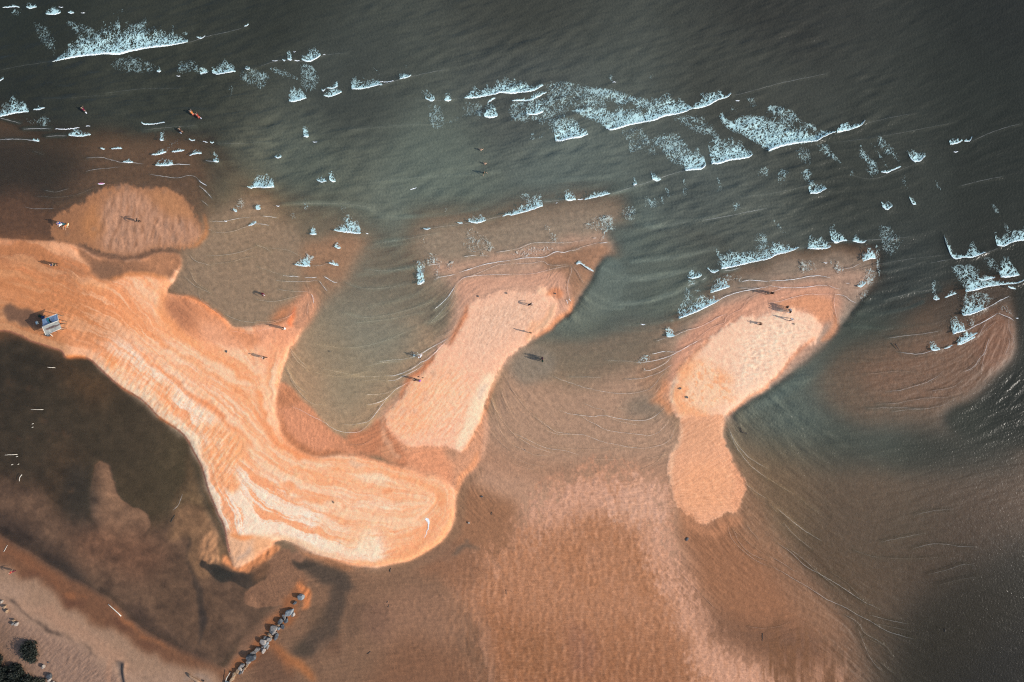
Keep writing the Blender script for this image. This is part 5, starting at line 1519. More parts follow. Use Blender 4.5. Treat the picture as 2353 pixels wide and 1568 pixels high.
def raw_mesh(name, co, quads, m, parent=None, smooth_=False, tone=None):
    """fast quad mesh from arrays, unused corners dropped"""
    used = np.zeros(len(co), bool); used[quads.reshape(-1)] = True
    rem = np.cumsum(used) - 1
    q = rem[quads].astype(np.int32); co = co[used].astype(np.float32)
    me = bpy.data.meshes.new(name)
    me.vertices.add(len(co)); me.vertices.foreach_set('co', co.reshape(-1))
    me.loops.add(len(q) * 4); me.loops.foreach_set('vertex_index', q.reshape(-1))
    me.polygons.add(len(q)); me.polygons.foreach_set('loop_start', np.arange(0, len(q) * 4, 4, dtype=np.int32))
    me.polygons.foreach_set('use_smooth', np.full(len(q), smooth_, bool))
    me.update(calc_edges=True); me.materials.append(m)
    if tone is not None:
        tn = tone[used]; at_ = me.attributes.new('tone', 'FLOAT_COLOR', 'POINT')
        at_.data.foreach_set('color', np.concatenate([tn, np.ones((len(tn), 1))], 1).astype(np.float32).reshape(-1))
    o = bpy.data.objects.new(name, me); C.objects.link(o)
    if parent: o.parent = parent
    return o

def tube(name, pts, radii, m, parent=None, seg=8):
    """tapered tube through points with rounded ends"""
    pts = [Vector(p) for p in pts]; vs = []; fs = []
    n = len(pts)
    for i, p in enumerate(pts):
        d = (pts[min(i + 1, n - 1)] - pts[max(i - 1, 0)]).normalized()
        a = d.orthogonal().normalized() if i == 0 else (a - d * a.dot(d)).normalized()
        b_ = d.cross(a)
        r = radii[i] if hasattr(radii, '__len__') else radii
        for k in range(seg):
            t = 2 * math.pi * k / seg
            vs.append(p + (a * math.cos(t) + b_ * math.sin(t)) * r)
    for i in range(n - 1):
        for k in range(seg):
            k2 = (k + 1) % seg
            fs.append((i * seg + k, i * seg + k2, (i + 1) * seg + k2, (i + 1) * seg + k))
    fs.append(tuple(range(seg))[::-1]); fs.append(tuple((n - 1) * seg + k for k in range(seg)))
    return mesh_ob(name, vs, fs, m, parent)

# ================================================================= foam
m_crest = mat('foam_white', (0.82, 0.89, 0.86), 0.8, 0.2, noise=0.12, nscale=5.0)
m_lace = bpy.data.materials.new('foam_lace'); m_lace.use_nodes = True
_a = m_lace.node_tree.nodes.new('ShaderNodeAttribute'); _a.attribute_name = 'tone'
m_lace.node_tree.links.new(_a.outputs['Color'], m_lace.node_tree.nodes['Principled BSDF'].inputs['Base Color'])
m_lace.node_tree.nodes['Principled BSDF'].inputs['Roughness'].default_value = 0.8
def lace_tone(X, Y, d):
    """colour of thin foam: thick and pale near the front, thin and sea-coloured where it is old"""
    seen = np.stack([bil(alb_s[..., k] * (1 - OPA) + alb_w[..., k] * OPA, X, Y) for k in range(3)], -1)
    m_ = np.clip(d, 0, 1)[..., None]
    return seen * 1.35 * (1 - m_) + np.array([0.47, 0.67, 0.65]) * m_
m_swash = bpy.data.materials.new('foam_swash'); m_swash.use_nodes = True
_a = m_swash.node_tree.nodes.new('ShaderNodeAttribute'); _a.attribute_name = 'tone'
m_swash.node_tree.links.new(_a.outputs['Color'], m_swash.node_tree.nodes['Principled BSDF'].inputs['Base Color'])
m_swash.node_tree.nodes['Principled BSDF'].inputs['Roughness'].default_value = 0.8
def lace_noise(x, y):
    """net of thin bright threads, 0..1 (1 on a thread); x, y in plan units"""
    x = x * 1.35; y = y * 1.35
    wx = x + 6 * vnoise(x / 10, y / 10, 1) + 1.6 * vnoise(x / 2.3, y / 2.3, 4); wy = y + 6 * vnoise(x / 10 + 7, y / 10, 2) + 1.6 * vnoise(x / 2.3 + 5, y / 2.3, 7)
    u = wx * 0.86 + wy * 0.5; v = -wx * 0.5 + wy * 0.86
    a = 1 - np.abs(2 * vnoise(u / 4.4, v / 7.5, 3) - 1)
    b_ = 1 - np.abs(2 * vnoise(u / 2.9 + 3, v / 3.6, 5) - 1)
    return np.clip(np.maximum(a, 0.94 * b_), 0, 1)
def foam_z(x, y, lift):
    return bil(WZ, x, y) + 0.012 + lift
FSTEP = 0.85   # plan units between foam vertices

def breaker(pts, hh, idx):
    q = smooth(pts, False, 6)
    hq = np.interp(np.linspace(0, 1, len(q)), np.linspace(0, 1, len(pts)), np.interp(np.arange(len(pts)), np.arange(len(pts)), hh))
    seg = np.hypot(*np.diff(q, axis=0).T); s = np.concatenate([[0], np.cumsum(seg)]); L = s[-1]
    n = max(4, int(L / FSTEP)); t = np.linspace(0, L, n)
    fx = np.interp(t, s, q[:, 0]); fy = np.interp(t, s, q[:, 1]); fh = np.interp(t, s, hq)
    fh = fh * (1 + 0.35 * fbm(t / 9 + idx * 3.1, t * 0 + idx, 3, idx))
    wob = 1.1 * fbm(t / 3.0, t * 0 + idx * 7, 3, idx + 2)
    fy = fy + wob
    ends = np.clip(np.minimum(t, L - t) / 3.0, 0.15, 1)
    # crest: solid rolled lip
    big = hh.max()
    wc = (1.5 + 0.10 * np.clip(fh, 0, 50)) * (0.75 + 0.5 * vnoise(t / 2.4, t * 0 + idx, 4)) * ends
    rows = 6
    k = np.linspace(0, 1, rows)[:, None]
    X = fx[None, :] - 0.1 * k * wc; Y = fy[None, :] - k * wc[None, :]
    bulge = np.sin(np.clip(k * 1.2 + 0.05, 0, 1) * math.pi)
    Z = foam_z(X, Y, 0.02) + bulge * (0.03 + 0.002 * np.clip(big, 0, 40)) + 0.05 * vnoise(X / 1.6, Y / 1.6, 2)
    wxx, wyy = to_world(X, Y)
    co = np.stack([wxx, wyy, Z], -1).reshape(-1, 3)
    ii = np.arange(rows * n).reshape(rows, n)
    quads = np.stack([ii[:-1, :-1], ii[:-1, 1:], ii[1:, 1:], ii[1:, :-1]], -1).reshape(-1, 4)
    parts = [('crest', co, quads, m_crest, np.tile(np.array([0.90, 0.93, 0.93]), (len(co), 1)))]
    if big > 3:
        R = int(big * 1.7 / FSTEP) + 2
        tau = (np.arange(R) * FSTEP)[:, None]
        lean = -0.16
        X = fx[None, :] + lean * tau; Y = fy[None, :] - tau - wc[None, :] * 0.6
        den = 1 - tau / np.maximum(fh[None, :] * 1.25, 0.1)
        clump = 0.75 * fbm(X / 11, Y / 16, 3, 3)
        keepv = lace_noise(X, Y) > (0.972 - (0.19 + 0.11 * min(1.0, big / 40.0)) * np.clip(den, 0, 1) ** 0.9 - 0.16 * clump)
        keepv &= den > 0
        keepv[:2, :] = True
        if big < 60:                       # small trails stay in one piece: keep only foam joined to the crest
            reach = keepv.copy(); reach[2:] = False
            for _ in range(90):
                g_ = reach.copy()
                for dj in (-2, -1, 0, 1, 2):
                    for di in (-2, -1, 0, 1, 2):
                        g_ |= np.roll(np.roll(reach, dj, 0), di, 1)
                g_ &= keepv
                if (g_ == reach).all(): break
                reach = g_
            keepv = reach
        kq = keepv[:-1, :-1]
        Z = foam_z(X, Y, 0.03) + 0.05 * np.clip(den, 0, 1)
        wxx, wyy = to_world(X, Y)
        co = np.stack([wxx, wyy, Z], -1).reshape(-1, 3)
        ii = np.arange(R * n).reshape(R, n)
        quads = np.stack([ii[:-1, :-1], ii[:-1, 1:], ii[1:, 1:], ii[1:, :-1]], -1)[kq]
        tn = lace_tone(X, Y, 0.25 + 1.1 * np.clip(den, 0, 1) + 0.0 * Y + 0.35 * clump).reshape(-1, 3)
        if len(quads) > 3: parts.append(('foam_trail', co, quads, m_lace, tn))
    return L, big, parts

def merge(lst):
    cs = []; qs = []; o = 0
    ts = []
    for it in lst:
        cs.append(it[0]); qs.append(it[1] + o); o += len(it[0])
        if len(it) > 2: ts.append(it[2])
    if ts: return np.concatenate(cs), np.concatenate(qs), np.concatenate(ts)
    return np.concatenate(cs), np.concatenate(qs)

LBL = {}
flecks = []
BIGW = []
for idx, (pts, hh) in enumerate(BR):
    L, big, parts = breaker(pts, hh, idx)
    if (big > 9.5 and L > 12) or L > 60:
        BIGW.append((idx, pts, hh, L, parts))
    else:
        for nm, co, q, m_, tn in parts: flecks.append((co, q, tn))
import builtins
if getattr(builtins, 'LISTW', False):
    for k, (idx, pts, hh, L, parts) in enumerate(BIGW):
        print('W', k, idx, pts.mean(0).astype(int), 'L%.0f' % L, 'h%.0f' % hh.max())
for k, (idx, pts, hh, L, parts) in enumerate(BIGW):
    c0 = pts.mean(0); wx_, wy_ = to_world(*c0)
    root = empty('breaking_wave', (wx_, wy_, 0))
    tag(root, WLAB[k] if k < len(WLAB) else 'white breaking wave crest with lacy foam', 'wave', 'waves breaking over the bars')
    for nm, co, q, m_, tn in parts:
        co = co - np.array([wx_, wy_, 0.0])
        raw_mesh(nm, co, q, m_, root, nm == 'crest', tn if nm != 'crest' else None)
co, q, tn = merge(flecks)
tag(raw_mesh('whitecap_flecks', co, q, m_lace, tone=tn), 'tiny white flecks of foam scattered over the sea', None, None, 'stuff')

# lacy foam left behind on the water
def lace_patch(dens, pts):
    q = smooth(pts, True, 4)
    x0, y0 = q.min(0) - 4; x1, y1 = q.max(0) + 4
    gx_ = np.arange(x0, x1, FSTEP); gy_ = np.arange(y0, y1, FSTEP)
    A, B = np.meshgrid(gx_, gy_)
    ins = np.zeros(A.shape, bool)
    j = len(q) - 1
    Aw = A + 4 * fbm(A / 12, B / 12, 3, 1); Bw = B + 4 * fbm(A / 12, B / 12, 3, 5)
    dmin = np.full(A.shape, 1e9)
    for i in range(len(q)):
        xi, yi = q[i]; xj, yj = q[j]
        c = ((yi > Bw) != (yj > Bw)) & (Aw < (xj - xi) * (Bw - yi) / (yj - yi + 1e-9) + xi)
        ins ^= c
        dx_, dy_ = xj - xi, yj - yi
        t = np.clip(((A - xi) * dx_ + (B - yi) * dy_) / (dx_ ** 2 + dy_ ** 2 + 1e-9), 0, 1)
        dmin = np.minimum(dmin, (A - xi - t * dx_) ** 2 + (B - yi - t * dy_) ** 2)
        j = i
    ed = np.clip(np.sqrt(dmin) / 7.0, 0, 1)
    kv = ins & (lace_noise(A, B) > 0.935 - 0.26 * dens * (0.35 + 0.65 * ed) + 0.05 * (1 - ed) - 0.13 * fbm(A / 12, B / 18, 3, 4))
    ii = np.arange(A.size).reshape(A.shape)
    quads = np.stack([ii[:-1, :-1], ii[1:, :-1], ii[1:, 1:], ii[:-1, 1:]], -1)[kv[:-1, :-1]]
    wxx, wyy = to_world(A, B)
    co = np.stack([wxx, wyy, foam_z(A, B, 0.03)], -1).reshape(-1, 3)
    return co, quads, lace_tone(A, B, (0.15 + 0.95 * dens) * (0.5 + 0.5 * ed) + 0.2 * fbm(A / 10, B / 10, 2, 2)).reshape(-1, 3)
pk = [lace_patch(d_, p_) for d_, p_ in LACE]
co, q, tn = merge([p for p in pk if len(p[1])])
tag(raw_mesh('sea_foam', co, q, m_lace, tone=tn), 'lacy pale foam left drifting behind the waves', None, None, 'stuff')

# thin foam edge carried by each swash line
rib = []; tones = []
for n_, (tl, wv, pts) in enumerate(SW):
    if wv < 0.15: continue
    q = smooth(pts, False, 8)
    seg = np.hypot(*np.diff(q, axis=0).T); s = np.concatenate([[0], np.cumsum(seg)]); L = s[-1]
    n = max(4, int(L / 1.3)); t = np.linspace(0, L, n)
    x = np.interp(t, s, q[:, 0]); y = np.interp(t, s, q[:, 1])
    x = x + 0.9 * fbm(t / 9, t * 0 + n_, 3, 1); y = y + 0.9 * fbm(t / 9, t * 0 + n_ + 9, 3, 2)
    dx_ = np.gradient(x); dy_ = np.gradient(y); Ln = np.hypot(dx_, dy_) + 1e-9
    nx_, ny_ = -dy_ / Ln, dx_ / Ln
    fade = np.clip(np.minimum(t, L - t) / (0.2 * L), 0, 1) ** 0.6
    w = (0.32 + 0.95 * wv) * (0.5 + 0.9 * vnoise(t / 7, t * 0 + n_ * 3, 3)) * fade
    xa, ya = x + nx_ * w / 2, y + ny_ * w / 2; xb, yb = x - nx_ * w / 2, y - ny_ * w / 2
    X = np.stack([xa, xb]); Y = np.stack([ya, yb])
    wxx, wyy = to_world(X, Y)
    zz = np.maximum(foam_z(X, Y, 0.02), bil(H, X, Y) + 0.015)
    co = np.stack([wxx, wyy, zz], -1).reshape(-1, 3)
    ii = np.arange(2 * n).reshape(2, n)
    quads = np.stack([ii[0, :-1], ii[0, 1:], ii[1, 1:], ii[1, :-1]], -1)
    quads = quads[w[:-1] > 0.10]
    if len(quads):
        seen = np.stack([bil(alb_s[..., k] * (1 - OPA) + alb_w[..., k] * OPA, X, Y) for k in range(3)], -1).reshape(-1, 3)
        m_ = np.clip(wv * 1.15 - 0.12, 0.03, 1) ** 1.3
        foam_ = np.array([0.86, 0.85, 0.82])
        tn = seen * 1.25 * (1 - m_) + foam_ * m_
        used = np.zeros(len(co), bool); used[quads.reshape(-1)] = True
        tones.append(tn[used]); rem = np.cumsum(used) - 1
        rib.append((co[used], rem[quads]))
co, q = merge(rib)
_s = raw_mesh('swash_foam', co, q, m_swash)
_tn = np.concatenate(tones)
_at = _s.data.attributes.new('tone', 'FLOAT_COLOR', 'POINT'); _at.data.foreach_set('color', np.concatenate([_tn, np.ones((len(_tn), 1))], 1).astype(np.float32).reshape(-1))
tag(_s, 'thin foam lines where small waves run over the shallows', None, None, 'stuff')
# ================================================================= boulders
m_rock = mat('grey_granite', (0.20, 0.18, 0.16), 0.85, 0.3, noise=0.35, nscale=2.2, bump=0.03, bscale=9)
m_rockd = mat('dark_wet_granite', (0.07, 0.075, 0.08), 0.6, 0.4, noise=0.4, nscale=2.5, bump=0.03, bscale=9)
m_rockb = mat('blue_grey_granite', (0.17, 0.19, 0.20), 0.8, 0.3, noise=0.35, nscale=2.4, bump=0.03, bscale=9)
m_rocko = mat('ochre_rock', (0.27, 0.18, 0.11), 0.85, 0.3, noise=0.3, nscale=2.2, bump=0.03, bscale=9)
m_rockp = mat('pale_granite', (0.30, 0.26, 0.225), 0.85, 0.3, noise=0.25, nscale=2.2, bump=0.02, bscale=9)
RK = {'g': m_rock, 'd': m_rockd, 'b': m_rockb, 'o': m_rocko, 'p': m_rockp}
def boulder(sx, sy, lx, ly, lz, rot, kind, seed, name='boulder', sink=0.25, lift=0.0, flat=0.55):
    """faceted boulder; sizes in metres, rot in degrees anticlockwise on the plan"""
    r = random.Random(seed)
    bm = bmesh.new(); bmesh.ops.create_icosphere(bm, subdivisions=4, radius=1.0)
    planes = []
    for _ in range(13):
        n = Vector((r.gauss(0, 1), r.gauss(0, 1), r.gauss(0, 0.8))).normalized()
        planes.append((n, r.uniform(0.52, 0.86)))
    planes.append((Vector((r.uniform(-.25, .25), r.uniform(-.25, .25), 1)).normalized(), flat))
    ph = [r.uniform(0, 9) for _ in range(3)]
    for v in bm.verts:
        c = v.co.copy()
        for n, d in planes:
            k = c.dot(n) - d
            if k > 0: c -= n * k
        c *= 1 + 0.035 * math.sin(6 * c.x + ph[0]) * math.sin(7 * c.y + ph[1]) + 0.02 * math.sin(15 * c.z + ph[2]) * math.cos(13 * c.x)
        v.co = Vector((c.x * lx * 0.62, c.y * ly * 0.62, c.z * lz * 0.6))
    o = bm_ob(name, bm, RK[kind], None, False)
    o.location = place(sx, sy, lz * (0.6 - sink) * 0.7 + lift); o.rotation_euler = (0, 0, math.radians(rot))
    return o
# the groyne: survey window starts at (880, 2340), 4.021 units per photo pixel
GRY = [l.split('|') for l in '''1305 188 85 72 20 b|blue grey boulder standing alone at the seaward tip of the rock groyne
1205 285 66 34 40 d|dark half buried rock just inland of the lone tip boulder
1118 432 130 66 38 b|long grey boulder at the head of the unbroken groyne, upper left of the pale one
1180 470 74 46 45 p|smooth pale loaf shaped boulder on the right side of the groyne head
1040 510 46 74 10 g|upright grey boulder just below the long head boulder
1076 563 46 74 -20 d|dark boulder with a bright right rim, below the pale loaf shaped one
982 577 62 80 -15 d|dark grey boulder whose shadow makes the upper spike on the left
946 637 44 32 20 o|small ochre rock under the spiked dark grey boulder
948 692 62 34 50 b|small blue grey rock wedged right of the big fan shaped boulder
1018 664 44 62 10 d|blackish wet boulder standing off the right side of the groyne
864 704 112 82 10 g|big fan shaped boulder with a broad flat top, upper middle of the groyne
868 768 84 40 10 g|low slab leaning against the foot of the big fan shaped boulder
808 802 70 44 -30 o|ochre boulder below the low slab
916 822 48 92 -25 d|narrow dark boulder with a pale edge, outermost on the right of the middle
738 842 62 40 20 g|flat grey rock above the split pale boulder
800 866 64 56 0 g|tent shaped grey boulder in the middle of the groyne
702 902 72 88 -30 p|tall pale boulder with a dark split, left side of the middle
752 948 46 88 -35 b|blue grey boulder with a bright right edge, below the tent shaped one
678 1010 22 52 -15 p|thin upright pale stone beside the long triangular boulder
776 992 30 62 -20 g|narrow brown grey stone on the right of the middle
710 1048 54 58 -30 p|round pale boulder sitting apart on the right side
606 1032 100 60 30 g|long triangular boulder pointing to the lower left
548 1076 84 40 10 g|flat wedge just under the long triangular boulder
524 1146 118 104 30 d|largest boulder of the groyne, dark with a pale right rim
465 1232 60 50 30 g|rounded grey boulder under the largest dark one
440 1290 28 62 -20 o|slim ochre stone below the rounded grey boulder
366 1296 72 50 30 g|broad grey boulder in the landward part of the groyne
335 1336 42 60 20 p|pale upright boulder below the broad grey landward one
396 1336 46 36 30 o|small ochre stone right of the pale upright boulder
298 1386 46 70 -10 o|ochre boulder with a shaded back, near the landward end
334 1402 36 50 -20 d|small dark boulder touching the ochre one near the landward end
369 1392 20 48 -20 p|thin pale sliver of rock on the right of the landward end
236 1436 62 52 20 o|low ochre boulder beside the leaning white plank
206 1500 46 76 -30 o|narrow ochre boulder right of the white plank's foot
134 1562 66 46 20 b|last grey boulder at the landward end, at the bottom edge'''.split('\n')]
K4 = 0.04395 / 4.021
for i, (a_, lab) in enumerate(GRY):
    u, v, w, h, rot, kd = a_.split(); u, v, w, h, rot = map(float, (u, v, w, h, rot))
    lx, ly = w * K4 * 1.22, h * K4 * 1.22
    o = boulder(880 + u / 4.021, 2340 + v / 4.021, lx, ly, min(lx, ly) * 1.05 + 0.12, rot, kd, 100 + i, sink=0.2)
    tag(o, lab, 'boulder', 'boulders of the rock groyne')
BB = [l.split('|') for l in '''110 985 26 50 -20 p|pale narrow rock, uppermost of the rocks at the left edge of the beach
182 1095 60 44 40 o|bright ochre rock, middle one of the three at the left edge of the beach
240 1205 34 70 -25 o|ochre rock with a thin lit edge, lowest of three at the beach's left edge
402 1415 50 38 20 o|pointed ochre rock with a wide shadow, above the flat round rock
392 1492 74 60 20 g|flat round grey rock in the lower cluster at the left edge of the beach
474 1512 44 66 -25 p|pale rock at the right of the lower cluster near the left edge'''.split('\n')]
for i, (a_, lab) in enumerate(BB):
    u, v, w, h, rot, kd = a_.split(); u, v, w, h, rot = map(float, (u, v, w, h, rot))
    k = 0.04395 / 6.03
    o = boulder(u / 6.03, 2240 + v / 6.03, w * k * 1.4, h * k * 1.4, 0.75, rot, kd, 160 + i, sink=0.1)
    tag(o, lab, 'rock', 'rocks on the upper beach')
BB = [l.split('|') for l in '''1255 1095 70 90 -15 p|pale pyramid shaped rock right of the round shrub
1440 1335 110 110 -30 d|large dark rock with a lit lower edge, below the pale pyramid rock
1425 1440 110 60 30 p|long pale rock under the large dark rock near the bottom edge
1540 1520 60 70 -20 p|pale rock at the bottom edge, left of its smaller neighbour
1605 1535 40 50 -30 g|small grey rock at the bottom edge, right of the pale one
1362 985 50 36 -10 d|small dark stone alone on the sand above the pale pyramid rock'''.split('\n')]
for i, (a_, lab) in enumerate(BB):
    u, v, w, h, rot, kd = a_.split(); u, v, w, h, rot = map(float, (u, v, w, h, rot))
    k = 0.04395 / 6.817
    o = boulder(u / 6.817, 2500 + v / 6.817, w * k * 1.15, h * k * 1.15, 0.85 if i < 5 else 0.2, rot, kd, 180 + i, sink=0.1)
    tag(o, lab, 'rock', 'rocks beside the shrubs')
SS = [l.split('|') for l in '''1928 1987 0.30 0.24 d|small dark stone in the shallow water right of the spit, with ripples below it
1875 2092 0.26 0.30 p|small pale stone with a dark shadow on the wet flat right of the spit's end
2748 2156 0.55 0.34 d|dark oval rock lying in brown water south of the third bar
908.5 1406 0.32 0.24 d|small dark stone on the orange sand below the walker on the prong
1318 1406.5 0.26 0.24 d|small dark stone in the bay between the spit and the second bar
1335.5 2006 0.24 0.16 o|upper one of two small brown stones in the middle of the cream sand
1338 2010.5 0.18 0.16 o|lower one of two small brown stones in the middle of the cream sand
2748 1590 0.30 0.32 d|small black stone on the grainy orange part of the third bar
2722.5 1553 0.26 0.18 d|right hand lump of dark debris on the third bar's orange shoulder
2718.5 1556 0.18 0.26 g|left hand lump of dark debris on the third bar's orange shoulder
3175 1296.5 0.22 0.16 o|small brown stone on the third bar below the walker in white
2222 1175 0.2 0.2 d|small black stone just above the upper edge of the second bar, right one
1913 1186 0.26 0.24 d|small black stone in the wet sand at the upper left of the second bar
2027 1174 0.24 0.2 d|small black stone at the ripple edge of the second bar, beside the grey patch
2101 1800 0.14 0.14 d|tiny dark stone in the swash lines between the second bar and the third'''.split('\n')]
for i, (a_, lab) in enumerate(SS):
    t = a_.split()
    o = boulder(float(t[0]), float(t[1]), float(t[2]) * 1.2, float(t[3]) * 1.2, 0.24, 30 * i, t[4], 200 + i, name='beach_stone', sink=0.05)
    tag(o, lab, 'stone', 'loose stones on the sand and in the shallows')

# ================================================================= driftwood, stakes, sticks
m_bleach = mat('bleached_wood', (0.62, 0.58, 0.50), 0.8, 0.2, noise=0.2, nscale=6)
m_wood = mat('weathered_wood', (0.30, 0.19, 0.12), 0.85, 0.2, noise=0.3, nscale=5, bump=0.01, bscale=14)
m_woodd = mat('dark_wet_wood', (0.075, 0.06, 0.05), 0.7, 0.3, noise=0.3, nscale=5)
def stick(name, pts, r, m, label, cat_, group=None, lift=0.0, rise=0.0, onwater=False):
    base = place(*pts[0]); P3 = []
    for i, p in enumerate(pts):
        t = i / (len(pts) - 1)
        q_ = place(p[0], p[1], 0, onwater)
        P3.append(Vector((q_.x, q_.y, (max(q_.z, 0.0) if onwater else q_.z) + lift + r * 0.6 + rise * t)))
    if len(P3) == 2: P3 = [P3[0].lerp(P3[1], t) + Vector((0, 0, 0)) for t in (0, .33, .66, 1)]
    # gentle crookedness
    rr = random.Random(len(label)); P3 = [p + Vector((rr.uniform(-1, 1), rr.uniform(-1, 1), 0)) * r * 0.5 for p in P3]
    org = P3[0].copy()
    o = tube(name, [p - org for p in P3], [r * (1.0 - 0.45 * i / (len(P3) - 1)) for i in range(len(P3))], m)
    o.location = org
    tag(o, label, cat_, group)
    return o
G1 = 'pale stakes standing out of the lagoon'
stick('wooden_stake', [(222, 1472), (205.6, 1469)], 0.045, m_bleach, 'short pale stake leaning out of the lagoon just below the spit, topmost of the stakes', 'stake', G1, 0.0, 1.0, True)
stick('wooden_stake', [(174, 1639), (145, 1636)], 0.045, m_bleach, 'longer pale stake in the middle of the dark lagoon, below the topmost one', 'stake', G1, 0.0, 1.3, True)
stick('wooden_stake', [(70, 1818), (41, 1816)], 0.05, m_bleach, 'level pale stake near the left edge of the lagoon, above the curved branch', 'stake', G1, 0.0, 1.3, True)
stick('branch', [(88.6, 1899), (82, 1909), (80, 1917), (80.6, 1925)], 0.06, m_bleach, 'curved pale branch lying in the lagoon under the level stake', 'branch', None, 0.02, 0.15, True)
for (sx, sy), lab in (((133, 1695.5), 'upper white stub of the close pair in the left lagoon'), ((132.3, 1709.5), 'lower white stub of the close pair in the left lagoon'),
                      ((71, 1826), 'white stub right beside the end of the level stake'), ((51, 1858.5), 'white stub, left one of the pair above the curved branch'), ((76, 1857), 'white stub, right one of the pair above the curved branch')):
    stick('stake_stub', [(sx + 1.5, sy - .7), (sx - 1.5, sy + 1.0)], 0.055, m_bleach, lab, 'stake', 'short stubs poking from the lagoon', 0.0, 0.25, True)
stick('driftwood_pole', [(489, 2464), (478, 2452), (463, 2440), (446, 2423), (436, 2415.5)], 0.085, m_bleach, 'long bleached pole lying at the water line of the beach', 'driftwood', None, 0.05)
stick('driftwood_pole', [(20, 2205), (34, 2180)], 0.05, m_bleach, 'short pale stick in the wet sand at the left edge above the beach', 'driftwood', None, 0.03)
stick('driftwood_log', [(812, 2732), (790, 2715), (770, 2702), (757, 2691)], 0.28, m_wood, 'thick brown log lying on the sand at the bottom edge, left of the groyne', 'log', None, 0.08)
stick('driftwood_stump', [(822, 2720), (819, 2715)], 0.18, m_woodd, 'small dark stump right of the thick brown log', 'stump', None, 0.05)
stick('leaning_plank', [(906, 2724), (913, 2705), (927, 2684)], 0.07, m_bleach, 'bleached plank leaning against the landward boulders of the groyne', 'plank', None, 0.15, 0.5)
stick('branch', [(3579, 1377), (3584, 1383), (3588, 1387), (3592, 1393), (3597, 1399)], 0.09, m_woodd, 'dark waterlogged branch floating at the upper edge of the fourth bar', 'branch', None, 0.02, 0.0, True)
stick('branch', [(2988, 1737), (2984, 1733), (2975, 1732), (2968, 1726), (2963, 1717), (2961, 1711)], 0.07, m_woodd, 'thin curved branch with a thick end in the water right of the third bar\'s neck', 'branch', None, 0.02, 0.0, True)
stick('stick', [(3050, 2534), (3050, 2565)], 0.05, m_woodd, 'straight dark stick in the brown flat at the lower right', 'stick', None, 0.02)
stick('stick', [(2024, 2360), (2026, 2376)], 0.05, m_woodd, 'short dark stick on the left edge of the pink rippled flat', 'stick', None, 0.02)
stick('stick', [(1471, 2615), (1477, 2611), (1483, 2605)], 0.06, m_woodd, 'dark stick on the wet brown flat below the spit', 'stick', None, 0.02)
stick('stick', [(1562, 2288), (1561, 2280), (1564, 2272)], 0.07, m_woodd, 'dark crooked stick just below the south shore of the spit', 'stick', None, 0.02)
stick('stick', [(1549, 2413), (1551, 2404)], 0.05, m_woodd, 'upper one of two tiny dark sticks on the wet brown flat', 'stick', None, 0.02)
stick('stick', [(1554, 2430), (1555, 2419)], 0.05, m_woodd, 'lower one of two tiny dark sticks on the wet brown flat', 'stick', None, 0.02)
stick('stick', [(1965, 2060), (1968, 2048)], 0.05, m_woodd, 'tiny dark stick in the tan water right of the spit\'s end', 'stick', None, 0.02)
stick('stick', [(3777, 2516), (3779, 2524), (3776, 2529)], 0.09, m_woodd, 'dark log end in the deep water at the lower right corner', 'stick', None, 0.01, 0.0, True)
stick('stick', [(684, 2090), (690, 2078), (701, 2062)], 0.07, m_woodd, 'dark stick in the wet sand right of the pale mound in the lagoon', 'stick', None, 0.02)

# ================================================================= shrubs
m_leaf = mat('dark_leaves', (0.018, 0.022, 0.016), 0.6, 0.3, noise=0.5, nscale=1.6)
m_leaf2 = mat('olive_leaves', (0.045, 0.045, 0.03), 0.6, 0.3, noise=0.5, nscale=1.6)
def shrub(cx, cy, blobs, lab, seed, m=None, dens=1.0):
    r = np.random.RandomState(seed)
    base = place(cx, cy); root = empty('shrub', base)
    tag(root, lab, 'shrub', 'shrubs in the lower left corner')
    vs = []; qs = []
    trunk_v = []
    for (sx, sy, rad, hz) in blobs:
        p = place(sx, sy) - base; R = rad * 0.04395; Hh = hz
        n = int(620 * dens * R * (R + Hh))
        d = r.randn(n, 3); d /= np.linalg.norm(d, axis=1)[:, None]; d[:, 2] = np.abs(d[:, 2])
        lob = 1 + 0.28 * np.sin(5 * np.arctan2(d[:, 1], d[:, 0]) + seed) + 0.2 * np.sin(9 * np.arctan2(d[:, 1], d[:, 0]) + 2 * seed)
        rr = r.rand(n) ** 0.45 * lob * r.uniform(0.75, 1.2, n)
        c = np.array([p.x, p.y, max(p.z, 0) + 0.1]) + d * rr[:, None] * np.array([R, R, Hh])
        ax = r.randn(n, 3); ax[:, 2] += 0.6; ax /= np.linalg.norm(ax, axis=1)[:, None]
        bx = np.cross(ax, r.randn(n, 3)); bx /= np.linalg.norm(bx, axis=1)[:, None] + 1e-9
        l = r.uniform(0.07, 0.19, (n, 1)); w_ = l * 0.42
        quad = np.stack([c - ax * l, c + bx * w_, c + ax * l, c - bx * w_], 1).reshape(-1, 3)
        vs.append(quad); qs.append(np.arange(4 * n).reshape(n, 4) + sum(len(v) for v in vs[:-1]))
        trunk_v.append((p, R, Hh))
    raw_mesh('foliage', np.concatenate(vs), np.concatenate(qs), m or m_leaf, root)
    for (p, R, Hh) in trunk_v[:4]:
        for k in range(3):
            a_ = k * 2.1 + seed
            p0 = Vector((p.x + 0.08 * math.cos(a_), p.y + 0.08 * math.sin(a_), max(p.z, 0) - 0.05))
            tube('stem', [p0, p0 + Vector((R * .3 * math.cos(a_), R * .3 * math.sin(a_), Hh * .5)), p0 + Vector((R * .6 * math.cos(a_), R * .6 * math.sin(a_), Hh * .85))], [0.05, 0.035, 0.015], m_woodd, root, 6)
    return root
def S6(u, v): return u / 6.817, 2500 + v / 6.817
def B6(l): return [(*S6(u, v), r_ / 6.817, h_) for u, v, r_, h_ in l]
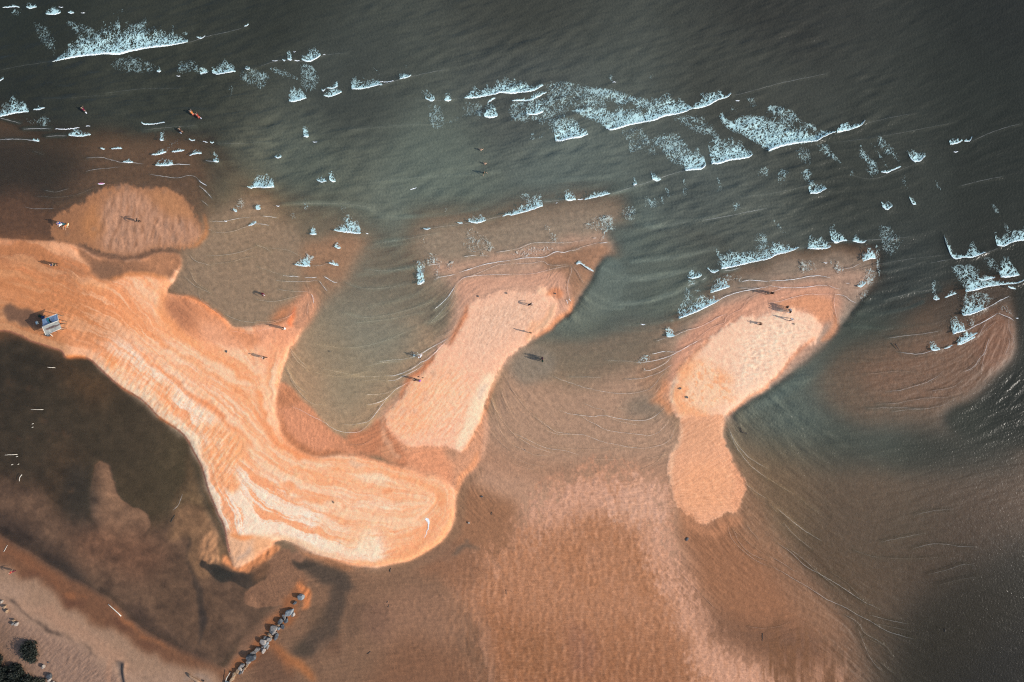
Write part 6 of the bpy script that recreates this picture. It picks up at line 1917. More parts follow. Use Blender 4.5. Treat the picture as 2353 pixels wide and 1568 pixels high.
shrub(*S6(900, 680), B6([(860, 480, 110, 1.2), (760, 600, 110, 1.1), (960, 560, 130, 1.4), (900, 700, 170, 1.5), (1020, 720, 110, 1.3), (850, 830, 90, 1.0), (980, 880, 100, 1.1), (800, 560, 90, 1.0)]), 'large oval dark green shrub standing alone on the beach', 3)
shrub(*S6(20, 850), B6([(0, 720, 90, 1.4), (60, 850, 110, 1.5), (-20, 960, 150, 1.6), (40, 1080, 110, 1.4)]), 'dark shrub cut by the left edge of the photo, beside the oval shrub', 4)
shrub(*S6(520, 1180), B6([(560, 1090, 90, 1.1), (430, 1060, 60, 0.8), (620, 1180, 110, 1.2), (500, 1260, 120, 1.3), (660, 1270, 90, 1.0), (280, 1130, 70, 0.8)]), 'spiky topped shrub at the head of the dense thicket in the corner', 5)
shrub(*S6(150, 1350), B6([(80, 1220, 120, 1.4), (200, 1290, 140, 1.4), (60, 1400, 170, 1.6), (240, 1440, 150, 1.5), (120, 1540, 160, 1.5)]), 'densest blackish green shrub filling the bottom left corner', 6, dens=1.2)
shrub(*S6(820, 1440), B6([(860, 1400, 100, 1.1), (760, 1480, 120, 1.2), (900, 1500, 110, 1.1), (640, 1480, 100, 1.0), (540, 1420, 110, 1.2)]), 'ragged shrub on the right of the corner thicket, near the large dark rock', 7)
shrub(*S6(440, 1530), B6([(400, 1500, 120, 1.2), (520, 1560, 120, 1.1), (340, 1600, 130, 1.2)]), 'shrub at the bottom edge in the middle of the corner thicket', 8)
shrub(*S6(1080, 1450), B6([(1060, 1440, 60, 0.6), (1120, 1500, 70, 0.6), (1260, 1460, 70, 0.6)]), 'low thin shrub between the corner thicket and the rocks', 9, m_leaf2, 0.8)
shrub(*S6(1040, 450), B6([(1020, 420, 30, 0.3), (1060, 455, 24, 0.25)]), 'tiny green sprig at the upper right of the oval shrub', 10, m_leaf2)
# ================================================================= people
def skin_mesh(name, chains, sub=1):
    """one continuous body grown over connected bones: chains = list of lists of (x,y,z,r[,r2]); a chain starting with an int index string joins an earlier node"""
    bm = bmesh.new(); lay = bm.verts.layers.skin.verify(); nodes = {}
    segs = []
    for nm_, ch in chains:
        prev = None
        for it in ch:
            if isinstance(it, str):
                prev = nodes[it]; continue
            key, x, y, z, r = it[:5]
            v = bm.verts.new((x, y, z)); v[lay].radius = (r, it[5] if len(it) > 5 else r)
            nodes[key] = v
            if prev is not None:
                bm.edges.new((prev, v)); segs.append((nm_, prev.co.copy(), v.co.copy(), prev[lay].radius[0], r))
            prev = v
    nodes['pelvis'][lay].use_root = True
    me = bpy.data.meshes.new(name); bm.to_mesh(me); bm.free()
    tmp = bpy.data.objects.new(name, me); C.objects.link(tmp)
    s = tmp.modifiers.new('s', 'SKIN'); s.use_smooth_shade = True
    s2 = tmp.modifiers.new('u', 'SUBSURF'); s2.levels = sub; s2.render_levels = sub
    dg = bpy.context.evaluated_depsgraph_get()
    out = bpy.data.meshes.new_from_object(tmp.evaluated_get(dg))
    bpy.data.objects.remove(tmp); bpy.data.meshes.remove(me)
    out.name = name
    return out, segs

def pose_chains(p):
    """joint positions for a standing adult facing +x, 1.7 m; p = dict of pose tweaks"""
    hip = p.get('hip', 0.90); lean = p.get('lean', 0.04); st = p.get('stride', 0.12); arm = p.get('arm', 0.1)
    sh = 0.52; bend = lean
    def up(h, side=0.0, fwd=0.0):
        return (math.sin(bend) * h + fwd, side, hip + math.cos(bend) * h)
    c = []
    t = [('pelvis', *up(0), 0.125, 0.10)]
    t.append(('belly', *up(0.18), 0.12, 0.095)); t.append(('chest', *up(0.36), 0.145, 0.11)); t.append(('neck', *up(0.53), 0.055, 0.055))
    hd = p.get('head', bend * 0.4)
    hx, hz = up(0.53)[0], up(0.53)[2]
    t.append(('head0', hx + 0.02 + math.sin(hd) * 0.08, 0, hz + math.cos(hd) * 0.08, 0.075, 0.08))
    t.append(('head1', hx + 0.02 + math.sin(hd) * 0.16, 0, hz + math.cos(hd) * 0.16, 0.092, 0.085))
    t.append(('head2', hx + 0.01 + math.sin(hd) * 0.24, 0, hz + math.cos(hd) * 0.24, 0.066, 0.066))
    c.append(('torso', t))
    c.append(('nose', ['head1', ('nose', hx + 0.135 + math.sin(hd) * 0.13, 0, hz + 0.13, 0.012)]))
    for s, nm_ in ((1, 'l'), (-1, 'r')):
        c.append(('ear', ['head1', ('ear' + nm_, hx + 0.01 + math.sin(hd) * 0.15, s * 0.098, hz + 0.145, 0.016)]))
        sx_ = up(0.47)
        a_ = arm * s if p.get('swing', True) else arm
        sp = p.get('spread', 0.12); ra = p.get('raise', {}).get(nm_, 0.0)
        S_ = Vector((sx_[0], s * 0.165, sx_[2]))
        fw = p.get('reach', 0.0)
        ad = Vector((math.sin(a_ + fw) , s * (sp + math.sin(ra)), -math.cos(a_ + fw) * math.cos(ra) + math.sin(ra) * 0.5)).normalized()
        E = S_ + ad * 0.29
        fd = Vector((ad.x + 0.25 + fw * .3, ad.y * 0.6 - s * 0.05, ad.z)).normalized()
        W_ = E + fd * 0.25
        Hn = W_ + fd * 0.085
        ch = ['chest', ('sh' + nm_, *S_, 0.062), ('el' + nm_, *E, 0.043), ('wr' + nm_, *W_, 0.028), ('pa' + nm_, *Hn, 0.036, 0.02)]
        c.append(('uparm', ch[:3])); c.append(('arm', ['el' + nm_] + ch[3:]))
        side = Vector((fd.z, 0, -fd.x)).normalized()
        for k, (o_, ln) in enumerate(((-0.03, 0.066), (-0.01, 0.078), (0.011, 0.073), (0.031, 0.056))):
            f1 = Hn + fd * 0.045 + side * o_; f2 = f1 + (fd + Vector((0.25, -s * 0.25, 0))).normalized() * ln * 0.6; f3 = f2 + (fd + Vector((0.5, -s * 0.5, 0))).normalized() * ln * 0.5
            c.append(('hand', ['pa' + nm_, ('f%d%s' % (k, nm_), *f1, 0.010), ('g%d%s' % (k, nm_), *f2, 0.009), ('h%d%s' % (k, nm_), *f3, 0.008)]))
        th = W_ + fd * 0.03 + side * -0.045
        c.append(('hand', ['wr' + nm_, ('t' + nm_, *th, 0.012), ('u' + nm_, *(th + (fd * 0.8 - side * 0.6).normalized() * 0.045), 0.010)]))
        kn = p.get('knee', {}).get(nm_, 0.0)
        fwd = st * s
        L1 = 0.42; L2 = 0.40
        hp = Vector((0, s * 0.095, hip - 0.05))
        an = p.get('thigh', {}).get(nm_, math.asin(max(-1, min(1, fwd / 0.84))))
        K_ = hp + Vector((math.sin(an + kn * 0.5) * L1, s * 0.01, -math.cos(an + kn * 0.5) * L1))
        A_ = K_ + Vector((math.sin(an - kn * 0.5) * L2, 0, -math.cos(an - kn * 0.5) * L2))
        c.append(('thigh', ['pelvis', ('hp' + nm_, *hp, 0.095), ('kn' + nm_, *K_, 0.06)]))
        c.append(('shank', ['kn' + nm_, ('cf' + nm_, *(K_.lerp(A_, 0.35) + Vector((-0.012, 0, 0))), 0.056), ('an' + nm_, *A_, 0.034), ('ft' + nm_, A_.x + 0.10, A_.y, A_.z - 0.03, 0.034, 0.022), ('to' + nm_, A_.x + 0.17, A_.y, A_.z - 0.035, 0.026, 0.016)]))
    return c
POSES = {
    'stand': dict(stride=0.02, arm=0.0, swing=False),
    'walk': dict(stride=0.26, arm=-0.4, lean=0.07),
    'stroll': dict(stride=0.16, arm=-0.25, lean=0.05),
    'bend': dict(stride=0.10, arm=0.5, swing=False, reach=0.5, lean=1.15, head=1.2, hip=0.84, knee={'l': .35, 'r': .35}),
    'crouch': dict(stride=0.0, arm=0.6, swing=False, lean=0.6, hip=0.50, thigh={'l': 0.55, 'r': 0.55}, knee={'l': 1.9, 'r': 1.9}, reach=.4),
    'run': dict(stride=0.38, arm=-0.8, lean=0.16, spread=0.5),
    'armsout': dict(stride=0.12, arm=0.1, lean=0.1, spread=0.9),
    'wade': dict(stride=0.10, arm=0.5, swing=False, spread=0.6, lean=0.08),
}
_pm = {}
def person_meshes(pose):
    if pose in _pm: return _pm[pose]
    ch = pose_chains(POSES[pose])
    body, segs = skin_mesh('body', ch)
    n = len(body.vertices); co = np.empty(n * 3); body.vertices.foreach_get('co', co); co = co.reshape(-1, 3)
    zmin = co[:, 2].min(); co[:, 2] -= zmin
    body.vertices.foreach_set('co', co.reshape(-1)); body.update()
    no = np.empty(n * 3); body.vertices.foreach_get('normal', no); no = no.reshape(-1, 3)
    # nearest bone of each vertex
    kinds = []; best = np.full(n, 1e9); lab = np.zeros(n, int)
    for i, (nm_, a_, b_, r0, r1) in enumerate(segs):
        a = np.array(a_) - [0, 0, zmin]; bb = np.array(b_) - [0, 0, zmin]; d = bb - a
        t = np.clip(((co - a) @ d) / (d @ d + 1e-9), 0, 1)
        dist = np.linalg.norm(co - a - t[:, None] * d, axis=1) - (r0 + (r1 - r0) * t) * 0.9
        m_ = dist < best; best[m_] = dist[m_]; lab[m_] = i
        kinds.append(nm_)
    kv = np.array(kinds)[lab]
    neckz = [b_ for nm_, a_, b_, *_ in segs if nm_ == 'torso']
    chest = np.array(neckz[1]) - [0, 0, zmin]; neck = np.array(neckz[2]) - [0, 0, zmin]; head1 = np.array(neckz[4]) - [0, 0, zmin]
    ax = (neck - chest) / np.linalg.norm(neck - chest)
    hproj = (co - neck) @ ax
    polys = [tuple(p.vertices) for p in body.polygons]
    def shell(name, sel, off):
        fs = [p for p in polys if all(sel[v] for v in p)]
        used = sorted({v for p in fs for v in p}); rm = {v: i for i, v in enumerate(used)}
        vv = co[used] + no[used] * off
        me = bpy.data.meshes.new(name); me.from_pydata([tuple(v) for v in vv], [], [tuple(rm[v] for v in p) for p in fs]); me.update()
        me.polygons.foreach_set('use_smooth', np.ones(len(me.polygons), bool))
        return me
    pel = np.array(segs[0][1]) - [0, 0, zmin]
    pproj = (co - pel) @ ax
    top = shell('shirt', ((kv == 'torso') & (hproj < -0.02) & (pproj > 0.03)) | (kv == 'uparm'), 0.014)
    short = shell('shorts', ((kv == 'torso') & (pproj < 0.08)) | (kv == 'thigh'), 0.016)
    longp = shell('trousers', ((kv == 'torso') & (pproj < 0.08)) | (kv == 'thigh') | ((kv == 'shank') & (co[:, 2] > 0.09)), 0.014)
    hd = (kv == 'torso') & (hproj > 0.10)
    front = (co[:, 0] - head1[0]) > 0.035 
    hair = shell('hair', hd & (~front | (co[:, 2] > head1[2] + 0.05)), 0.016)
    brim = None
    _pm[pose] = (body, top, short, longp, hair, head1, float(zmin))
    return _pm[pose]
def cmat(name, col, rough=0.8):
    key = name
    if key in bpy.data.materials: return bpy.data.materials[key]
    return mat(name, col, rough, 0.2, noise=0.12, nscale=12)
SKIN = [(0.45, 0.28, 0.19), (0.30, 0.17, 0.11), (0.55, 0.36, 0.26)]
COL = {'black': (0.012, 0.012, 0.014), 'white': (0.85, 0.86, 0.86), 'navy': (0.015, 0.03, 0.09), 'blue': (0.02, 0.07, 0.25), 'red': (0.30, 0.04, 0.03), 'maroon': (0.12, 0.01, 0.03),
       'green': (0.015, 0.03, 0.02), 'purple': (0.35, 0.12, 0.42), 'plum': (0.03, 0.008, 0.02), 'orange': (0.55, 0.17, 0.05), 'teal': (0.02, 0.15, 0.17), 'grey': (0.25, 0.25, 0.26), 'brown': (0.06, 0.03, 0.02), 'khaki': (0.35, 0.28, 0.18)}
def link_part(name, me, mt, parent):
    o = bpy.data.objects.new(name, me); C.objects.link(o); o.parent = parent
    if len(me.materials) == 0: me.materials.append(mt)
    o.material_slots[0].link = 'OBJECT'; o.material_slots[0].material = mt
    return o
def person(sx, sy, face, pose, top, bottom, label, longp=True, hair='brown', skin=0, scale=1.0, hat=None, water=None, group=None):
    body, tp, sh_, lp, hr, head1, zm = person_meshes(pose)
    loc = place(sx, sy)
    if water is not None: loc.z = water_z(*WP_(sx, sy)) - water
    root = empty('person', loc, math.radians(face)); root.scale = (scale,) * 3
    tag(root, label, 'person', group)
    link_part('body', body, cmat('skin_%d' % skin, SKIN[skin], 0.55), root)
    if top: link_part('shirt', tp, cmat('cloth_' + top, COL[top]), root)
    link_part('trousers' if longp else 'shorts', lp if longp else sh_, cmat('cloth_' + bottom, COL[bottom]), root)
    link_part('hair', hr, cmat('hair_' + hair, COL[hair], 0.6), root)
    for s in (1, -1):
        bm = bmesh.new(); bmesh.ops.create_uvsphere(bm, u_segments=8, v_segments=6, radius=0.012)
        e = bm_ob('eye', bm, cmat('eye_dark', (0.02, 0.015, 0.012), 0.2), root, True); e.location = (head1[0] + 0.082, 0.034 * s, head1[2] + 0.005)
    if hat:
        vs = []; fs = []; prof = [(0.0, 0.125), (0.06, 0.12), (0.095, 0.085), (0.10, 0.03), (0.165, 0.015), (0.17, 0.0), (0.10, 0.012), (0.095, 0.0)]
        N_ = 20
        for (r_, z_) in prof:
            for k in range(N_): vs.append((head1[0] + r_ * math.cos(k * 2 * math.pi / N_), r_ * math.sin(k * 2 * math.pi / N_), head1[2] + 0.02 + z_))
        for i in range(len(prof) - 1):
            for k in range(N_): fs.append((i * N_ + k, i * N_ + (k + 1) % N_, (i + 1) * N_ + (k + 1) % N_, (i + 1) * N_ + k))
        mesh_ob('sun_hat', vs, fs, cmat('cloth_' + hat, COL[hat]), root)
    return root
GP = 'people out on the sand bars'
person(563.5, 888, 150, 'armsout', 'black', 'black', 'person in dark clothes with a white band, standing in the middle of the northwest bar', hat=None, hair='black', group=GP).scale = (1.12,) * 3
person(237.5, 1061, -160, 'stroll', 'green', 'black', 'right hand walker of the dark clad pair below the northwest bar', hair='black', group=GP)
person(225.5, 1063, -160, 'stroll', 'navy', 'black', 'left hand walker of the dark clad pair below the northwest bar', hair='black', group=GP)
person(264.5, 901, 200, 'bend', 'white', 'teal', 'person in a white top bending forward, left of the person holding the pink ring', hair='black', group=GP)
person(256.5, 896.5, 175, 'stroll', 'blue', 'navy', 'person in blue carrying a pink and white swim ring on the northwest bar', hair='black', group=GP)
person(274.5, 903, 250, 'crouch', 'orange', 'khaki', 'person in orange crouching beside the pair with the pink swim ring', hair='brown', group=GP)
person(1051, 1175, -40, 'bend', 'maroon', 'maroon', 'person in dark red wading in the tan basin above the prong, with a white board', hair='black', skin=1, group=GP)
person(1141, 1316, 160, 'stand', 'black', 'black', 'person in black with white shoulders, on the prong beside the swash line', hair='black', group=GP)
person(1146, 1315.5, 160, 'stand', 'white', 'white', 'small person in white close behind the one in black on the prong', scale=0.8, longp=False, group=GP)
person(1066, 1431.5, 165, 'walk', 'black', 'black', 'person in black walking on the orange sand at the root of the prong', hair='white', group=GP)
person(1682, 1429, 100, 'run', 'white', 'black', 'person in a white shirt running through a splash left of the second bar', longp=False, group=GP)
person(1672, 1520, 170, 'bend', 'black', 'brown', 'person in black bending over a purple bag on the left side of the second bar', hair='black', skin=1, group=GP)
person(2113, 1220.5, 10, 'bend', 'black', 'navy', 'person in black with a white cap bending on the rippled top of the second bar', hair='white', group=GP)
person(2122, 1332.5, 90, 'stand', 'black', 'black', 'person in black alone near the right shore of the second bar', hair='black', group=GP)
person(2168.6, 1432.5, 180, 'stand', 'plum', 'plum', 'person in dark plum, upper one of the group wading right of the second bar', hair='black', hat='plum', group=GP)
person(2172, 1438.2, 180, 'stand', 'brown', 'brown', 'small child between the two adults wading right of the second bar', hair='brown', scale=0.62, group=GP)
person(2169.3, 1443.8, 180, 'stand', 'green', 'green', 'person in dark green, lower one of the group wading right of the second bar', hair='black', hat='green', group=GP)
person(3069, 1175, 180, 'bend', 'black', 'black', "person in black bending, left one of the pair on the third bar's swash line", hair='black', group=GP)
person(3080, 1173.5, 0, 'crouch', 'brown', 'black', 'crouching person with a pale cap, right one of the pair on the swash line', hair='white', skin=1, group=GP)
person(3141, 1230, 170, 'stand', 'black', 'black', 'person in black, topmost of the three standing above the third bar', hair='black', group=GP)
person(3151.5, 1242, 200, 'stand', 'white', 'black', 'person in a white top and dark trousers, middle of the three above the third bar', hair='black', group=GP)
person(3150.5, 1249.5, 160, 'stroll', 'black', 'white', 'person in a dark top and white trousers, lowest of the three above the third bar', hair='black', group=GP)
person(3157, 1279, 30, 'walk', 'white', 'navy', 'person in white walking on the upper edge of the third bar', hair='black', group=GP)
person(3043, 1296, 180, 'crouch', 'brown', 'brown', 'person in dark brown crouching on the upper left edge of the third bar', hair='black', skin=1, group=GP)
person(66.5, 2281, 150, 'armsout', 'red', 'maroon', 'person in red walking on the beach at the lower left', hair='black', group=GP)
GW = 'bathers out in the sea'
person(1923, 602, 80, 'wade', None, 'black', 'bather with pale shoulders, topmost of the three in the middle sea', longp=False, skin=2, water=0.95, group=GW)
person(1938.5, 656, 80, 'wade', None, 'red', 'bather with pale shoulders, middle one of the three in the middle sea', longp=False, skin=2, water=0.95, group=GW)
person(1937.5, 693.5, -60, 'wade', 'green', 'black', 'bather in a dark shirt, lowest of the three in the middle sea', longp=False, hair='black', water=0.75, group=GW)
person(777.5, 461.5, 130, 'bend', 'orange', 'red', 'bather in bright orange on a board between the waves of the upper left sea', longp=False, skin=2, water=0.45, group=GW)
person(799, 472, 130, 'bend', 'red', 'red', 'bather in dull red right of the orange one in the upper left sea', longp=False, water=0.55, group=GW)
person(345, 448, 130, 'bend', 'maroon', 'black', 'bather with a white board in the dark sea above the northwest bar', longp=False, water=0.5, group=GW)
person(732, 530.5, 130, 'bend', 'brown', 'brown', 'bather in brown in the sea just below the two red ones', longp=False, water=0.55, group=GW)

# ---- things people brought
def board(name, sx, sy, L_, W_, rot, cols, label, cat_, onwater=True, dz=0.03, tilt=0.0):
    """surfboard: a rounded outline with rocker and thickness; deck in two colours"""
    root = empty(name, place(sx, sy, dz, onwater), math.radians(rot)); tag(root, label, cat_)
    N_ = 22; vs = []; fs = []; half = []
    for i in range(N_):
        t = i / (N_ - 1); x = (t - 0.5) * L_
        w_ = W_ / 2 * (math.sin(math.pi * min(max(t, 0.0), 1.0)) ** 0.55) * (0.92 + 0.08 * math.cos(3 * t))
        half.append((x, max(w_, 0.004), 0.05 * L_ * (2 * t - 1) ** 2 * 0.6))
    ring = 8
    for (x, w_, z_) in half:
        for k in range(ring):
            a_ = 2 * math.pi * k / ring
            vs.append((x, w_ * math.cos(a_), z_ + 0.035 * math.sin(a_) * (w_ / (W_ / 2)) ** 0.5))
    for i in range(N_ - 1):
        for k in range(ring): fs.append((i * ring + k, i * ring + (k + 1) % ring, (i + 1) * ring + (k + 1) % ring, (i + 1) * ring + k))
    mesh_ob('hull', vs, fs, cmat('board_' + cols[0], BC[cols[0]], 0.35), root)
    vs = []; fs = []
    for (x, w_, z_) in half[3:-3]:
        vs += [(x, w_ * 0.1, z_ + 0.042), (x, w_ * 0.82, z_ + 0.034), (x, w_ * 0.82, z_ + 0.020), (x, w_ * 0.1, z_ + 0.020)]
    n_ = len(half[3:-3])
    for i in range(n_ - 1):
        for k in range(4): fs.append((i * 4 + k, (i + 1) * 4 + k, (i + 1) * 4 + (k + 1) % 4, i * 4 + (k + 1) % 4))
    fs += [(0, 1, 2, 3), tuple((n_ - 1) * 4 + k for k in (3, 2, 1, 0))]
    mesh_ob('deck_stripe', vs, fs, cmat('board_' + cols[1], BC[cols[1]], 0.35), root, False)
    return root
BC = {'white': (0.86, 0.84, 0.84), 'magenta': (0.62, 0.02, 0.28), 'yellow': (0.85, 0.42, 0.04), 'cream': (0.8, 0.75, 0.5), 'orange': (0.8, 0.2, 0.03), 'blue': (0.4, 0.5, 0.6)}
board('surfboard', 405, 735.2, 1.25, 0.34, 2, ('white', 'magenta'), 'white and magenta board floating above the northwest bar', 'surfboard')
board('bodyboard', 276.5, 902, 0.75, 0.36, 62, ('cream', 'yellow'), 'yellow and cream bodyboard beside the crouching person on the northwest bar', 'bodyboard', False, 0.35)
board('bodyboard', 1055.5, 1179.5, 0.62, 0.3, -40, ('white', 'white'), 'white bodyboard held by the wader in dark red', 'bodyboard', True, 0.25)
board('bodyboard', 346, 452, 0.62, 0.26, -45, ('white', 'white'), 'white bodyboard under the bather in the dark upper left sea', 'bodyboard', True, 0.2)
board('bodyboard', 724, 532.5, 0.45, 0.2, -25, ('white', 'blue'), 'small pale board left of the bather in brown', 'bodyboard', True, 0.05)
board('bodyboard', 804, 474, 0.45, 0.22, -35, ('blue', 'white'), 'pale blue board at the right of the bather in dull red', 'bodyboard', True, 0.05)
def ring(sx, sy, R_, r_, z_, cols, label, onwater=False):
    vs = []; fs = []; N_, M_ = 28, 10
    root = empty('swim_ring', place(sx, sy, z_, onwater)); tag(root, label, 'swim ring')
    for half_, cname in ((0, cols[0]), (1, cols[1])):
        vs = []; fs = []; K_ = N_ // 2
        for i in range(K_ + 1):
            a_ = math.pi * i / K_ + math.pi * half_
            for k in range(M_):
                b_ = 2 * math.pi * k / M_
                vs.append(((R_ + r_ * math.cos(b_)) * math.cos(a_), (R_ + r_ * math.cos(b_)) * math.sin(a_), r_ * math.sin(b_)))
        for i in range(K_):
            for k in range(M_): fs.append((i * M_ + k, (i + 1) * M_ + k, (i + 1) * M_ + (k + 1) % M_, i * M_ + (k + 1) % M_))
        mesh_ob('tube_half', vs, fs, cmat('ring_' + cname, RC[cname], 0.3), root)
    return root
RC = {'pink': (0.85, 0.45, 0.6), 'white': (0.85, 0.85, 0.88), 'lilac': (0.6, 0.6, 0.8)}
ring(249.5, 897.5, 0.20, 0.075, 1.05, ('white', 'pink'), 'pink and white swim ring held by the person in blue')
ring(1686, 1421, 0.17, 0.05, 0.9, ('white', 'white'), 'white swim ring swung by the person running through the splash')
def bag(sx, sy, m, label):
    bm = bmesh.new(); bmesh.ops.create_cube(bm, size=1.0)
    bmesh.ops.bevel(bm, geom=bm.edges[:], offset=0.22, segments=4, affect='EDGES')
    for v in bm.verts: v.co.x *= 0.42 * (1 - 0.2 * v.co.z); v.co.y *= 0.30 * (1 - 0.25 * v.co.z); v.co.z *= 0.34
    root = empty('beach_bag', place(sx, sy, 0.16), 0.6); tag(root, label, 'bag')
    bm_ob('pouch', bm, m, root, True)
    for s in (1, -1):
        tube('handle', [(-0.1, s * 0.08, 0.15), (-0.07, s * 0.09, 0.27), (0.07, s * 0.09, 0.27), (0.1, s * 0.08, 0.15)], 0.012, m, root, 6)
bag(1680, 1523.5, cmat('cloth_purple', COL['purple']), 'purple beach bag at the feet of the person bending on the second bar')
def sandal(sx, sy, rot, label):
    root = empty('sandal', place(sx, sy, 0.01), math.radians(rot)); tag(root, label, 'sandal', 'dark sandals left on the second bar')
    vs = []; fs = []; N_ = 20
    for z_ in (0.0, 0.03):
        for k in range(N_):
            a_ = 2 * math.pi * k / N_; x = 0.17 * math.cos(a_); w_ = 0.062 * math.sin(a_) * (1.0 + 0.25 * math.cos(a_) - 0.2 * math.cos(2 * a_))
            vs.append((x, w_, z_))
    for k in range(N_): fs.append((k, (k + 1) % N_, N_ + (k + 1) % N_, N_ + k))
    fs += [tuple(range(N_))[::-1], tuple(range(N_, 2 * N_))]
    mesh_ob('sole', vs, fs, cmat('rubber_dark', (0.03, 0.02, 0.02)), root, False)
    tube('strap', [(0.05, -0.055, 0.03), (0.07, -0.03, 0.07), (0.07, 0.03, 0.07), (0.05, 0.055, 0.03)], 0.014, cmat('rubber_dark', (0.03, 0.02, 0.02)), root, 6)
sandal(1674.5, 1507.5, -25, 'left one of two dark sandals above the bending person on the second bar')
sandal(1691.7, 1511.8, 5, 'right one of two dark sandals above the bending person on the second bar')

# ================================================================= the shelter
m_tarp = mat('blue_grey_tarp', (0.19, 0.26, 0.36), 0.6, 0.3, noise=0.25, nscale=1.6, bump=0.02, bscale=4)
m_cloth = mat('worn_grey_canvas', (0.27, 0.27, 0.245), 0.85, 0.2, noise=0.22, nscale=2.2, bump=0.02, bscale=4)
m_stain = mat('brown_canvas_stain', (0.12, 0.085, 0.08), 0.9, 0.1, noise=0.5, nscale=3)
m_hem = mat('pale_hem_rope', (0.62, 0.60, 0.54), 0.8, 0.2)
m_teal = mat('teal_sheet', (0.01, 0.22, 0.25), 0.5, 0.4, noise=0.3, nscale=4)
m_dark = mat('tear_shade_black', (0.015, 0.015, 0.017), 0.9, 0.1)
def SH(u, v, z):
    """shelter survey window: (130,1230), 11.2 units per pixel; z above sand"""
    g = place(210, 1300)
    wx_, wy_ = to_world(*WP_(130 + u / 11.2, 1230 + v / 11.2))
    f_ = (120.0 - g.z - z) / 120.0        # things that stand up lean outwards in the picture; keep the true position
    return Vector((wx_ * f_, wy_ * f_, z))
sg = place(210, 1300)
shel = empty('beach_shelter', sg)
tag(shel, 'open beach shelter with one blue tarp slope and one worn grey canvas slope', 'shelter')
def panel(name, a_, b_, c_, d_, m, parent, nu=26, nv=14, sag=0.10, thick=0.02, wob=0.02, sd=0):
    vs = []; fs = []
    r = np.random.RandomState(sd); nz = r.rand(nu + 1, nv + 1)
    for side in (0, 1):
        for i in range(nu + 1):
            for j in range(nv + 1):
                s = i / nu; t = j / nv
                p = (a_ * (1 - s) + b_ * s) * (1 - t) + (d_ * (1 - s) + c_ * s) * t
                p = p - Vector((0, 0, sag * math.sin(math.pi * t) * (0.6 + 0.4 * abs(math.cos(2 * math.pi * s)))))
                p = p + Vector((0, 0, wob * (nz[i, j] - 0.5) + 0.03 * math.sin(7 * s + 3 * t)))
                vs.append(Vector((p.x - sg.x, p.y - sg.y, p.z - thick * side)))
    N_ = (nu + 1) * (nv + 1)
    for side in (0, 1):
        for i in range(nu):
            for j in range(nv):
                q_ = (i * (nv + 1) + j, (i + 1) * (nv + 1) + j, (i + 1) * (nv + 1) + j + 1, i * (nv + 1) + j + 1)
                fs.append(tuple(k + N_ * side for k in (q_ if side else q_[::-1])))
    return mesh_ob(name, vs, fs, m, parent)
e0, e1 = SH(425, 550, 1.9), SH(1110, 290, 1.9)          # north-west eave
r0, r1 = SH(450, 845, 2.5), SH(1155, 595, 2.5)          # ridge
g0, g1 = SH(590, 1245, 1.75), SH(1292, 940, 1.75)       # south-east eave
blue_ = panel('tarp_slope', e0, e1, r1, r0, m_tarp, shel, sd=1)
grey_ = panel('canvas_slope', SH(428, 868, 2.56), SH(1150, 600, 2.56), g1, g0, m_cloth, shel, sd=2)
rel = lambda v: v - Vector((sg.x, sg.y, 0))
tube('hem', [rel(SH(428, 868, 2.60)), rel(SH(1150, 600, 2.60))], 0.045, m_hem, grey_, 6)
tube('hem', [rel(g0), rel(g0.lerp(g1, .5)) - Vector((0, 0, .0)), rel(g1)], 0.04, m_hem, grey_, 6)
tube('hem', [rel(SH(428, 868, 2.58)), rel(g0)], 0.04, m_hem, grey_, 6)
tube('hem', [rel(e0), rel(e1)], 0.035, m_hem, blue_, 6)
tube('hem', [rel(e1), rel(r1)], 0.035, m_hem, blue_, 6)
tube('ridge_pole', [rel(SH(420, 865, 2.46)), rel(SH(1200, 585, 2.46))], 0.06, m_wood, shel, 8)
for (u, v, h_) in ((470, 600, 1.85), (1090, 370, 1.85), (500, 860, 2.42), (1130, 620, 2.42), (640, 1180, 1.7), (1240, 940, 1.7)):
    t_ = rel(SH(u, v, h_)); tube('post', [(t_.x, t_.y, -0.3), (t_.x, t_.y, h_ * 0.5), (t_.x, t_.y, h_)], [0.06, 0.055, 0.05], m_wood, shel, 8)
# stain across the canvas, black patch for the tear's shaded inside and teal sheet on the tarp
def decal(name, pts, zf, m, parent, th=0.02):
    base_ = [SH(u, v, zf(u, v)) for u, v in pts]
    cc = sum(base_, Vector()) / len(base_)
    vs = [rel(p) for p in base_] + [rel(p) - Vector((0, 0, th)) for p in base_] + [rel(cc), rel(cc) - Vector((0, 0, th))]
    n = len(pts); fs = []
    for k in range(n):
        k2 = (k + 1) % n
        fs += [(k, k2, 2 * n), (k2 + n, k + n, 2 * n + 1), (k, k + n, k2 + n, k2)]
    return mesh_ob(name, vs, fs, m, parent, False)
def zgrey(u, v):
    # linear between ridge and eave along the slope
    t = ((u - 790) * 0.40 + (v - 735) * 0.92) / 372.0
    return 2.60 - 0.81 * max(0, min(1, t)) - 0.10 * math.sin(math.pi * max(0, min(1, t))) + 0.07
def zblue(u, v):
    t = ((u - 790) * 0.37 + (v - 420) * 0.93) / 290.0
    return 1.97 + 0.6 * max(0, min(1, t)) + 0.0 - 0.10 * math.sin(math.pi * max(0, min(1, t))) + 0.06
decal('stain', [(590, 960), (700, 930), (780, 880), (900, 850), (960, 815), (1080, 790), (1200, 745), (1215, 790), (1100, 850), (1000, 880), (900, 940), (780, 960), (680, 1010), (600, 1010)], zgrey, m_stain, grey_)
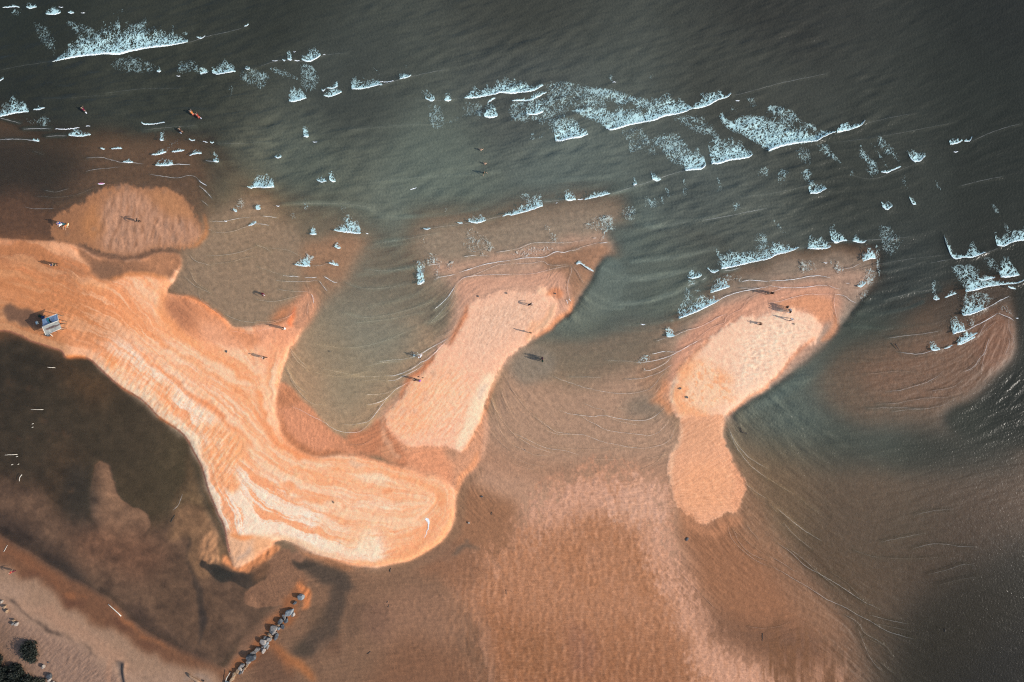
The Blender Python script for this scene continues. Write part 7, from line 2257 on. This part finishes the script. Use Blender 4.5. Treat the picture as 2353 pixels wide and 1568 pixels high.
decal('teal_sheet', [(660, 470), (715, 475), (725, 530), (710, 590), (760, 640), (800, 690), (740, 680), (690, 630), (650, 600), (640, 530)], zblue, m_teal, blue_)
decal('tear_shade', [(720, 475), (750, 490), (770, 560), (800, 620), (850, 655), (900, 672), (880, 690), (800, 680), (750, 640), (705, 600), (730, 540)], lambda u, v: zblue(u, v) + 0.03, m_dark, blue_)
# poles and clutter round it: each is a thing of its own
def pole(pts, r, m, label, cat_='pole', name='driftwood_pole'):
    P3 = [Vector((*to_world(*WP_(130 + u / 11.2, 1230 + v / 11.2)), 0)) for u, v, z in pts]
    for p, (u, v, z) in zip(P3, pts): p.z = place(130 + u / 11.2, 1230 + v / 11.2).z + z
    org = P3[0].copy(); o = tube(name, [p - org for p in P3], [r * (1 - .3 * i / (len(P3) - 1)) for i in range(len(P3))], m); o.location = org
    tag(o, label, cat_, 'poles and branches round the shelter'); return o
pole([(1170, 470, .9), (1240, 520, .6), (1320, 570, 0.05)], 0.05, m_woodd, 'dark prop leaning off the upper right corner of the shelter')
pole([(1150, 520, .5), (1220, 545, .3), (1300, 560, 0.08)], 0.04, m_bleach, 'short pale stick beside the dark prop at the shelter')
pole([(1230, 720, .25), (1400, 735, .12), (1530, 742, 0.06)], 0.06, m_woodd, 'straight dark pole pointing right from the middle of the shelter')
pole([(1290, 770, .2), (1400, 775, .1)], 0.05, m_wood, 'short brown pole under the straight dark pole at the shelter')
pole([(1290, 935, .8), (1380, 985, .4), (1450, 1005, 0.06)], 0.05, m_woodd, 'crooked prop at the lower right corner of the shelter')
pole([(1060, 1070, .4), (1130, 1090, .2), (1190, 1110, 0.05)], 0.045, m_woodd, 'small dark branch under the lower edge of the shelter canvas')
pole([(860, 1165, .5), (900, 1220, .3), (950, 1300, 0.06)], 0.06, m_bleach, 'pale orange lit plank leaning below the shelter', 'plank', 'plank')
pole([(590, 1245, .4), (680, 1285, .15), (830, 1320, 0.05)], 0.045, m_woodd, 'long thin branch from the lowest corner of the shelter')
pole([(640, 370, .1), (500, 440, .1), (400, 470, .1)], 0.05, m_woodd, 'dark branch on the sand above the left end of the shelter')
# folding chair at the left
chx = empty('folding_chair', place(130 + 310 / 11.2, 1230 + 700 / 11.2), math.radians(200)); tag(chx, 'pale folding chair standing at the left end of the shelter', 'chair')
m_seat = cmat('chair_fabric', (0.50, 0.62, 0.62)); m_tubef = cmat('chair_frame', (0.2, 0.21, 0.22), 0.4)
def slab(name, cx, cy, cz, sx_, sy_, sz_, m, parent, rot=(0, 0, 0), bev=0.012):
    bm = bmesh.new(); bmesh.ops.create_cube(bm, size=1.0)
    for v in bm.verts: v.co = Vector((v.co.x * sx_, v.co.y * sy_, v.co.z * sz_))
    bmesh.ops.bevel(bm, geom=bm.edges[:], offset=bev, segments=2, affect='EDGES')
    o = bm_ob(name, bm, m, parent, False); o.location = (cx, cy, cz); o.rotation_euler = rot; return o
slab('seat', 0, 0, 0.42, 0.46, 0.48, 0.04, m_seat, chx); slab('backrest', -0.26, 0, 0.70, 0.04, 0.48, 0.50, m_seat, chx, (0, -0.3, 0))
for x_, y_ in ((.2, .22), (.2, -.22), (-.2, .22), (-.2, -.22)): tube('leg', [(x_, y_, 0), (x_ * .8, y_, .41)], 0.014, m_tubef, chx, 6)
for y_ in (.25, -.25): tube('armrest', [(-.24, y_, .64), (.2, y_, .62)], 0.02, m_tubef, chx, 6)
# cool box and bundle below the shelter
cb = empty('cool_box', place(130 + 800 / 11.2, 1230 + 1235 / 11.2), 0.4); tag(cb, 'dark cool box with a pale lid handle below the shelter canvas', 'cool box')
slab('body', 0, 0, 0.2, 0.55, 0.38, 0.38, cmat('box_dark', (0.04, 0.05, 0.055)), cb, bev=0.04); slab('lid', 0, 0, 0.42, 0.57, 0.40, 0.06, cmat('box_lid', (0.10, 0.12, 0.13)), cb, bev=0.02)
tube('handle', [(-.12, 0, .45), (-.1, 0, .52), (.1, 0, .52), (.12, 0, .45)], 0.02, cmat('board_white', BC['white']), cb, 6)
def bundle(u, v, m, label):
    r = random.Random(int(u)); bm = bmesh.new(); bmesh.ops.create_icosphere(bm, subdivisions=3, radius=1)
    for w_ in bm.verts:
        c = w_.co; k = 1 + 0.14 * math.sin(5 * c.x + u) + 0.12 * math.sin(6 * c.y + v); w_.co = Vector((c.x * .34 * k, c.y * .26 * k, max(c.z, -.5) * .2 * k))
    o = bm_ob('cloth_bundle', bm, m, None, True); o.location = place(130 + u / 11.2, 1230 + v / 11.2, 0.1); tag(o, label, 'bundle', 'bundles left beside the shelter')
bundle(385, 395, cmat('cloth_green', COL['green']), 'dark green bundle on the shaded sand left of the shelter, the farther one')
bundle(505, 440, cmat('cloth_navy', COL['navy']), 'navy bundle on the shaded sand left of the shelter, the nearer one')
bundle(1230, 625, cmat('cloth_orange', COL['orange']), 'orange bundle at the right side of the shelter')

# white dried trail on the spit
m_salt = mat('white_lime_spill', (0.78, 0.78, 0.76), 0.9, 0.1, noise=0.2, nscale=6)
def spill(pts, wd, name, label):
    q = smooth(pts, False, 6); d = np.gradient(q, axis=0); L_ = np.hypot(d[:, 0], d[:, 1]) + 1e-9
    w_ = np.interp(np.linspace(0, 1, len(q)), np.linspace(0, 1, len(wd)), wd) * (0.8 + 0.5 * vnoise(np.arange(len(q)) * .9, np.zeros(len(q)), 2))
    nx_, ny_ = -d[:, 1] / L_, d[:, 0] / L_
    X = np.stack([q[:, 0] + nx_ * w_ / 2, q[:, 0] - nx_ * w_ / 2]); Y = np.stack([q[:, 1] + ny_ * w_ / 2, q[:, 1] - ny_ * w_ / 2])
    wxx, wyy = to_world(X, Y); Z = bil(H, X, Y) + 0.015
    Z = np.broadcast_to(Z.max(0), Z.shape)
    n = len(q); ii = np.arange(2 * n).reshape(2, n); Q = np.stack([ii[0, :-1], ii[0, 1:], ii[1, 1:], ii[1, :-1]], -1)
    o = raw_mesh(name, np.stack([wxx, wyy, Z], -1).reshape(-1, 3), Q, m_salt)
    tag(o, label, 'spill'); return o
spill(P('13', '1520,98 1535,108 1548,130 1546,165 1545,190 1534,205 1528,235 1510,268'), [4.5, 7, 4, 2, 2, 1.2, 1, .8], 'white_spill', 'white dried spill with a thin tail on the orange sand near the spit\'s round end')
